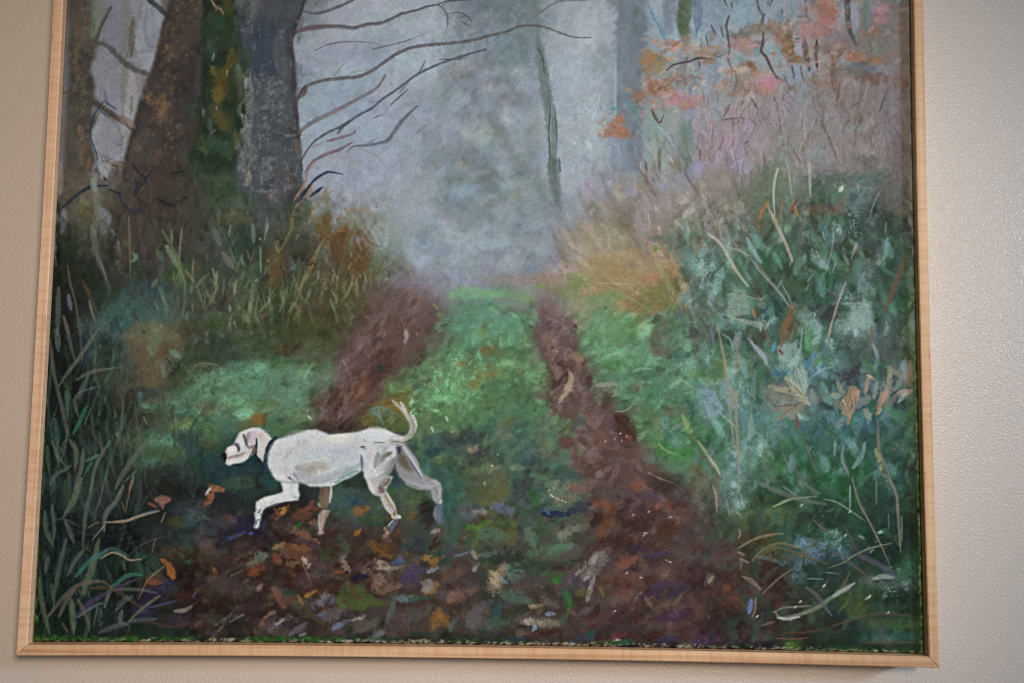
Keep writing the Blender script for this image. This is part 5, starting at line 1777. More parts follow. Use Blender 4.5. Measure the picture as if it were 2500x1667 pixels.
for r in """200 80 230 200 60 6c7048
60 130 130 110 0 5c6038
290 100 110 150 80 6a6c40
570 150 170 70 -70 3b6b34
480 60 110 130 60 4a5c56
830 110 190 100 60 7b8b75
900 160 110 110 30 7c7a60
770 60 90 60 60 86947c
960 70 130 80 -10 86603c
1050 60 190 110 20 7a645a
300 265 150 90 -15 7081a0
220 240 60 60 20 76869c
80 290 90 60 10 a89a90
60 250 60 50 0 4a5c6c
780 315 240 60 0 1f2f54
1000 250 160 110 20 2c3c52
695 290 70 26 -50 5c84be
430 200 160 110 0 4f6058
640 420 150 80 -80 41683a
200 500 230 120 0 577c5e
370 490 150 110 80 6c7638
545 535 150 90 -70 6b8b72
720 650 340 110 10 587b56
830 610 190 60 10 5f8a6a
120 400 130 60 20 5c9438
60 450 60 90 60 5c8a34
900 470 170 90 25 90917a
1000 440 130 60 20 7c7c64
160 680 160 56 8 68747c
330 720 260 110 0 2f4030
600 780 260 60 0 3a4c40
240 890 250 110 60 9c8669
270 840 110 60 30 b0967a
300 920 80 40 -40 819aba
380 880 190 90 -60 6c8a72
440 830 110 16 0 7c96b0
560 930 190 110 10 5f4f55
450 980 190 80 -10 5a4544
800 880 110 80 20 44663a
800 925 90 50 -10 3c8c25
970 910 230 110 5 604f60
1130 790 260 110 40 8a8478
1050 900 60 30 40 b5b0aa
1100 950 160 40 70 a8a49e
1070 1040 110 50 80 a3a08e
1020 1030 90 70 10 6a6c34
1190 1020 90 36 -70 7a7c34
880 1040 110 60 -60 2f6a58
880 1100 130 50 -70 2f8030
240 1190 110 80 70 35616b
100 1160 200 60 30 6b6172
420 1080 230 110 -15 5b7663
600 1150 110 50 15 ab9271
560 1150 50 26 0 b59c7c
700 1080 230 160 -20 4f403c
740 1130 110 60 -30 7a6a60
580 1300 170 70 -8 c3b09f
490 1300 60 40 0 b8a890
700 1310 190 90 0 8f8470
720 1225 80 36 0 9db3cb
580 1350 50 36 60 9ab4d0
220 1310 230 110 10 557464
60 1250 160 190 60 655a56
400 1200 190 90 30 3f4a3a
850 1260 110 60 60 4c6a50
1080 1170 190 60 30 6a6a62
900 1360 300 110 20 57443f
650 1400 300 60 10 45241f
1000 1450 210 90 20 36475e
430 1450 150 70 0 2f4a58
1100 1390 90 90 60 23574a
1310 1440 260 90 15 572c2c
1350 1430 170 36 25 7c404b
1320 1460 60 16 25 e0d0cc
1400 1480 130 60 10 1b5a50
1120 1330 110 50 30 5c3440
1240 250 150 90 -40 7c4a34
1260 320 170 110 70 75462f
1130 215 60 30 -40 a05040
1210 215 40 30 0 a4524a
1150 340 130 90 60 371f18
1210 460 150 90 60 7a5230
1290 100 260 150 0 5f4c46
1560 80 150 90 -20 9b5a42
1500 60 110 60 0 8a5a48
1720 220 80 60 60 9f563c
1800 250 90 50 -50 8a4c38
1430 750 130 120 30 9c5b41
1330 890 190 60 20 7f5038
1480 900 110 80 0 75503c
1380 1080 190 110 30 7b5b49
1270 1110 190 90 15 6a5c50
1180 1130 130 110 0 54463e
1850 450 230 130 0 5a3526
1480 530 170 80 20 6c4f3e
1650 350 190 110 0 4c3836
1700 680 190 50 10 4b3c66
1550 640 150 60 -20 4a3850
1750 960 170 60 20 51426a
1880 1000 160 110 30 4d3f58
1850 1240 260 110 15 4a3250
1650 1030 190 80 20 432f4a
1800 1450 190 70 15 4c4365
1650 1420 150 90 20 4f2c30
1620 1120 110 40 -60 84705c
1890 1090 130 40 50 7c6c58
1500 1200 190 110 0 4c3530
1560 1350 230 90 0 4a3d36
1600 1260 60 30 20 8a5038
1700 1330 190 60 10 5c4c44
1390 1000 60 90 80 8a4c38
1160 700 130 60 40 8a8a80
1650 150 160 110 -20 5a4a58
1950 120 190 130 20 4a4448
1960 500 190 190 60 564a48
1990 700 160 150 0 5c5250
1330 560 260 110 0 45281f
1500 400 190 130 0 42291f
1430 1250 260 110 0 47332d""".split('\n'):
    v = r.split(); dab(*[float(q) for q in v[:5]], hx(v[5]) * .88, t=tO, imp=.5, edge=1.1, dry=.27, a=.8)
rebrush(1100, (470, 1180, 1900, 1560), 12, 6, (-40, 80), a=.8, dry=.34, vj=.045, cj=.012, pj=6)
rebrush(900, (470, 1180, 1960, 1560), 16, 9, (-60, 90), a=.85, dry=.5, cj=.014, pj=5, mul=(.7, 1.18))
for x, y, l in ((1590, 485, 40), (1575, 505, 26), (1420, 850, 30), (1550, 892, 34), (1815, 750, 34), (1780, 735, 14), (1310, 1196, 30), (1620, 290, 24), (1480, 320, 26), (1345, 1460, 44), (715, 90, 20), (745, 150, 26), (830, 190, 16), (860, 205, 14), (1820, 340, 40)):
    dab(x, y, l * .8, 12, rng.uniform(-30, 60), 'c4b8ab', t=tO, dry=.25, imp=.9)
S(tO, "1140,670 1090,800 1110,900 1080,980", 70, 'b5b0a6', a=.9, dry=.66, imp=.5)
S(tO, "960,860 1080,720", 60, 'aaa598', a=.85, dry=.62, imp=.5)
S(tO, "180,850 250,960 200,1050", 110, 'b39b7a', a=.9, dry=.5, imp=.6)
S(tO, "700,100 740,150 860,200", 18, 'c8c8b8', a=.8, dry=.45, imp=.7)
S(tO, "650,1080 760,1090", 110, '9a8c80', a=.7, dry=.66)
# ---- right bank, lower: grasses, dead flower head ------------------------------
scatter(1000, (1690, 800, 2245, 1570), 36, 12, (30, 150), a=.45, dry=.4, vj=.03, cj=.014, curve=.12)
blobs(tL, """
60 130 130 160 4a4a44 .35
60 400 130 110 7fb090 .4
160 330 130 110 6f9a72 .4
300 420 200 90 4f7044 .3
150 480 200 90 5a7c4c .35
420 400 130 110 5c7448 .35
150 560 50 30 a5c490 .3
350 460 50 30 c0c8a0 .3
250 650 200 90 5f8060 .35
100 750 110 160 7f9ca0 .35
180 850 130 160 7896a0 .45
400 600 110 260 7f9e98 .4
450 650 60 160 6c9488 .45
560 650 90 160 23542e .35
650 550 110 160 2c4a38 .4
600 300 130 90 7a927c .45
330 200 160 130 24503a .35
700 200 130 90 33503c .35
850 170 60 160 7c5c3c .35
560 130 110 110 3c4030 .35
1050 160 90 110 86ac98 .3
950 250 110 90 7c9c90 .4
1040 260 90 110 2f8030 .35
1120 370 90 50 357a30 .35
1200 200 110 160 7f9e92 .55
1400 180 200 130 5c7a70 .5
1450 60 130 110 8da79b .25
1600 130 40 160 8ea79b .3
1400 300 200 130 2c4038 .4
1700 200 160 160 4c5856 .4
1650 330 160 60 5c5856 .35
1850 180 110 130 545a50 .35
1900 300 110 110 2f4a34 .4
1250 420 130 90 7c9c8c .45
850 380 130 110 8ba89a .3
800 440 60 60 5f90a8 .4
1020 430 60 90 467ea8 .35
1110 490 110 50 4c84a4 .4
1150 600 130 110 2f4c44 .35
1200 750 160 160 2c4038 .35
1450 520 130 90 2c2628 .3
1650 460 130 90 2f2a2c .35
1350 620 110 90 302a2a .35
1000 620 60 160 3c6c84 .45
600 820 130 130 5c9494 .45
500 900 160 90 4a8a88 .5
700 1000 160 110 5c8c80 .45
1000 1000 260 80 3f6478 .35
1250 960 200 80 406c7c .4
1180 865 60 36 7aa4b0 .3
1500 980 160 60 3a5f70 .45
1450 880 110 60 3f7084 .45
1100 900 160 60 2c5c48 .4
1800 880 110 110 1d3f58 .3
1850 750 110 110 2f4c44 .35
1900 900 90 160 3c5c4c .4
150 1050 160 110 245c38 .35
250 1000 130 110 7c9c90 .55
150 1180 110 110 5f6a68 .4
500 1100 160 110 6f9c94 .45
330 1250 130 160 749aa0 .4
480 1250 160 130 7ea496 .4
580 1130 60 40 b0c098 .35
300 1450 110 160 6f98a4 .4
650 1080 110 90 52786c .45
700 1320 160 110 5a7a44 .35
850 1420 130 130 3a6a38 .35
900 1250 160 160 225c34 .35
1150 1200 220 110 2c5446 .4
1050 1420 200 160 1c5a30 .35
1450 1430 220 160 1a6128 .25
1300 1300 130 110 245a34 .35
1500 1250 200 110 2a5c38 .4
1370 1130 90 40 6f94a4 .35 20
1600 1100 130 160 2f5648 .4
1750 1200 90 160 2c5a34 .4
1850 1400 110 160 23383f .35
1900 1050 90 110 3c6038 .4
1880 1180 90 60 6f7c68 .5
600 1450 160 110 4a5c58 .4
60 1400 110 160 5c5c40 .35
150 1500 130 110 66684c .4
1970 300 26 200 7c9c60 .35
1960 1100 30 200 7c9c58 .4
1950 700 40 200 5f7c58 .4
""", a=.72, imp=.35, soft=.45)
for p, w, d, c in (("180,800 250,950 320,1100", 150, .66, '9cbab0'), ("400,560 440,720 480,900", 130, .6, '9ab8ac'), ("1230,150 1260,330 1200,430", 140, .66, '9dbcb0'), ("1400,120 1500,220 1480,330", 200, .66, '9fbdb2'), ("600,580 640,700 600,860", 130, .68, '9cc0b4'),
                   ("560,1180 640,1080 760,1060", 130, .68, '9cbeb2'), ("1050,1180 1300,1200 1500,1180", 130, .76, '8fb0a4'), ("1350,560 1500,620", 130, .74, 'a0b4ac'), ("300,1100 380,1300 330,1500", 120, .62, '7fa09c'), ("740,430 860,480", 110, .62, '9cc0b4')):
    S(tL, p, w, c, a=.9, dry=d, soft=.5, imp=.4)
rebrush(600, (1690, 790, 2245, 1200), 18, 7, (20, 160), a=.85, dry=.38, vj=.05, cj=.012, pj=6)
rebrush(700, (1690, 790, 2245, 1200), 20, 11, (20, 160), a=.88, dry=.52, cj=.014, pj=5, mul=(.68, 1.25))
scatter(280, (1690, 830, 2240, 1200), 48, 16, (40, 150), a=.7, dry=.32, soft=.4, pal=['527a6c', '648e84', '44705a', '76a096', '477a50', '58887a', '2f5640', '84a29c', '4c7462', '3a7048'], curve=.14)
# flat palette-knife patches
for p, c in (("2072,742 2128,738 2136,790 2120,812 2080,800", '8ba599'), ("1768,712 1826,706 1834,770 1780,784", '7c9683'), ("1900,850 1950,830 1960,880 1915,905", '88a498'), ("1985,800 2010,795 2000,840 1972,850", '86a898'), ("1745,925 1790,915 1812,1000 1775,1010", '7d9c98'), ("1790,1215 1826,1222 1826,1258 1800,1262", '7a9c92'), ("1930,1330 1960,1300 2010,1315 1985,1345", '7394a4'), ("1710,950 1740,955 1760,1010 1730,1020", '7c98a2')):
    fill(p, c, soft=1, warp=16, a=.8, dry=.34, imp=.5)
# dead flower head and papery leaves
FLW = dict(idn=FLOWER, imp=.7, edge=.8, soft=.2, br=.5)
blob(850, 730, 190, 150, '87876f', t=tL, a=.75, dry=.25, idn=FLOWER)
blob(930, 520, 70, 150, '96a898', t=tL, a=.7, dry=.25, idn=FLOWER)
for q, c in (("1000,715 830,650 655,608", '938c74'), ("1000,720 850,700 690,715", '8b8670'), ("995,735 850,790 700,810", '8a8168'), ("990,745 860,840 740,905", '918a70'), ("985,755 900,840 860,900", '86806a'), ("985,690 900,600 815,530", 'a3a58c'), ("975,670 930,520 905,400", '9cab9c'),
             ("1010,720 930,660 860,560", 'a8a890'), ("985,660 990,540 960,430", '98aca0'), ("930,330 880,380 840,420", '98ac9c'), ("1000,700 880,640 720,640", 'a09a80'), ("1040,770 960,720 900,690", 'aaa58c')):
    S(tL, q, (40, 62), hx(c) * np.array([.98, 1.02, 1.0], np.float32), a=.85, dry=.16, tp=(.4, .5), **FLW)
many(tL, 8, '5a5444', "985,700 880,600 815,545\n975,660 925,520 908,410\n1000,720 850,690 700,640\n990,740 860,780 720,790\n940,760 840,830 760,890\n760,790 830,770 900,780", a=.75, imp=.6, idn=FLOWER)
many(tL, 24, '804832', "915,880 925,930 908,1005\n840,640 862,655\n760,270 790,320", a=.85, imp=.6)
FLW['idn'] = LEAVES
for x, y, l, w, an, c in ((1400, 740, 210, 130, 75, 'b08564'), (1450, 700, 110, 60, 60, 'b89070'), (1390, 905, 90, 34, 75, 'b3825a'), (1550, 600, 130, 40, 80, 'a68a6c'), (1590, 522, 80, 26, -30, 'a08a70'), (1310, 620, 90, 50, -60, '8f8a7c'), (1740, 600, 250, 90, 78, '8d8974'), (1700, 720, 160, 60, 62, 'b08a68'),
                          (1660, 830, 60, 34, 60, 'b38a64'), (1830, 480, 160, 60, -35, '8f8c7c'), (1900, 660, 110, 60, 10, 'b59583'), (1930, 470, 170, 66, 78, '94897a'), (1940, 540, 110, 30, 80, 'a07a64'), (1560, 860, 80, 60, -60, '969a7c'), (1510, 745, 130, 90, 30, '86867c'), (1630, 640, 130, 50, 80, '8a8878'), (1780, 730, 160, 50, 50, '7c7c70'),
                          (1270, 690, 70, 50, 0, '94947c'), (1300, 780, 90, 60, -40, '7c7c6c'), (1880, 700, 110, 40, 50, 'a09c88'), (1860, 560, 190, 50, 55, '7f8274')):
    dab(x, y, l, w, an, hx(c) * 1.04, t=tL, a=.88, dry=.2, **FLW)
many(tL, 9, '4f4038', "1390,690 1420,760 1400,830\n1440,680 1450,780\n1680,820 1740,700\n1780,420 1850,470\n1720,480 1730,600", a=.7, imp=.5, idn=LEAVES)
many(tL, 12, 'd8bfa0', "1560,505 1600,520\n1690,800 1660,860\n1330,720 1360,780", a=.8, imp=.8, idn=LEAVES)
for x, y, l, w, c in ((722, 480, 50, 36, '3a74a0'), (765, 500, 60, 26, '40789c'), (820, 470, 30, 20, '40749a'), (1020, 395, 80, 44, '457fa8'), (1080, 320, 30, 30, '3f80a8'), (1155, 415, 40, 30, '40789c'), (705, 245, 60, 40, '5a9ab8'), (750, 565, 30, 20, '3a6c98'), (880, 470, 30, 20, '447a9c')):
    dab(x, y, l, w, 70, c, t=tL, imp=.7, dry=.1)
for p, w, c in (("190,50 215,170 252,350 290,600 312,900 352,1185", 26, '9c8c76'), ("358,110 370,280 372,450", 22, '8f7f6a'), ("340,640 360,800 376,1150 392,1460 385,1568", 28, '97897a'), ("360,640 360,780", 36, '9a8a72'), ("980,1098 1040,1250 1112,1435", 20, '716654'),
                ("1266,1110 1258,1245", 20, 'a9bab9'), ("1342,1150 1328,1270 1385,1400 1392,1492", 24, '8d9090'), ("1655,925 1662,1150 1722,1330 1802,1568", 28, '8d7d66'), ("895,1345 962,1460 1085,1568", 36, '606b49'), ("10,1100 100,1230 222,1430", (34, 22), '94a06c'), ("120,1260 190,1350 220,1430", 22, 'aab09a'),
                ("470,170 540,250 610,330 640,400", (14, 70), 'a0a5ab'), ("1230,30 1210,130 1200,190", 22, 'a5958a'), ("130,80 160,240", 22, '6a7a80'), ("1600,40 1580,250", 22, '7a6a48'), ("960,80 955,200 930,330", 14, '8aa898'), ("620,20 640,150 690,260", 22, '75584a'), ("800,0 790,150 770,250", 60, '80603c'),
                ("780,1200 840,1330 850,1300", 14, '6f8a70'), ("220,850 330,950 360,1000", 20, '8fa094'), ("1050,520 1150,450 1240,430", 12, '8fb0a4'), ("1480,1050 1300,1170", 12, '6a7c78'), ("1390,1390 1440,1568", 26, '6d5c4a'), ("560,1480 760,1568", 40, '6c766c'), ("600,50 420,10 330,0", 26, '97a084'), ("240,140 300,180 335,250", 18, '8fb098')):
    S(tL, p, w, c, a=.84, imp=.55, edge=.45, dry=.18, br=.5, soft=.3)
S(tL, "1635,1180 1680,1320 1745,1545", 54, 'a3aa62', a=.9, dry=.55, imp=.6)
# bottom right (tile P)
blobs(tP, """
100 150 130 160 5c5648 .35
60 400 160 160 544842 .3
150 600 200 160 4f463f .35
300 120 90 200 71938b .35
400 250 90 130 7a9c92 .3
330 350 90 60 6c8c5c .5
280 450 130 110 4c5c34 .35
560 330 160 130 46602f .3
650 300 110 110 4c6834 .35
850 330 130 110 4a6236 .35
700 600 130 160 4c5c2c .4
520 560 110 110 3a3a22 .35
750 150 220 90 24402c .35
1050 90 220 130 2a5232 .35
1250 60 200 110 1f5a2c .3
1200 300 260 130 1f2a20 .3
1500 150 160 160 2a5a34 .35
1650 250 160 200 33342a .35
1900 200 90 300 1f3024 .35
1950 100 60 160 3f6a58 .4
1100 450 200 110 1c3426 .35
1250 520 130 60 7ca89e .5
1310 600 110 60 7aa89e .5
1150 660 200 70 6c84a0 .5
1000 700 110 110 7088a0 .5
930 830 90 130 7894a8 .5
900 980 90 110 6f94a0 .55
900 1040 60 40 8ab4a4 .35
1430 720 130 60 4a5c78 .5
1700 600 200 200 16301f .35
1100 900 260 130 1e3c2a .35
1300 1000 160 130 27452c .4
700 850 110 130 3f2a22 .35
820 930 110 110 40261f .35
850 1100 200 80 30241f .35
600 850 160 130 45332a .4
330 850 200 110 4a3a34 .4
150 950 200 130 3c2a28 .35
400 1130 200 130 6a3c28 .35
300 1050 110 110 7c4630 .45
550 1180 160 110 3a2a2c .35
1500 1130 110 200 50622f .3 45
1600 1000 160 110 566a3c .35
1750 1100 200 160 16261c .35
1950 1000 110 110 26322c .4
1700 930 160 50 8c948c .4
1950 920 110 60 7c84a0 .5
1900 850 130 110 4c7050 .4
1960 760 90 110 3a7c58 .35
1850 1310 260 60 4b6338 .25
1500 1330 260 50 4c5c3a .35
1750 1430 330 60 2e6a54 .3
1650 1460 160 40 5c8c80 .45
1250 1230 90 90 2f4a52 .35
1350 1350 200 60 24343c .35
1000 1300 300 80 34231c .3
700 1400 300 60 33261f .35
900 1350 300 50 4a2f20 .45
400 1350 160 110 2f2724 .35
420 1390 130 90 6c6458 .6
600 1460 110 50 22283a .35
650 1420 90 40 6c665c .5
250 1250 200 160 2f201e .35
80 1450 110 80 5c4872 .35
150 1350 160 110 332222 .35
1600 1510 260 40 3a2f1f .4
1400 1530 200 30 1f4a2c .35
880 1500 90 50 347a25 .35
850 1510 50 30 7a9038 .35
60 900 130 110 40282c .4
130 900 40 50 8a7868 .4
""", a=.74, imp=.32, soft=.5)
for p, w, d, c in (("1050,420 1200,330 1400,260", 200, .76, 'a0c4ac'), ("1250,500 1330,600", 160, .62, '9cc8bc'), ("1600,640 1780,480", 190, .78, 'a4c8b0'), ("1750,1000 1850,1180", 190, .72, 'a8c4b0'), ("900,880 960,720 1100,650", 120, .66, '8aa4c0'), ("1250,700 1450,680", 110, .68, '8a9cc0'),
                   ("1900,950 2000,1000", 110, .64, '94a0b8'), ("330,40 380,180 430,300", 130, .56, '9cbcb4'), ("1750,830 1880,780", 90, .66, 'a4c4a8'), ("800,780 880,760", 130, .72, '8ab0b0'), ("1660,480 1800,450", 40, .5, 'a8d0bc')):
    S(tP, p, w, c, a=.9, dry=d, soft=.5, imp=.4)
rebrush(600, (1690, 1160, 2245, 1570), 18, 7, (10, 150), a=.85, dry=.38, vj=.045, cj=.01, pj=6)
rebrush(600, (1690, 1160, 2245, 1570), 20, 11, (10, 150), a=.88, dry=.54, cj=.012, pj=5, mul=(.68, 1.25))
scatter(150, (1720, 1190, 2240, 1560), 60, 20, (0, 150), a=.55, dry=.34, soft=.4, pal=['2c4a38', '3a5c44', '24402f', '44644a', '355244', '1f3a2c', '4a5c3c', '4c6660'], curve=.14)
for p, w, c in (("700,246 850,180 960,165 1092,150", (24, 12), 'b8be94'), ("1160,175 1280,205 1400,280 1545,382", 12, 'a3a894'), ("1420,-10 1480,200 1580,390 1660,550 1762,772", 19, '8c7c6a'), ("1760,-10 1822,130 1836,300 1850,480 1862,665", 27, '8c826b'), ("590,40 800,130 1000,190 1185,222", 46, '67766b'),
                ("790,60 920,150", 22, '708076'), ("940,0 1040,80 1130,130", 30, '6a7a66'), ("150,48 180,150 186,295", 25, 'a38770'), ("270,170 300,330", 20, '8a8a70'), ("376,628 520,545 650,505 795,490", 23, '9d876a'), ("505,742 600,642 742,580 872,600 972,650 948,692", 22, '7d6c4a'), ("560,720 700,620 860,650 1000,700 1200,770", 26, '6a6440'),
                ("598,1042 750,900 885,808", 16, '87735d'), ("408,880 500,910 595,1003", 18, '94806c'), ("430,890 530,960 590,1010", 10, '9a8a78'), ("540,1078 532,1190 508,1252", 24, '8d7c6a'), ("1058,358 1170,450 1305,545", 18, '725c4a'), ("1348,408 1420,560 1472,655", 13, '6e5f4c'), ("1782,578 1600,620 1450,682 1330,760 1195,805", 15, '8e956c'),
                ("1278,660 1400,760 1605,912", 22, '6c5c42'), ("1465,680 1680,780 1855,905", 48, '61576a'), ("1400,838 1340,960 1245,1085", 22, '726642'), ("715,1198 765,1255 900,1240 1100,1165 1230,1070 1440,940", (30, 46), '8a8a70'), ("735,1258 830,1270 945,1248", (20, 30), 'c8d0c8'), ("698,1212 800,1165 1052,1150", 14, '8c866b'),
                ("1000,980 1100,1060 1235,1245", 36, '61605a'), ("1612,900 1700,880 1805,892", 44, '9da39b'), ("1250,1060 1440,945", 40, 'a3aaa2'), ("1300,1205 1400,1080", 22, '5c6a34'), ("380,660 440,690", 26, '93806c'), ("400,720 480,755", 22, '8a7a68'), ("410,700 405,820", 20, '75655a'), ("390,450 400,500 380,540", 18, '94806c'),
                ("1400,50 1400,280", 16, '9ab4b0'), ("1640,20 1640,230", 18, '5c8070'), ("1750,310 1755,450", 12, '7c9084'), ("1130,1010 1200,920", 16, '6f6244'), ("1870,330 1875,560", 14, '8c9a88'), ("1000,900 1160,905", 10, '7ca890'), ("1150,840 1310,858", 9, '7ca48c'), ("560,700 700,730 780,770", 36, '5f6c60'), ("1480,510 1540,540", 16, 'a8b89c'),
                ("1250,1330 1500,1250 1700,1220 2000,1250", 26, '5c5038'), ("780,1400 1100,1380 1250,1340", 22, '5c4430'), ("1550,1490 1800,1480 2020,1485", 26, '5c4a34'), ("720,1445 900,1450 1030,1440", 14, '8a6a54'), ("590,1330 720,1290", 20, '7a6656'), ("1540,1090 1590,1060", 26, '8fa48c')):
    S(tP, p, w, c, a=.84, imp=.55, edge=.45, dry=.18, br=.5, soft=.3)
dab(490, 1150, 110, 50, 80, '7084b8', t=tP, imp=.6, dry=.1)
dab(130, 910, 60, 34, 60, '8c7a68', t=tP, imp=.6)
for x, y in ((1400, 290), (1360, 505), (1750, 1210), (1580, 1060), (950, 1110), (900, 1160), (555, 1245), (960, 230), (1165, 965)): dab(x, y, 26, 16, 40, 'b8c8b4', t=tP, imp=.7, dry=.2)

# ---- the white dog -------------------------------------------------------------
dR, dS, dU, dV = Tile(520, 960, 300 / 2091), Tile(800, 960, 300 / 2091), Tile(600, 1140, 250 / 2096), Tile(860, 1140, 250 / 2096)
# ground right behind it
blobs(dR, """
400 1330 300 160 223840 .25
200 1380 160 160 1f4a48 .3
650 1200 160 160 20404a .3
800 1480 160 110 2a2424 .25
450 1500 200 110 44583c .35
1000 1480 130 160 2a6458 .3
1350 680 200 40 3a4c38 .35
""", a=.7)
blobs(dS, """
500 1500 260 110 2c302c .25
1200 1450 90 160 2c4450 .35
1180 1250 80 110 3c3a36 .3
1650 1000 160 160 40664c .3
1750 1000 110 110 243a44 .35
1560 800 60 160 74906a .35
""", a=.75)
fill("880,40 1080,60 1240,110 1260,250 1380,1200 1300,1300 1180,1330 1000,1280 900,900 800,600", '3f5a44', t=dV, soft=14, warp=14, a=.45, dry=.2)
blobs(dV, "840 300 110 130 2c4452 .35\n760 480 110 60 3c6834 .35\n1350 560 260 160 465f3c .35\n1480 950 160 200 2c1f20 .3\n1250 990 130 130 86602a .5\n1960 800 130 300 2c5a52 .35", a=.7)
D = dict(idn=DOG)
# far hind leg, far fore leg
fill("1250,870 1330,870 1420,960 1500,1060 1540,1150 1560,1250 1640,1370 1740,1430 1860,1460 1930,1560 1900,1620 1700,1650 1500,1640 1330,1560 1200,1420 1150,1250 1160,1050", '8b8c88', t=dS, soft=1, warp=4, a=.95, **D)
fill("1290,0 1380,120 1460,200 1560,240 1700,240 1800,310 1842,420 1822,550 1832,720 1840,780 1720,780 1640,640 1630,480 1560,440 1400,430 1250,380 1100,300 1020,150 980,0", '8e9192', t=dV, soft=1, warp=4, a=.95, **D)
fill("1640,950 1720,750 1830,740 1840,900 1880,1180 1850,1190 1760,1160 1660,1010", '59656f', t=dV, soft=1, warp=4, a=.95, **D)
S(dV, "1720,780 1680,950 1740,1150", 26, '8f9c98', a=.7, dry=.4, **D)
S(dV, "1850,1000 1860,1180", 40, '3c4040', a=.7, **D)
S(dV, "1790,1080 1820,1140", 50, '46587a', a=.6, **D)
S(dS, "1280,900 1340,980 1420,1120 1500,1250 1600,1400", (60, 76), 'b7bcc6', a=.95, imp=.8, **D)
S(dS, "1370,1080 1460,1230 1560,1380 1600,1440", 30, '3f4a5c', a=.9, **D)
S(dS, "1460,1080 1520,1180 1560,1280", 60, '98978c', a=.8, **D)
fill("1210,1040 1330,1050 1400,1200 1470,1330 1350,1350 1240,1260 1180,1150", '5a5044', t=dS, soft=3, a=.85, **D)
S(dV, "1060,80 1250,180 1400,240", 150, '85837e', a=.7, dry=.1, **D)
S(dV, "1050,240 1200,300 1400,370 1600,410", 50, 'a0a5a6', a=.8, **D)
S(dV, "1520,330 1600,390 1680,370", 22, 'b8bab6', a=.8, imp=.7, **D)
S(dV, "1620,280 1720,300 1800,360", 50, 'a8a6a0', a=.8, **D)
S(dV, "1680,400 1760,560", 22, '5f5e5a', a=.7, **D)
S(dV, "1790,420 1800,680", 40, 'a3a298', a=.75, **D)
dab(1810, 700, 60, 50, 60, 'b5b4ae', t=dV, **D)
fill("1530,400 1480,560 1500,700 1480,740 1520,820 1560,840 1700,820 1710,760 1770,720 1785,500 1750,390", '6d5a40', t=dU, soft=1, warp=4, a=.92, **D)
S(dU, "1640,430 1650,600 1640,780", 90, '6a5f60', a=.8, dry=.1, **D)
S(dU, "1750,390 1750,520 1730,640 1715,720", (50, 60), 'b8bcb8', a=.95, imp=.7, **D)
dab(1735, 780, 90, 60, 80, '2c4678', t=dU, **D)
dab(1500, 770, 80, 50, -60, '9a948c', t=dU, **D)
fill("1560,860 1620,850 1740,870 1700,960 1640,1030 1600,1170 1570,1280 1615,1350 1530,1372 1490,1330 1500,1200 1480,1040 1490,960", 'a58d80', t=dU, soft=1, warp=4, a=.95, **D)
S(dU, "1700,880 1640,970 1600,1050", 40, '8a6248', a=.8, dry=.2, **D)
S(dU, "1500,950 1500,1130 1520,1300", 40, 'bcb0a8', a=.8, dry=.1, **D)
# body
body = "1060,735 1110,760 1280,732 1440,662 1620,602 1760,600 1880,650 1980,700 2091,690"
P = [tuple(v) for v in dR("1005,745 1110,762 1280,732 1440,662 1620,602 1760,600 1880,650 1980,700 2091,690")] + \
    [tuple(v) for v in dS("200,680 380,658 500,640 620,610 780,595 960,605 1100,650 1200,700 1290,740 1300,860 1240,900 1160,1060 1130,1200 1060,1330")] + \
    [tuple(v) for v in dV("560,300 480,420 420,530 350,420 310,270 240,150 200,60")] + \
    [tuple(v) for v in dU("2096,240 1900,320 1750,380 1500,392 1300,380 1150,300 1085,290 1000,280 900,200 760,300 712,285 620,230 545,150 490,0")] + \
    [tuple(v) for v in dR("955,1340 850,1222 760,1080 745,900 735,760 850,690")]
fill(P, 'c0c4c2', soft=1, warp=3, a=1, imp=.45, **D)
fill("990,280 1085,290 1075,450 1105,580 1065,685 900,702 760,712 640,742 500,782 400,822 340,900 312,1000 280,1220 220,1262 168,1222 190,1100 170,960 190,900 220,800 198,712 300,640 450,580 620,540 760,505 740,400 712,285 800,200", 'c4cac8', t=dU, soft=1, warp=3, a=1, imp=.5, **D)
# head
fill("215,1180 280,1212 400,1170 520,1160 620,1100 690,1020 745,970 760,1060 860,1000 1000,760 960,682 880,626 790,580 680,590 520,620 440,670 400,742 368,832 352,895 262,920 222,990 215,1080", 'c3c2c0', t=dR, soft=1, warp=3, a=1, imp=.45, **D)
fill("740,760 860,680 1000,760 930,820 890,1000 850,1200 760,1080 748,900", 'b8b9ae', t=dR, soft=2, a=.95, **D)
SH_ = dict(a=.8, soft=.5, **D)
for p, w, c, d in (("700,640 660,740 650,830", 120, 'bba9b8', .1), ("640,650 600,760 590,850", 50, '8e8a90', .1), ("520,690 550,760 580,880", 46, '6b6258', .1), ("560,850 620,910 690,870", 46, '8a8790', .1), ("690,650 720,720", 60, 'c4a2b0', .2),
                   ("800,690 830,740", 110, 'c4a68c', .25), ("380,860 430,900 440,980", 56, '4b5462', 0), ("250,1090 400,1060 520,1010", 50, '8d8682', .1), ("440,1060 560,990", 50, 'a0968e', .2), ("250,1080 300,1110", 60, 'b78c70', .2),
                   ("400,900 330,960 330,1030", 110, 'd3cfcc', 0), ("290,960 280,1040", 80, 'cfcac8', .1), ("330,1160 480,1130 620,1050", 60, 'c5c9c8', 0), ("420,1170 560,1140", 40, '8fa4a8', .2), ("480,760 480,880", 110, 'c9c8ce', .1), ("620,610 760,600", 60, 'cbc8c4', .1)):
    S(dR, p, w, c, dry=d, **SH_)
fill("150,1050 222,990 250,1060 215,1120 210,1160 170,1100", '2b1d20', t=dR, soft=1, warp=3, **D)
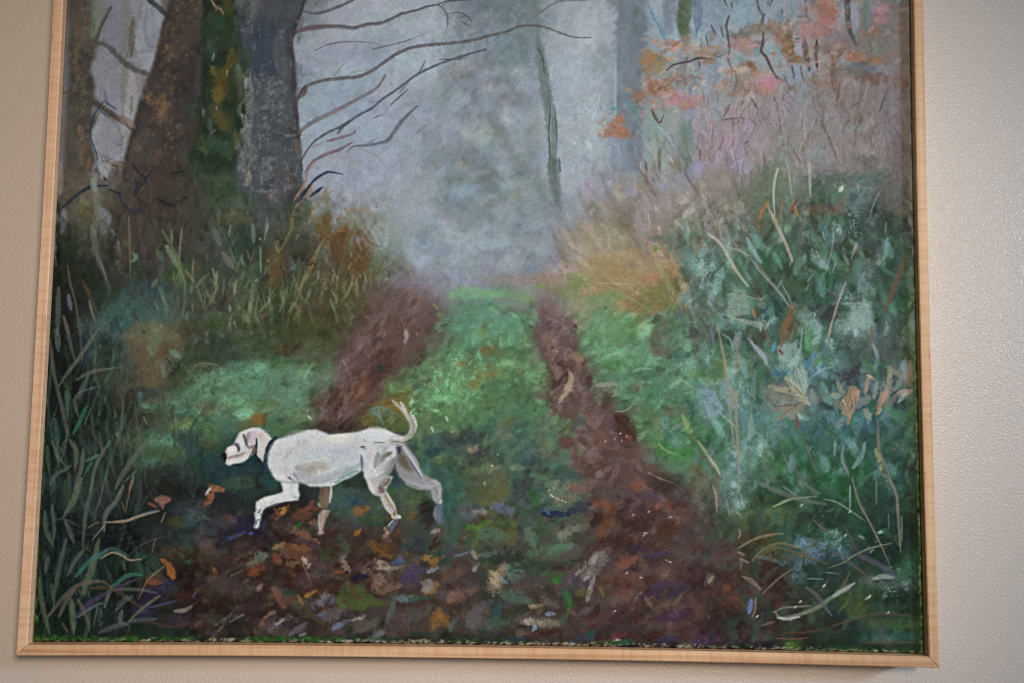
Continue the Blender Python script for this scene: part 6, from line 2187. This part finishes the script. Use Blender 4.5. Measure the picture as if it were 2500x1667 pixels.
S(dR, "745,760 745,880 735,1000 740,1060 850,1220", 34, '232c3c', a=.9, **D)
S(dR, "735,850 690,960 680,1030", 50, '4a3428', a=.75, dry=.2, **D)
S(dR, "760,1090 840,1190 870,1290", 60, '1d2a48', a=.8, dry=.2)
S(dR, "1070,750 980,850 930,980 900,1120 905,1220 950,1330", (92, 80), '2c3848', a=.97, imp=.6, tp=(.7, .6), **D)
S(dR, "1040,760 960,860", 50, '25303f', a=.8, **D)
# shoulders, ribs, belly
for p, w, c, d, a in (("1000,950 1000,1150 1080,1300", 110, 'c3c9c8', .1, .7), ("1200,800 1450,720 1700,680", 170, 'c9cbc7', .1, .6), ("1480,790 1360,920 1280,1010 1150,1150", 60, 'b0a294', .2, .7), ("1420,840 1350,920", 50, 'd2cfc9', .1, .8), ("1330,940 1200,1080 1130,1200", 50, 'cfccc6', .2, .6),
                      ("1650,800 1900,850 2091,800", 160, 'c4c8c6', .15, .6), ("1700,980 1950,950 2091,960", 130, 'b0bac2', .25, .7), ("1400,1150 1700,1060 2000,1050", 110, 'bec6cb', .25, .65), ("1400,1260 1600,1200", 60, 'b0b4b8', .25, .6), ("1900,740 2091,740", 60, 'd0c9b8', .2, .7)):
    stroke(p, w, c, a=a, dry=d, soft=.6, t=dR, **D)
for p, w, c, d, a in (("1430,1260 1560,1330 1650,1400", 150, '8f8c92', .25, .75), ("1600,1230 1800,1240 2020,1190", 150, '9a937c', .3, .6), ("1620,1290 1760,1330", 160, '8f8669', .3, .6), ("1800,1250 1980,1260", 80, 'a39d8e', .3, .6), ("1370,1350 1430,1430", 46, '8c6c8c', .1, .8), ("1500,1450 1700,1500 1900,1480", 110, 'b0b6b6', .35, .7)):
    stroke(p, w, c, a=a, dry=d, soft=.5, t=dR, **D)
for p, w, c, d, a in (("0,780 250,740 450,720", 110, 'd2cab6', .15, .8), ("60,720 300,700", 60, 'cfccc2', .2, .7), ("300,860 450,840", 110, 'c4b8a2', .2, .7), ("100,1000 350,950 550,920", 160, 'a9b4bf', .25, .75), ("50,1120 300,1080 560,1030", 130, 'aab3bc', .3, .7), ("150,1230 350,1210 520,1150", 90, 'bcc0c4', .35, .7),
                      ("300,1340 450,1280 580,1180", 90, '7c9c98', .3, .8), ("200,1440 350,1380 520,1310", 70, '5d8c84', .3, .85), ("20,1480 160,1430", 130, 'a5a8b0', .4, .7), ("120,1510 220,1470", 40, '3c8070', .3, .8), ("570,1050 590,1200 580,1330", 50, '34465c', .3, .8), ("600,1340 560,1420", 60, '2c3c54', .2, .7),
                      ("620,650 800,620 960,640 1100,690", 110, 'ccccca', .1, .9), ("560,720 760,700 1000,740", 130, 'c6c9ca', .1, .8), ("700,780 900,760 1060,770", 70, 'bcc3c8', .2, .7), ("630,780 640,840", 60, '6c7680', .5, .8), ("560,905 640,900", 30, '2c3440', 0, .85), ("600,940 660,930", 24, '5a6068', .2, .7),
                      ("720,870 720,1000 690,1150 640,1300", 130, 'bfc3c2', .1, .85), ("740,900 770,1000 780,1120", 40, 'c8bca8', .2, .7), ("850,900 1000,880 1080,860", 110, 'b2bac2', .15, .75), ("860,1000 840,1120 800,1260", 90, '7f8484', .1, .8), ("980,940 950,1060 880,1190", 110, '8b9298', .15, .7),
                      ("1090,1000 980,1060 900,1160", 70, '5e554c', .1, .85), ("1090,1140 1000,1220 900,1300 830,1350", 70, 'a5a9a8', .15, .8), ("1130,1100 1080,1250 1000,1380 900,1450", 90, '6f6862', .15, .8), ("760,1330 720,1450 740,1540", 130, 'c0c4c4', .1, .85), ("700,1300 640,1420", 60, 'c6c8c8', .2, .7), ("880,1220 885,1290", 20, 'c8bca8', 0, .8),
                      ("820,1480 900,1400 1000,1380", 60, '9a9c98', .2, .7)):
    stroke(p, w, c, a=a, dry=d, soft=.5, t=dS, **D)
S(dS, "780,835 870,830 1000,832", 12, '2c3038', a=.85, dry=.3, **D)
fill("1160,900 1250,880 1260,990 1220,1060 1170,1010", '343844', t=dS, soft=2, warp=4, **D)
# near hind leg
fill("310,260 420,540 560,590 600,640 700,850 800,960 830,1040 900,1060 1010,1040 940,960 890,800 780,620 670,460 720,380 830,180 700,150 480,200", 'a9aaa4', t=dV, soft=1, warp=4, a=.95, **D)
for p, w, c, d, a in (("340,280 400,430 460,520", 90, 'c3c6c6', .1, .9), ("560,400 620,460 560,500", 110, '6a4c50', .15, .85), ("760,220 700,330 620,380", 60, '5a4438', .1, .8), ("700,200 640,300 560,360", 60, '7a7468', .1, .8), ("660,560 760,720 860,880", 60, '94764a', .1, .9), ("600,640 700,830 800,960", 56, 'bdbfb4', .15, .9),
                      ("680,470 780,640 880,790", 34, 'c5ccc4', .35, .9), ("870,900 850,1000", 60, '84602c', .1, .9), ("820,980 830,1040", 40, 'c8c0a0', 0, .9), ("940,990 1000,1030", 60, 'cfd0cc', 0, .95), ("500,480 600,530", 50, '93888a', .2, .7)):
    stroke(p, w, c, a=a, dry=d, soft=.35, t=dV, **D)
fill("715,1210 850,1075 985,1070 930,1190 800,1335 735,1335", '505a66', t=dV, soft=1, warp=5, **D)
S(dV, "850,1070 780,1140 720,1210", 26, 'd0d2cc', a=.95, imp=.8, **D)
S(dV, "980,1080 900,1220 800,1370", 46, '54242c', a=.85, dry=.1, **D)
S(dV, "660,1230 700,1300 740,1370", 70, 'b58a70', a=.85, dry=.35, imp=.6)
# fore leg highlights, feet
for p, w, c, d, a in (("300,680 480,620 700,580", 80, 'd2d6d2', .1, .85), ("420,740 600,700 760,680", 40, 'b8b4a8', .1, .8), ("820,300 840,450 860,560", 150, 'cdd2d0', .1, .8), ("620,160 700,220 780,160", 130, 'd6d2cc', .05, .85), ("980,600 1060,640", 70, '8c9094', .2, .7), ("980,420 1050,520", 70, 'c0cac8', .2, .7), ("240,740 260,830", 110, 'c8d0cc', .1, .8), ("340,830 330,900", 40, 'c4bcac', .2, .8)):
    stroke(p, w, c, a=a, dry=d, soft=.4, t=dU, **D)
for _ in range(26):
    x, y = rng.uniform(180, 300), rng.uniform(860, 1200)
    dab(x, y, rng.uniform(16, 34), rng.uniform(14, 24), rng.uniform(0, 180), '2f3c5c', t=dU, a=.8, idn=DOG)
S(dU, "480,785 620,745 800,712 940,700 1080,690", 14, '20222c', a=.8)
S(dU, "150,1330 60,1360", 60, '3c5cae', a=.8, dry=.3)
for p, w, c, a in (("372,850 425,890 445,985", 66, '4a525c', .8), ("515,685 545,760 570,850 600,900", 44, '5a5148', .85), ("600,660 585,760", 34, '7d7c86', .7), ("560,860 620,915 700,880", 40, '6d6a72', .8), ("250,1085 380,1065 500,1020", 36, '8a847e', .7),
                   ("250,950 330,930 400,950", 80, 'dad8d4', .9), ("260,1010 330,1000", 80, 'd4d2d0', .8), ("280,1180 450,1150 600,1080", 46, 'cdd2d2', .85), ("170,1030 200,1070 210,1130", 60, '241a1e', .9), ("480,680 640,610 780,600", 50, 'd2d2ce', .8), ("450,760 480,850 500,950", 70, 'ccced2', .8),
                   ("735,760 745,860 725,960", 26, '23293a', .9), ("690,930 660,1010 600,1090", 26, '4a3c36', .7)):
    S(dR, p, w, c, a=a, soft=.3, idn=DOG)
for p, w, c, a in (("1080,1470 1300,1505 1600,1520 1900,1490 2080,1440", 40, '8a9094', .6), ("1380,1340 1440,1440 1500,1500", 40, '878c92', .6)):
    S(dR, p, w, c, a=a, soft=.6, dry=.25, idn=DOG)
# tail
S(dS, "1080,790 1200,770 1310,760 1400,700 1440,600 1420,480 1350,370 1260,260", (110, 90), 'a8a698', a=.97, imp=.7, tp=(.8, .7), **D)
S(dS, "1250,250 1180,190 1105,120", 50, 'b0aa98', a=.92, dry=.15, imp=.7, tp=(.9, .5), **D)
S(dS, "1330,320 1290,220 1240,145", 56, 'c3bfaa', a=.92, dry=.15, imp=.7, tp=(.9, .6), **D)
S(dS, "1100,760 1220,755 1320,760", 40, 'ccccc6', a=.9, imp=.8, **D)
S(dS, "1080,810 1200,820 1300,830 1390,790", 22, '5f6468', a=.75, **D)
S(dS, "1060,850 1220,865 1340,845", 46, 'a09e98', a=.85, **D)
S(dS, "1430,450 1460,560 1440,670 1390,750", 40, '8f8a76', a=.7, **D)
S(dS, "1400,330 1470,430 1505,540 1490,660", 34, 'c8c8ba', a=.9, dry=.3, imp=.8, **D)
for q in ("1480,410", "1500,470", "1510,530", "1460,370", "1420,320"):
    x, y = q.split(','); dab(float(x), float(y), 34, 22, 10, 'd6d6ca', t=dS, imp=.9, idn=DOG)

for p, w, c, a, d in (("1500,1120 1750,1030 2060,1000", 170, 'b4bec4', .5, .25), ("1450,1330 1700,1420 1950,1400", 150, 'a9afb2', .55, .3), ("1700,1200 1950,1230", 120, 'a5a294', .5, .3), ("1150,900 1300,850 1500,780", 130, 'cdd2d2', .5, .15)):
    stroke(p, w, c, a=a, dry=d, soft=.7, t=dR, idn=DOG)
for p, w, c, a, d in (("50,900 300,880 540,880", 130, 'bdc6cb', .55, .2), ("0,1240 250,1180 520,1100", 150, 'aeb7be', .55, .3), ("80,1380 250,1330 450,1260", 110, '93a5a8', .55, .3), ("650,760 900,740 1080,760", 110, 'cdd2d4', .5, .15)):
    stroke(p, w, c, a=a, dry=d, soft=.7, t=dS, idn=DOG)
S(dV, "1700,830 1740,960 1800,1100", 110, '5a6a7c', a=.55, dry=.2, soft=.5, idn=DOG)
S(dV, "880,1100 800,1220", 90, '565f6c', a=.5, dry=.2, soft=.5, idn=DOG)
for p, w, c, a, d, tt in (("1400,1390 1700,1470 2000,1450", 130, '979ea3', .65, .3, dR), ("0,1400 250,1330 480,1230", 130, '8f9a9f', .6, .3, dS), ("150,1050 350,1020 540,980", 120, 'adb6bc', .6, .25, dS), ("1600,1010 1850,960 2080,930", 110, 'b5bdc2', .5, .25, dR), ("1050,1000 1040,1150 1090,1280", 70, 'b3babc', .5, .2, dR),
                      ("700,1000 660,1200 640,1320", 60, 'a9b0b2', .5, .25, dS), ("900,920 1050,900", 100, 'a3abb0', .5, .2, dS), ("960,1000 920,1140 850,1290", 110, '9ba1a2', .55, .25, dS), ("1080,1080 1030,1230 950,1360", 80, '86888a', .5, .25, dS), ("1180,1200 1260,1350 1400,1480", 120, '7f8284', .5, .25, dS)):
    stroke(p, w, c, a=a, dry=d, soft=.7, t=tt, idn=DOG)
# ---- bare canvas and green ground showing at the stretched edges ------------------
edgeB = lambda x: 1566 + (x - 77) * .0141 - 9.0 * max(0, 1 - ((x - 1150) / 1090) ** 2)
for i in range(1000):
    x = rng.uniform(66, 2262); yb = edgeB(x)
    if rng.random() < .55: dab(x, yb + rng.uniform(-9, 2), rng.uniform(6, 16), rng.uniform(3, 5), rng.normal(0, 25), ['a8997e', '968a70', '9c9468', 'b0a692'][rng.integers(4)], a=.75, dry=.42, imp=.2)
for i in range(200):
    x = rng.uniform(66, 2262); yb = edgeB(x)
    dab(x, yb - rng.uniform(6, 14), rng.uniform(8, 20), rng.uniform(4, 7), rng.normal(0, 25), ['24501c', '2c5c24', '1c4424', '20382a', '1c2a1c', '38602a'][rng.integers(6)], a=.6, dry=.42)
for x0, x1 in ((80, 480), (610, 830)):
    for i in range(70):
        x = rng.uniform(x0, x1); dab(x, edgeB(x) - rng.uniform(5, 14), 16, 6, rng.normal(0, 25), ['26601a', '2f6c24', '1f4c1c'][rng.integers(3)], a=.7, dry=.45)
edgeL = lambda y: 154 - y * .0494
edgeR = lambda y: 2229 + y * .0173
for i in range(260):
    y = rng.uniform(560, 1560); f = (y - 560) / 1000
    dab(edgeL(y) + rng.uniform(0, 5 + 7 * f * f), y, rng.uniform(8, 22), rng.uniform(3, 7), 90 + rng.normal(0, 8), ['2f5a1f', '1c3a18', '3c7a22', '24401c'][rng.integers(4)], a=.8, dry=.2)
for i in range(420):
    y = rng.uniform(640, 1600)
    dab(edgeR(y) - rng.uniform(-2, 9), y, rng.uniform(8, 22), rng.uniform(3, 6), 90 + rng.normal(0, 14), ['6c8834', '7c9448', '94a070', '547a3a', 'aeb090', '446e34'][rng.integers(6)], a=.65, dry=.46)
for i in range(160):
    y = rng.uniform(-700, 640)
    dab(edgeR(y) - rng.uniform(-2, 12), y, rng.uniform(10, 26), rng.uniform(4, 8), 90 + rng.normal(0, 8), ['9a9a94', 'a4a8a4', '8a8278', '94a0a4'][rng.integers(4)], a=.6, dry=.3)
    dab(edgeL(y) + rng.uniform(0, 14), y, rng.uniform(10, 26), rng.uniform(4, 8), 90 + rng.normal(0, 8), ['75736f', '7c7a82', '6c6a64'][rng.integers(3)], a=.6, dry=.3)
# crisp the paint: local contrast, then the weave showing through thin passages
def _soft(A, n): return np.stack([_box(_box(A[..., c], n), n) for c in range(3)], -1)
_b1, _b2 = _soft(COL, 3), _soft(COL, 12)
COL += .22 * (COL - _b1) + .16 * (COL - _b2)
_l = COL @ np.array([.3, .59, .11], np.float32)
COL[:] = _l[..., None] + .84 * (COL - _l[..., None])
COL *= (1 + (WV - .5) * .27 * np.clip(1.2 - HGT * 1.3, .3, 1) + (N2 - .5) * .12 + (N4 - .5) * .08)[..., None]
np.clip(COL, 0.012, .98, out=COL)
# ---------------------------------------------------------------------------
# the framed painting
# ---------------------------------------------------------------------------
FRONT, CANVAS_Y = -.030, -.024          # front of the frame, face of the canvas
XL, XR, ZB, ZT = -.3300, .2900, -.1588, .4645   # outer frame
FW = .0072
painting = bpy.data.objects.new('framed_painting', None); col.objects.link(painting)
painting.location = (-.02, 0, EYE + ZB)
painting['label'] = 'oil painting of white dog on misty woodland track in thin pale wood frame'
painting['category'] = 'painting'
def place(o):                           # geometry is built in wall coordinates
    o.parent = painting; o.location = (.02, 0, -ZB)
    return o

def wood(name, axis, seed, tint, streak=(.78, .66, .55)):
    m, nt, b = mat(name)
    tc = nd(nt, 'ShaderNodeTexCoord')
    mp = nd(nt, 'ShaderNodeMapping'); mp.inputs['Location'].default_value = (seed * .37, seed * .11, seed * .53)
    nt.links.new(tc.outputs['Object'], mp.inputs['Vector'])
    def noise(scl, det=3, rough=.5):
        k = nd(nt, 'ShaderNodeMapping'); k.inputs['Scale'].default_value = scl
        nt.links.new(mp.outputs[0], k.inputs['Vector'])
        n = nd(nt, 'ShaderNodeTexNoise'); n.inputs['Scale'].default_value = 1; n.inputs['Detail'].default_value = det; n.inputs['Roughness'].default_value = rough
        nt.links.new(k.outputs[0], n.inputs['Vector']); return n
    along = (lambda a, c: (a, c, c)) if axis == 'x' else (lambda a, c: (c, c, a))
    g1 = noise(along(3.2, 240)); g2 = noise(along(330, 30), 2, .6); g3 = noise(along(9, 60)); g4 = noise(along(46, 900), 3, .7)
    r1 = nd(nt, 'ShaderNodeValToRGB'); e = r1.color_ramp.elements
    e[0].position = .30; e[0].color = (*[c * q for c, q in zip(tint, streak)], 1); e[1].position = .52; e[1].color = (*tint, 1)
    e2 = e.new(.72); e2.color = (*[c * q for c, q in zip(tint, (1.1, 1.12, 1.16))], 1)
    nt.links.new(g1.outputs['Fac'], r1.inputs[0])
    r2 = nd(nt, 'ShaderNodeValToRGB'); f = r2.color_ramp.elements
    f[0].position = .36; f[0].color = (.91, .86, .81, 1); f[1].position = .56; f[1].color = (1, 1, 1, 1)
    nt.links.new(g2.outputs['Fac'], r2.inputs[0])
    r3 = nd(nt, 'ShaderNodeValToRGB'); h = r3.color_ramp.elements
    h[0].position = .34; h[0].color = (.9, .85, .8, 1); h[1].position = .6; h[1].color = (1, 1, 1, 1)
    nt.links.new(g3.outputs['Fac'], r3.inputs[0])
    r4 = nd(nt, 'ShaderNodeValToRGB'); p = r4.color_ramp.elements
    p[0].position = .27; p[0].color = (.45, .30, .22, 1); p[1].position = .36; p[1].color = (1, 1, 1, 1)
    nt.links.new(g4.outputs['Fac'], r4.inputs[0])
    out = r1.outputs[0]
    for r in (r2, r3, r4):
        mm = nd(nt, 'ShaderNodeMix', data_type='RGBA', blend_type='MULTIPLY'); mm.inputs[0].default_value = 1
        nt.links.new(out, mm.inputs[6]); nt.links.new(r.outputs[0], mm.inputs[7]); out = mm.outputs[2]
    nt.links.new(out, b.inputs['Base Color'])
    bp = nd(nt, 'ShaderNodeBump'); bp.inputs['Strength'].default_value = .35; bp.inputs['Distance'].default_value = .0004
    nt.links.new(g2.outputs['Fac'], bp.inputs['Height']); nt.links.new(bp.outputs[0], b.inputs['Normal'])
    b.inputs['Roughness'].default_value = .55; b.inputs['Specular IOR Level'].default_value = .35
    return m

def bow_x(z):  s = np.clip((z - ZB) / (ZT - ZB), 0, 1); return .0019 * 4 * s * (1 - s)
def bow_z(x):  s = np.clip((x - XL) / (XR - XL), 0, 1); return .0023 * 4 * s * (1 - s)
ch = .0006
# section of a rail: (distance in from the outer face, depth y); small eased edges
SEC = [(0, -.0004), (0, FRONT + ch), (ch, FRONT), (FW - ch, FRONT), (FW, FRONT + ch), (FW, -.0035), (FW + .010, -.0035), (FW + .010, -.0004)]
def rail(side, m):
    n = 40; V = []; F = []
    ns = len(SEC)
    for i in range(n + 1):
        s = i / n
        for (d, y) in SEC:
            g = .00022                    # hairline at the mitre
            if side in 'BT':
                x = (XL + d + g) * (1 - s) + (XR - d - g) * s
                z = ZB + d + bow_z(x) if side == 'B' else ZT - d - bow_z(x)
            else:
                z = (ZB + d + g) * (1 - s) + (ZT - d - g) * s
                x = XL + d + bow_x(z) if side == 'L' else XR - d - bow_x(z)
            V.append((x, y, z))
    for i in range(n):
        for j in range(ns):
            a, b = i * ns + j, i * ns + (j + 1) % ns
            F.append((a, b, b + ns, a + ns))
    F += [tuple(range(ns))[::-1], tuple(n * ns + j for j in range(ns))]
    o = link_mesh('frame_rail', V, F, m); place(o)
    bm = bmesh.new(); bm.from_mesh(o.data); bmesh.ops.recalc_face_normals(bm, faces=bm.faces); bm.to_mesh(o.data); bm.free()
    return o
rail('B', wood('pale_wood_bottom', 'x', 1.0, (.70, .48, .30), (.70, .52, .40))); rail('L', wood('pale_wood_left', 'z', 2.3, (.75, .53, .37)))
rail('R', wood('pale_wood_right', 'z', 4.1, (.70, .485, .30))); rail('T', wood('pale_wood_top', 'x', 6.2, (.70, .48, .30)))

# ---- painted canvas: relief mesh with pigment per vertex ---------------------------
CL, CR, CB, CT = -.3221, .2819, -.1511, .4553
step = .00055
nx = int((CR - CL) / step) + 1
gx = np.linspace(CL, CR, nx)
gz = np.concatenate([np.linspace(CB, .312, int((.312 - CB) / step)), np.linspace(.312, CT, 110)[1:]])
nz = len(gz)
X, Z = np.meshgrid(gx, gz)
v01 = (Z - CB) / (CT - CB)
Z = Z + (1 - v01) ** 3 * .0019 * 4 * ((X - CL) / (CR - CL)) * (1 - (X - CL) / (CR - CL))
# sheet position of every canvas point (the sheet is a keystoned sketch of the canvas)
HM = np.array([[3540.58296, 198.523543, 1247.26821], [47.8939143, -3427.87332, 1035.44881], [0, .120635297, 1.]])
w_ = HM[2, 1] * Z + 1
u_ = (HM[0, 0] * X + HM[0, 1] * Z + HM[0, 2]) / w_; t_ = (HM[1, 0] * X + HM[1, 1] * Z + HM[1, 2]) / w_
ui = np.clip((u_ - SX0) * SK, 0, SW - 1.01); ti = np.clip((t_ - SY0) * SK, 0, SH - 1.01)
i0, j0 = ui.astype(int), ti.astype(int); fu, fv = (ui - i0), (ti - j0)
def samp(A):
    k = (lambda q: q[..., None]) if A.ndim == 3 else (lambda q: q)
    return A[j0, i0] * k((1 - fu) * (1 - fv)) + A[j0, i0 + 1] * k(fu * (1 - fv)) + A[j0 + 1, i0] * k((1 - fu) * fv) + A[j0 + 1, i0 + 1] * k(fu * fv)
srgb = samp(COL)
lin = np.where(srgb <= .04045, srgb / 12.92, ((srgb + .055) / 1.055) ** 2.4)
PIGMENT_GAIN = np.array([.97, 1.07, 1.21])
is_dog = samp((_box((IDM == DOG).astype(np.float32), 1)))[..., None]
lin = lin * 1.08 * is_dog + lin ** 1.05 * .98 * (1 - is_dog)      # lead white of the dog stays clean, the rest is tinted down
lin = np.clip(lin * PIGMENT_GAIN, 0, .92)
relief = .00004 * samp(WV) * np.clip(1.2 - samp(HGT), .3, 1) + .00042 * samp(HGT)
edge = np.minimum.reduce([X - CL, CR - X, Z - Z.min(0)[None, :], CT - Z])
rnd = np.clip(edge / .0022, 0, 1); rnd = 1 - np.sqrt(np.clip(1 - (1 - rnd) ** 2, 0, 1))
Y = CANVAS_Y - relief + rnd * .0022
ids = np.zeros((SH, SW), np.uint8)
for k in range(1, 11):                       # tidy the motif outlines
    ids[_box(_box((IDM == k).astype(np.float32), 3), 2) > .42] = k
IDV = ids[np.round(ti).astype(int), np.round(ui).astype(int)]

pm, nt, b = mat('oil_paint_on_canvas')
at = nd(nt, 'ShaderNodeAttribute', attribute_name='Pigment')
nt.links.new(at.outputs['Color'], b.inputs['Base Color'])
tc = nd(nt, 'ShaderNodeTexCoord'); ns_ = nd(nt, 'ShaderNodeTexNoise'); ns_.inputs['Scale'].default_value = 60; ns_.inputs['Detail'].default_value = 4
nt.links.new(tc.outputs['Object'], ns_.inputs['Vector'])
mr = nd(nt, 'ShaderNodeMapRange'); mr.inputs[3].default_value = .48; mr.inputs[4].default_value = .68
nt.links.new(ns_.outputs['Fac'], mr.inputs[0]); nt.links.new(mr.outputs[0], b.inputs['Roughness'])
b.inputs['Specular IOR Level'].default_value = .10

quad = (np.arange(nz - 1)[:, None] * nx + np.arange(nx - 1)[None, :]).ravel()
quads = np.stack([quad, quad + 1, quad + nx + 1, quad + nx], 1)
fid = IDV[:-1, :-1].ravel()
allv = np.stack([X.ravel(), Y.ravel(), Z.ravel()], 1).astype(np.float32)
allc = np.concatenate([lin.reshape(-1, 3), np.ones((nx * nz, 1))], 1).astype(np.float32)

def paint_mesh(name, q, extra=None):
    used, inv = np.unique(q.ravel(), return_inverse=True)
    v, c, f = allv[used], allc[used], inv.reshape(-1, 4)
    if extra is not None:
        ev, ec, ef = extra
        f = np.vstack([f, ef + len(v)]); v = np.vstack([v, ev]); c = np.vstack([c, ec])
    me = bpy.data.meshes.new(name)
    me.vertices.add(len(v)); me.vertices.foreach_set('co', v.astype(np.float32).ravel())
    me.loops.add(len(f) * 4); me.loops.foreach_set('vertex_index', f.astype(np.int32).ravel())
    me.polygons.add(len(f)); me.polygons.foreach_set('loop_start', np.arange(0, len(f) * 4, 4, dtype=np.int32))
    me.polygons.foreach_set('use_smooth', np.ones(len(f), bool))
    me.update(calc_edges=True)
    ca = me.color_attributes.new('Pigment', 'FLOAT_COLOR', 'POINT')
    ca.data.foreach_set('color', c.astype(np.float32).ravel())
    me.materials.append(pm)
    o = bpy.data.objects.new(name, me); col.objects.link(o)
    return o

# turned-over sides of the stretched canvas
rim = np.concatenate([np.arange(nx), np.arange(1, nz) * nx + nx - 1, (nz - 1) * nx + np.arange(nx - 2, -1, -1), np.arange(nz - 2, 0, -1) * nx])
rv = allv[rim].copy(); bv = rv.copy(); bv[:, 1] = -.006
nr = len(rim); ar = np.arange(nr); br_ = (ar + 1) % nr
rc = allc[rim].copy(); bc = rc.copy(); bc[:, :3] = bc[:, :3] * .5 + np.array([.30, .27, .22]) * .5
side_f = np.stack([ar, ar + nr, br_ + nr, br_], 1)
canvas = place(paint_mesh('canvas', quads[fid == 0], (np.vstack([rv, bv]), np.vstack([rc, bc]), side_f)))
canvas['label'] = 'stretched canvas with thick oil paint of a foggy autumn wood'
for k, nm, lb in ((TREE, 'painted_tree', 'painted dark mossy tree with bare branches reaching right'), (DOG, 'painted_dog', 'painted white dog with navy collar stepping left'),
                  (TRACK, 'painted_wheel_rut', 'painted brown rut that ends behind the dog'), (TRACK2, 'painted_wheel_rut', 'painted brown rut running down to the lower right'),
                  (FAR, 'painted_thin_trunk', 'painted thin grey green trunk standing in the mist'), (FAR2, 'painted_far_trunk', 'painted pale blue grey trunk right of the thin one'),
                  (FLOWER, 'painted_flower_head', 'painted papery fan shaped dead flower head'), (LEAVES, 'painted_dead_leaves', 'painted tan dead leaves near the right frame rail')):
    o = paint_mesh(nm, quads[fid == k]); o.parent = canvas; o['label'] = lb
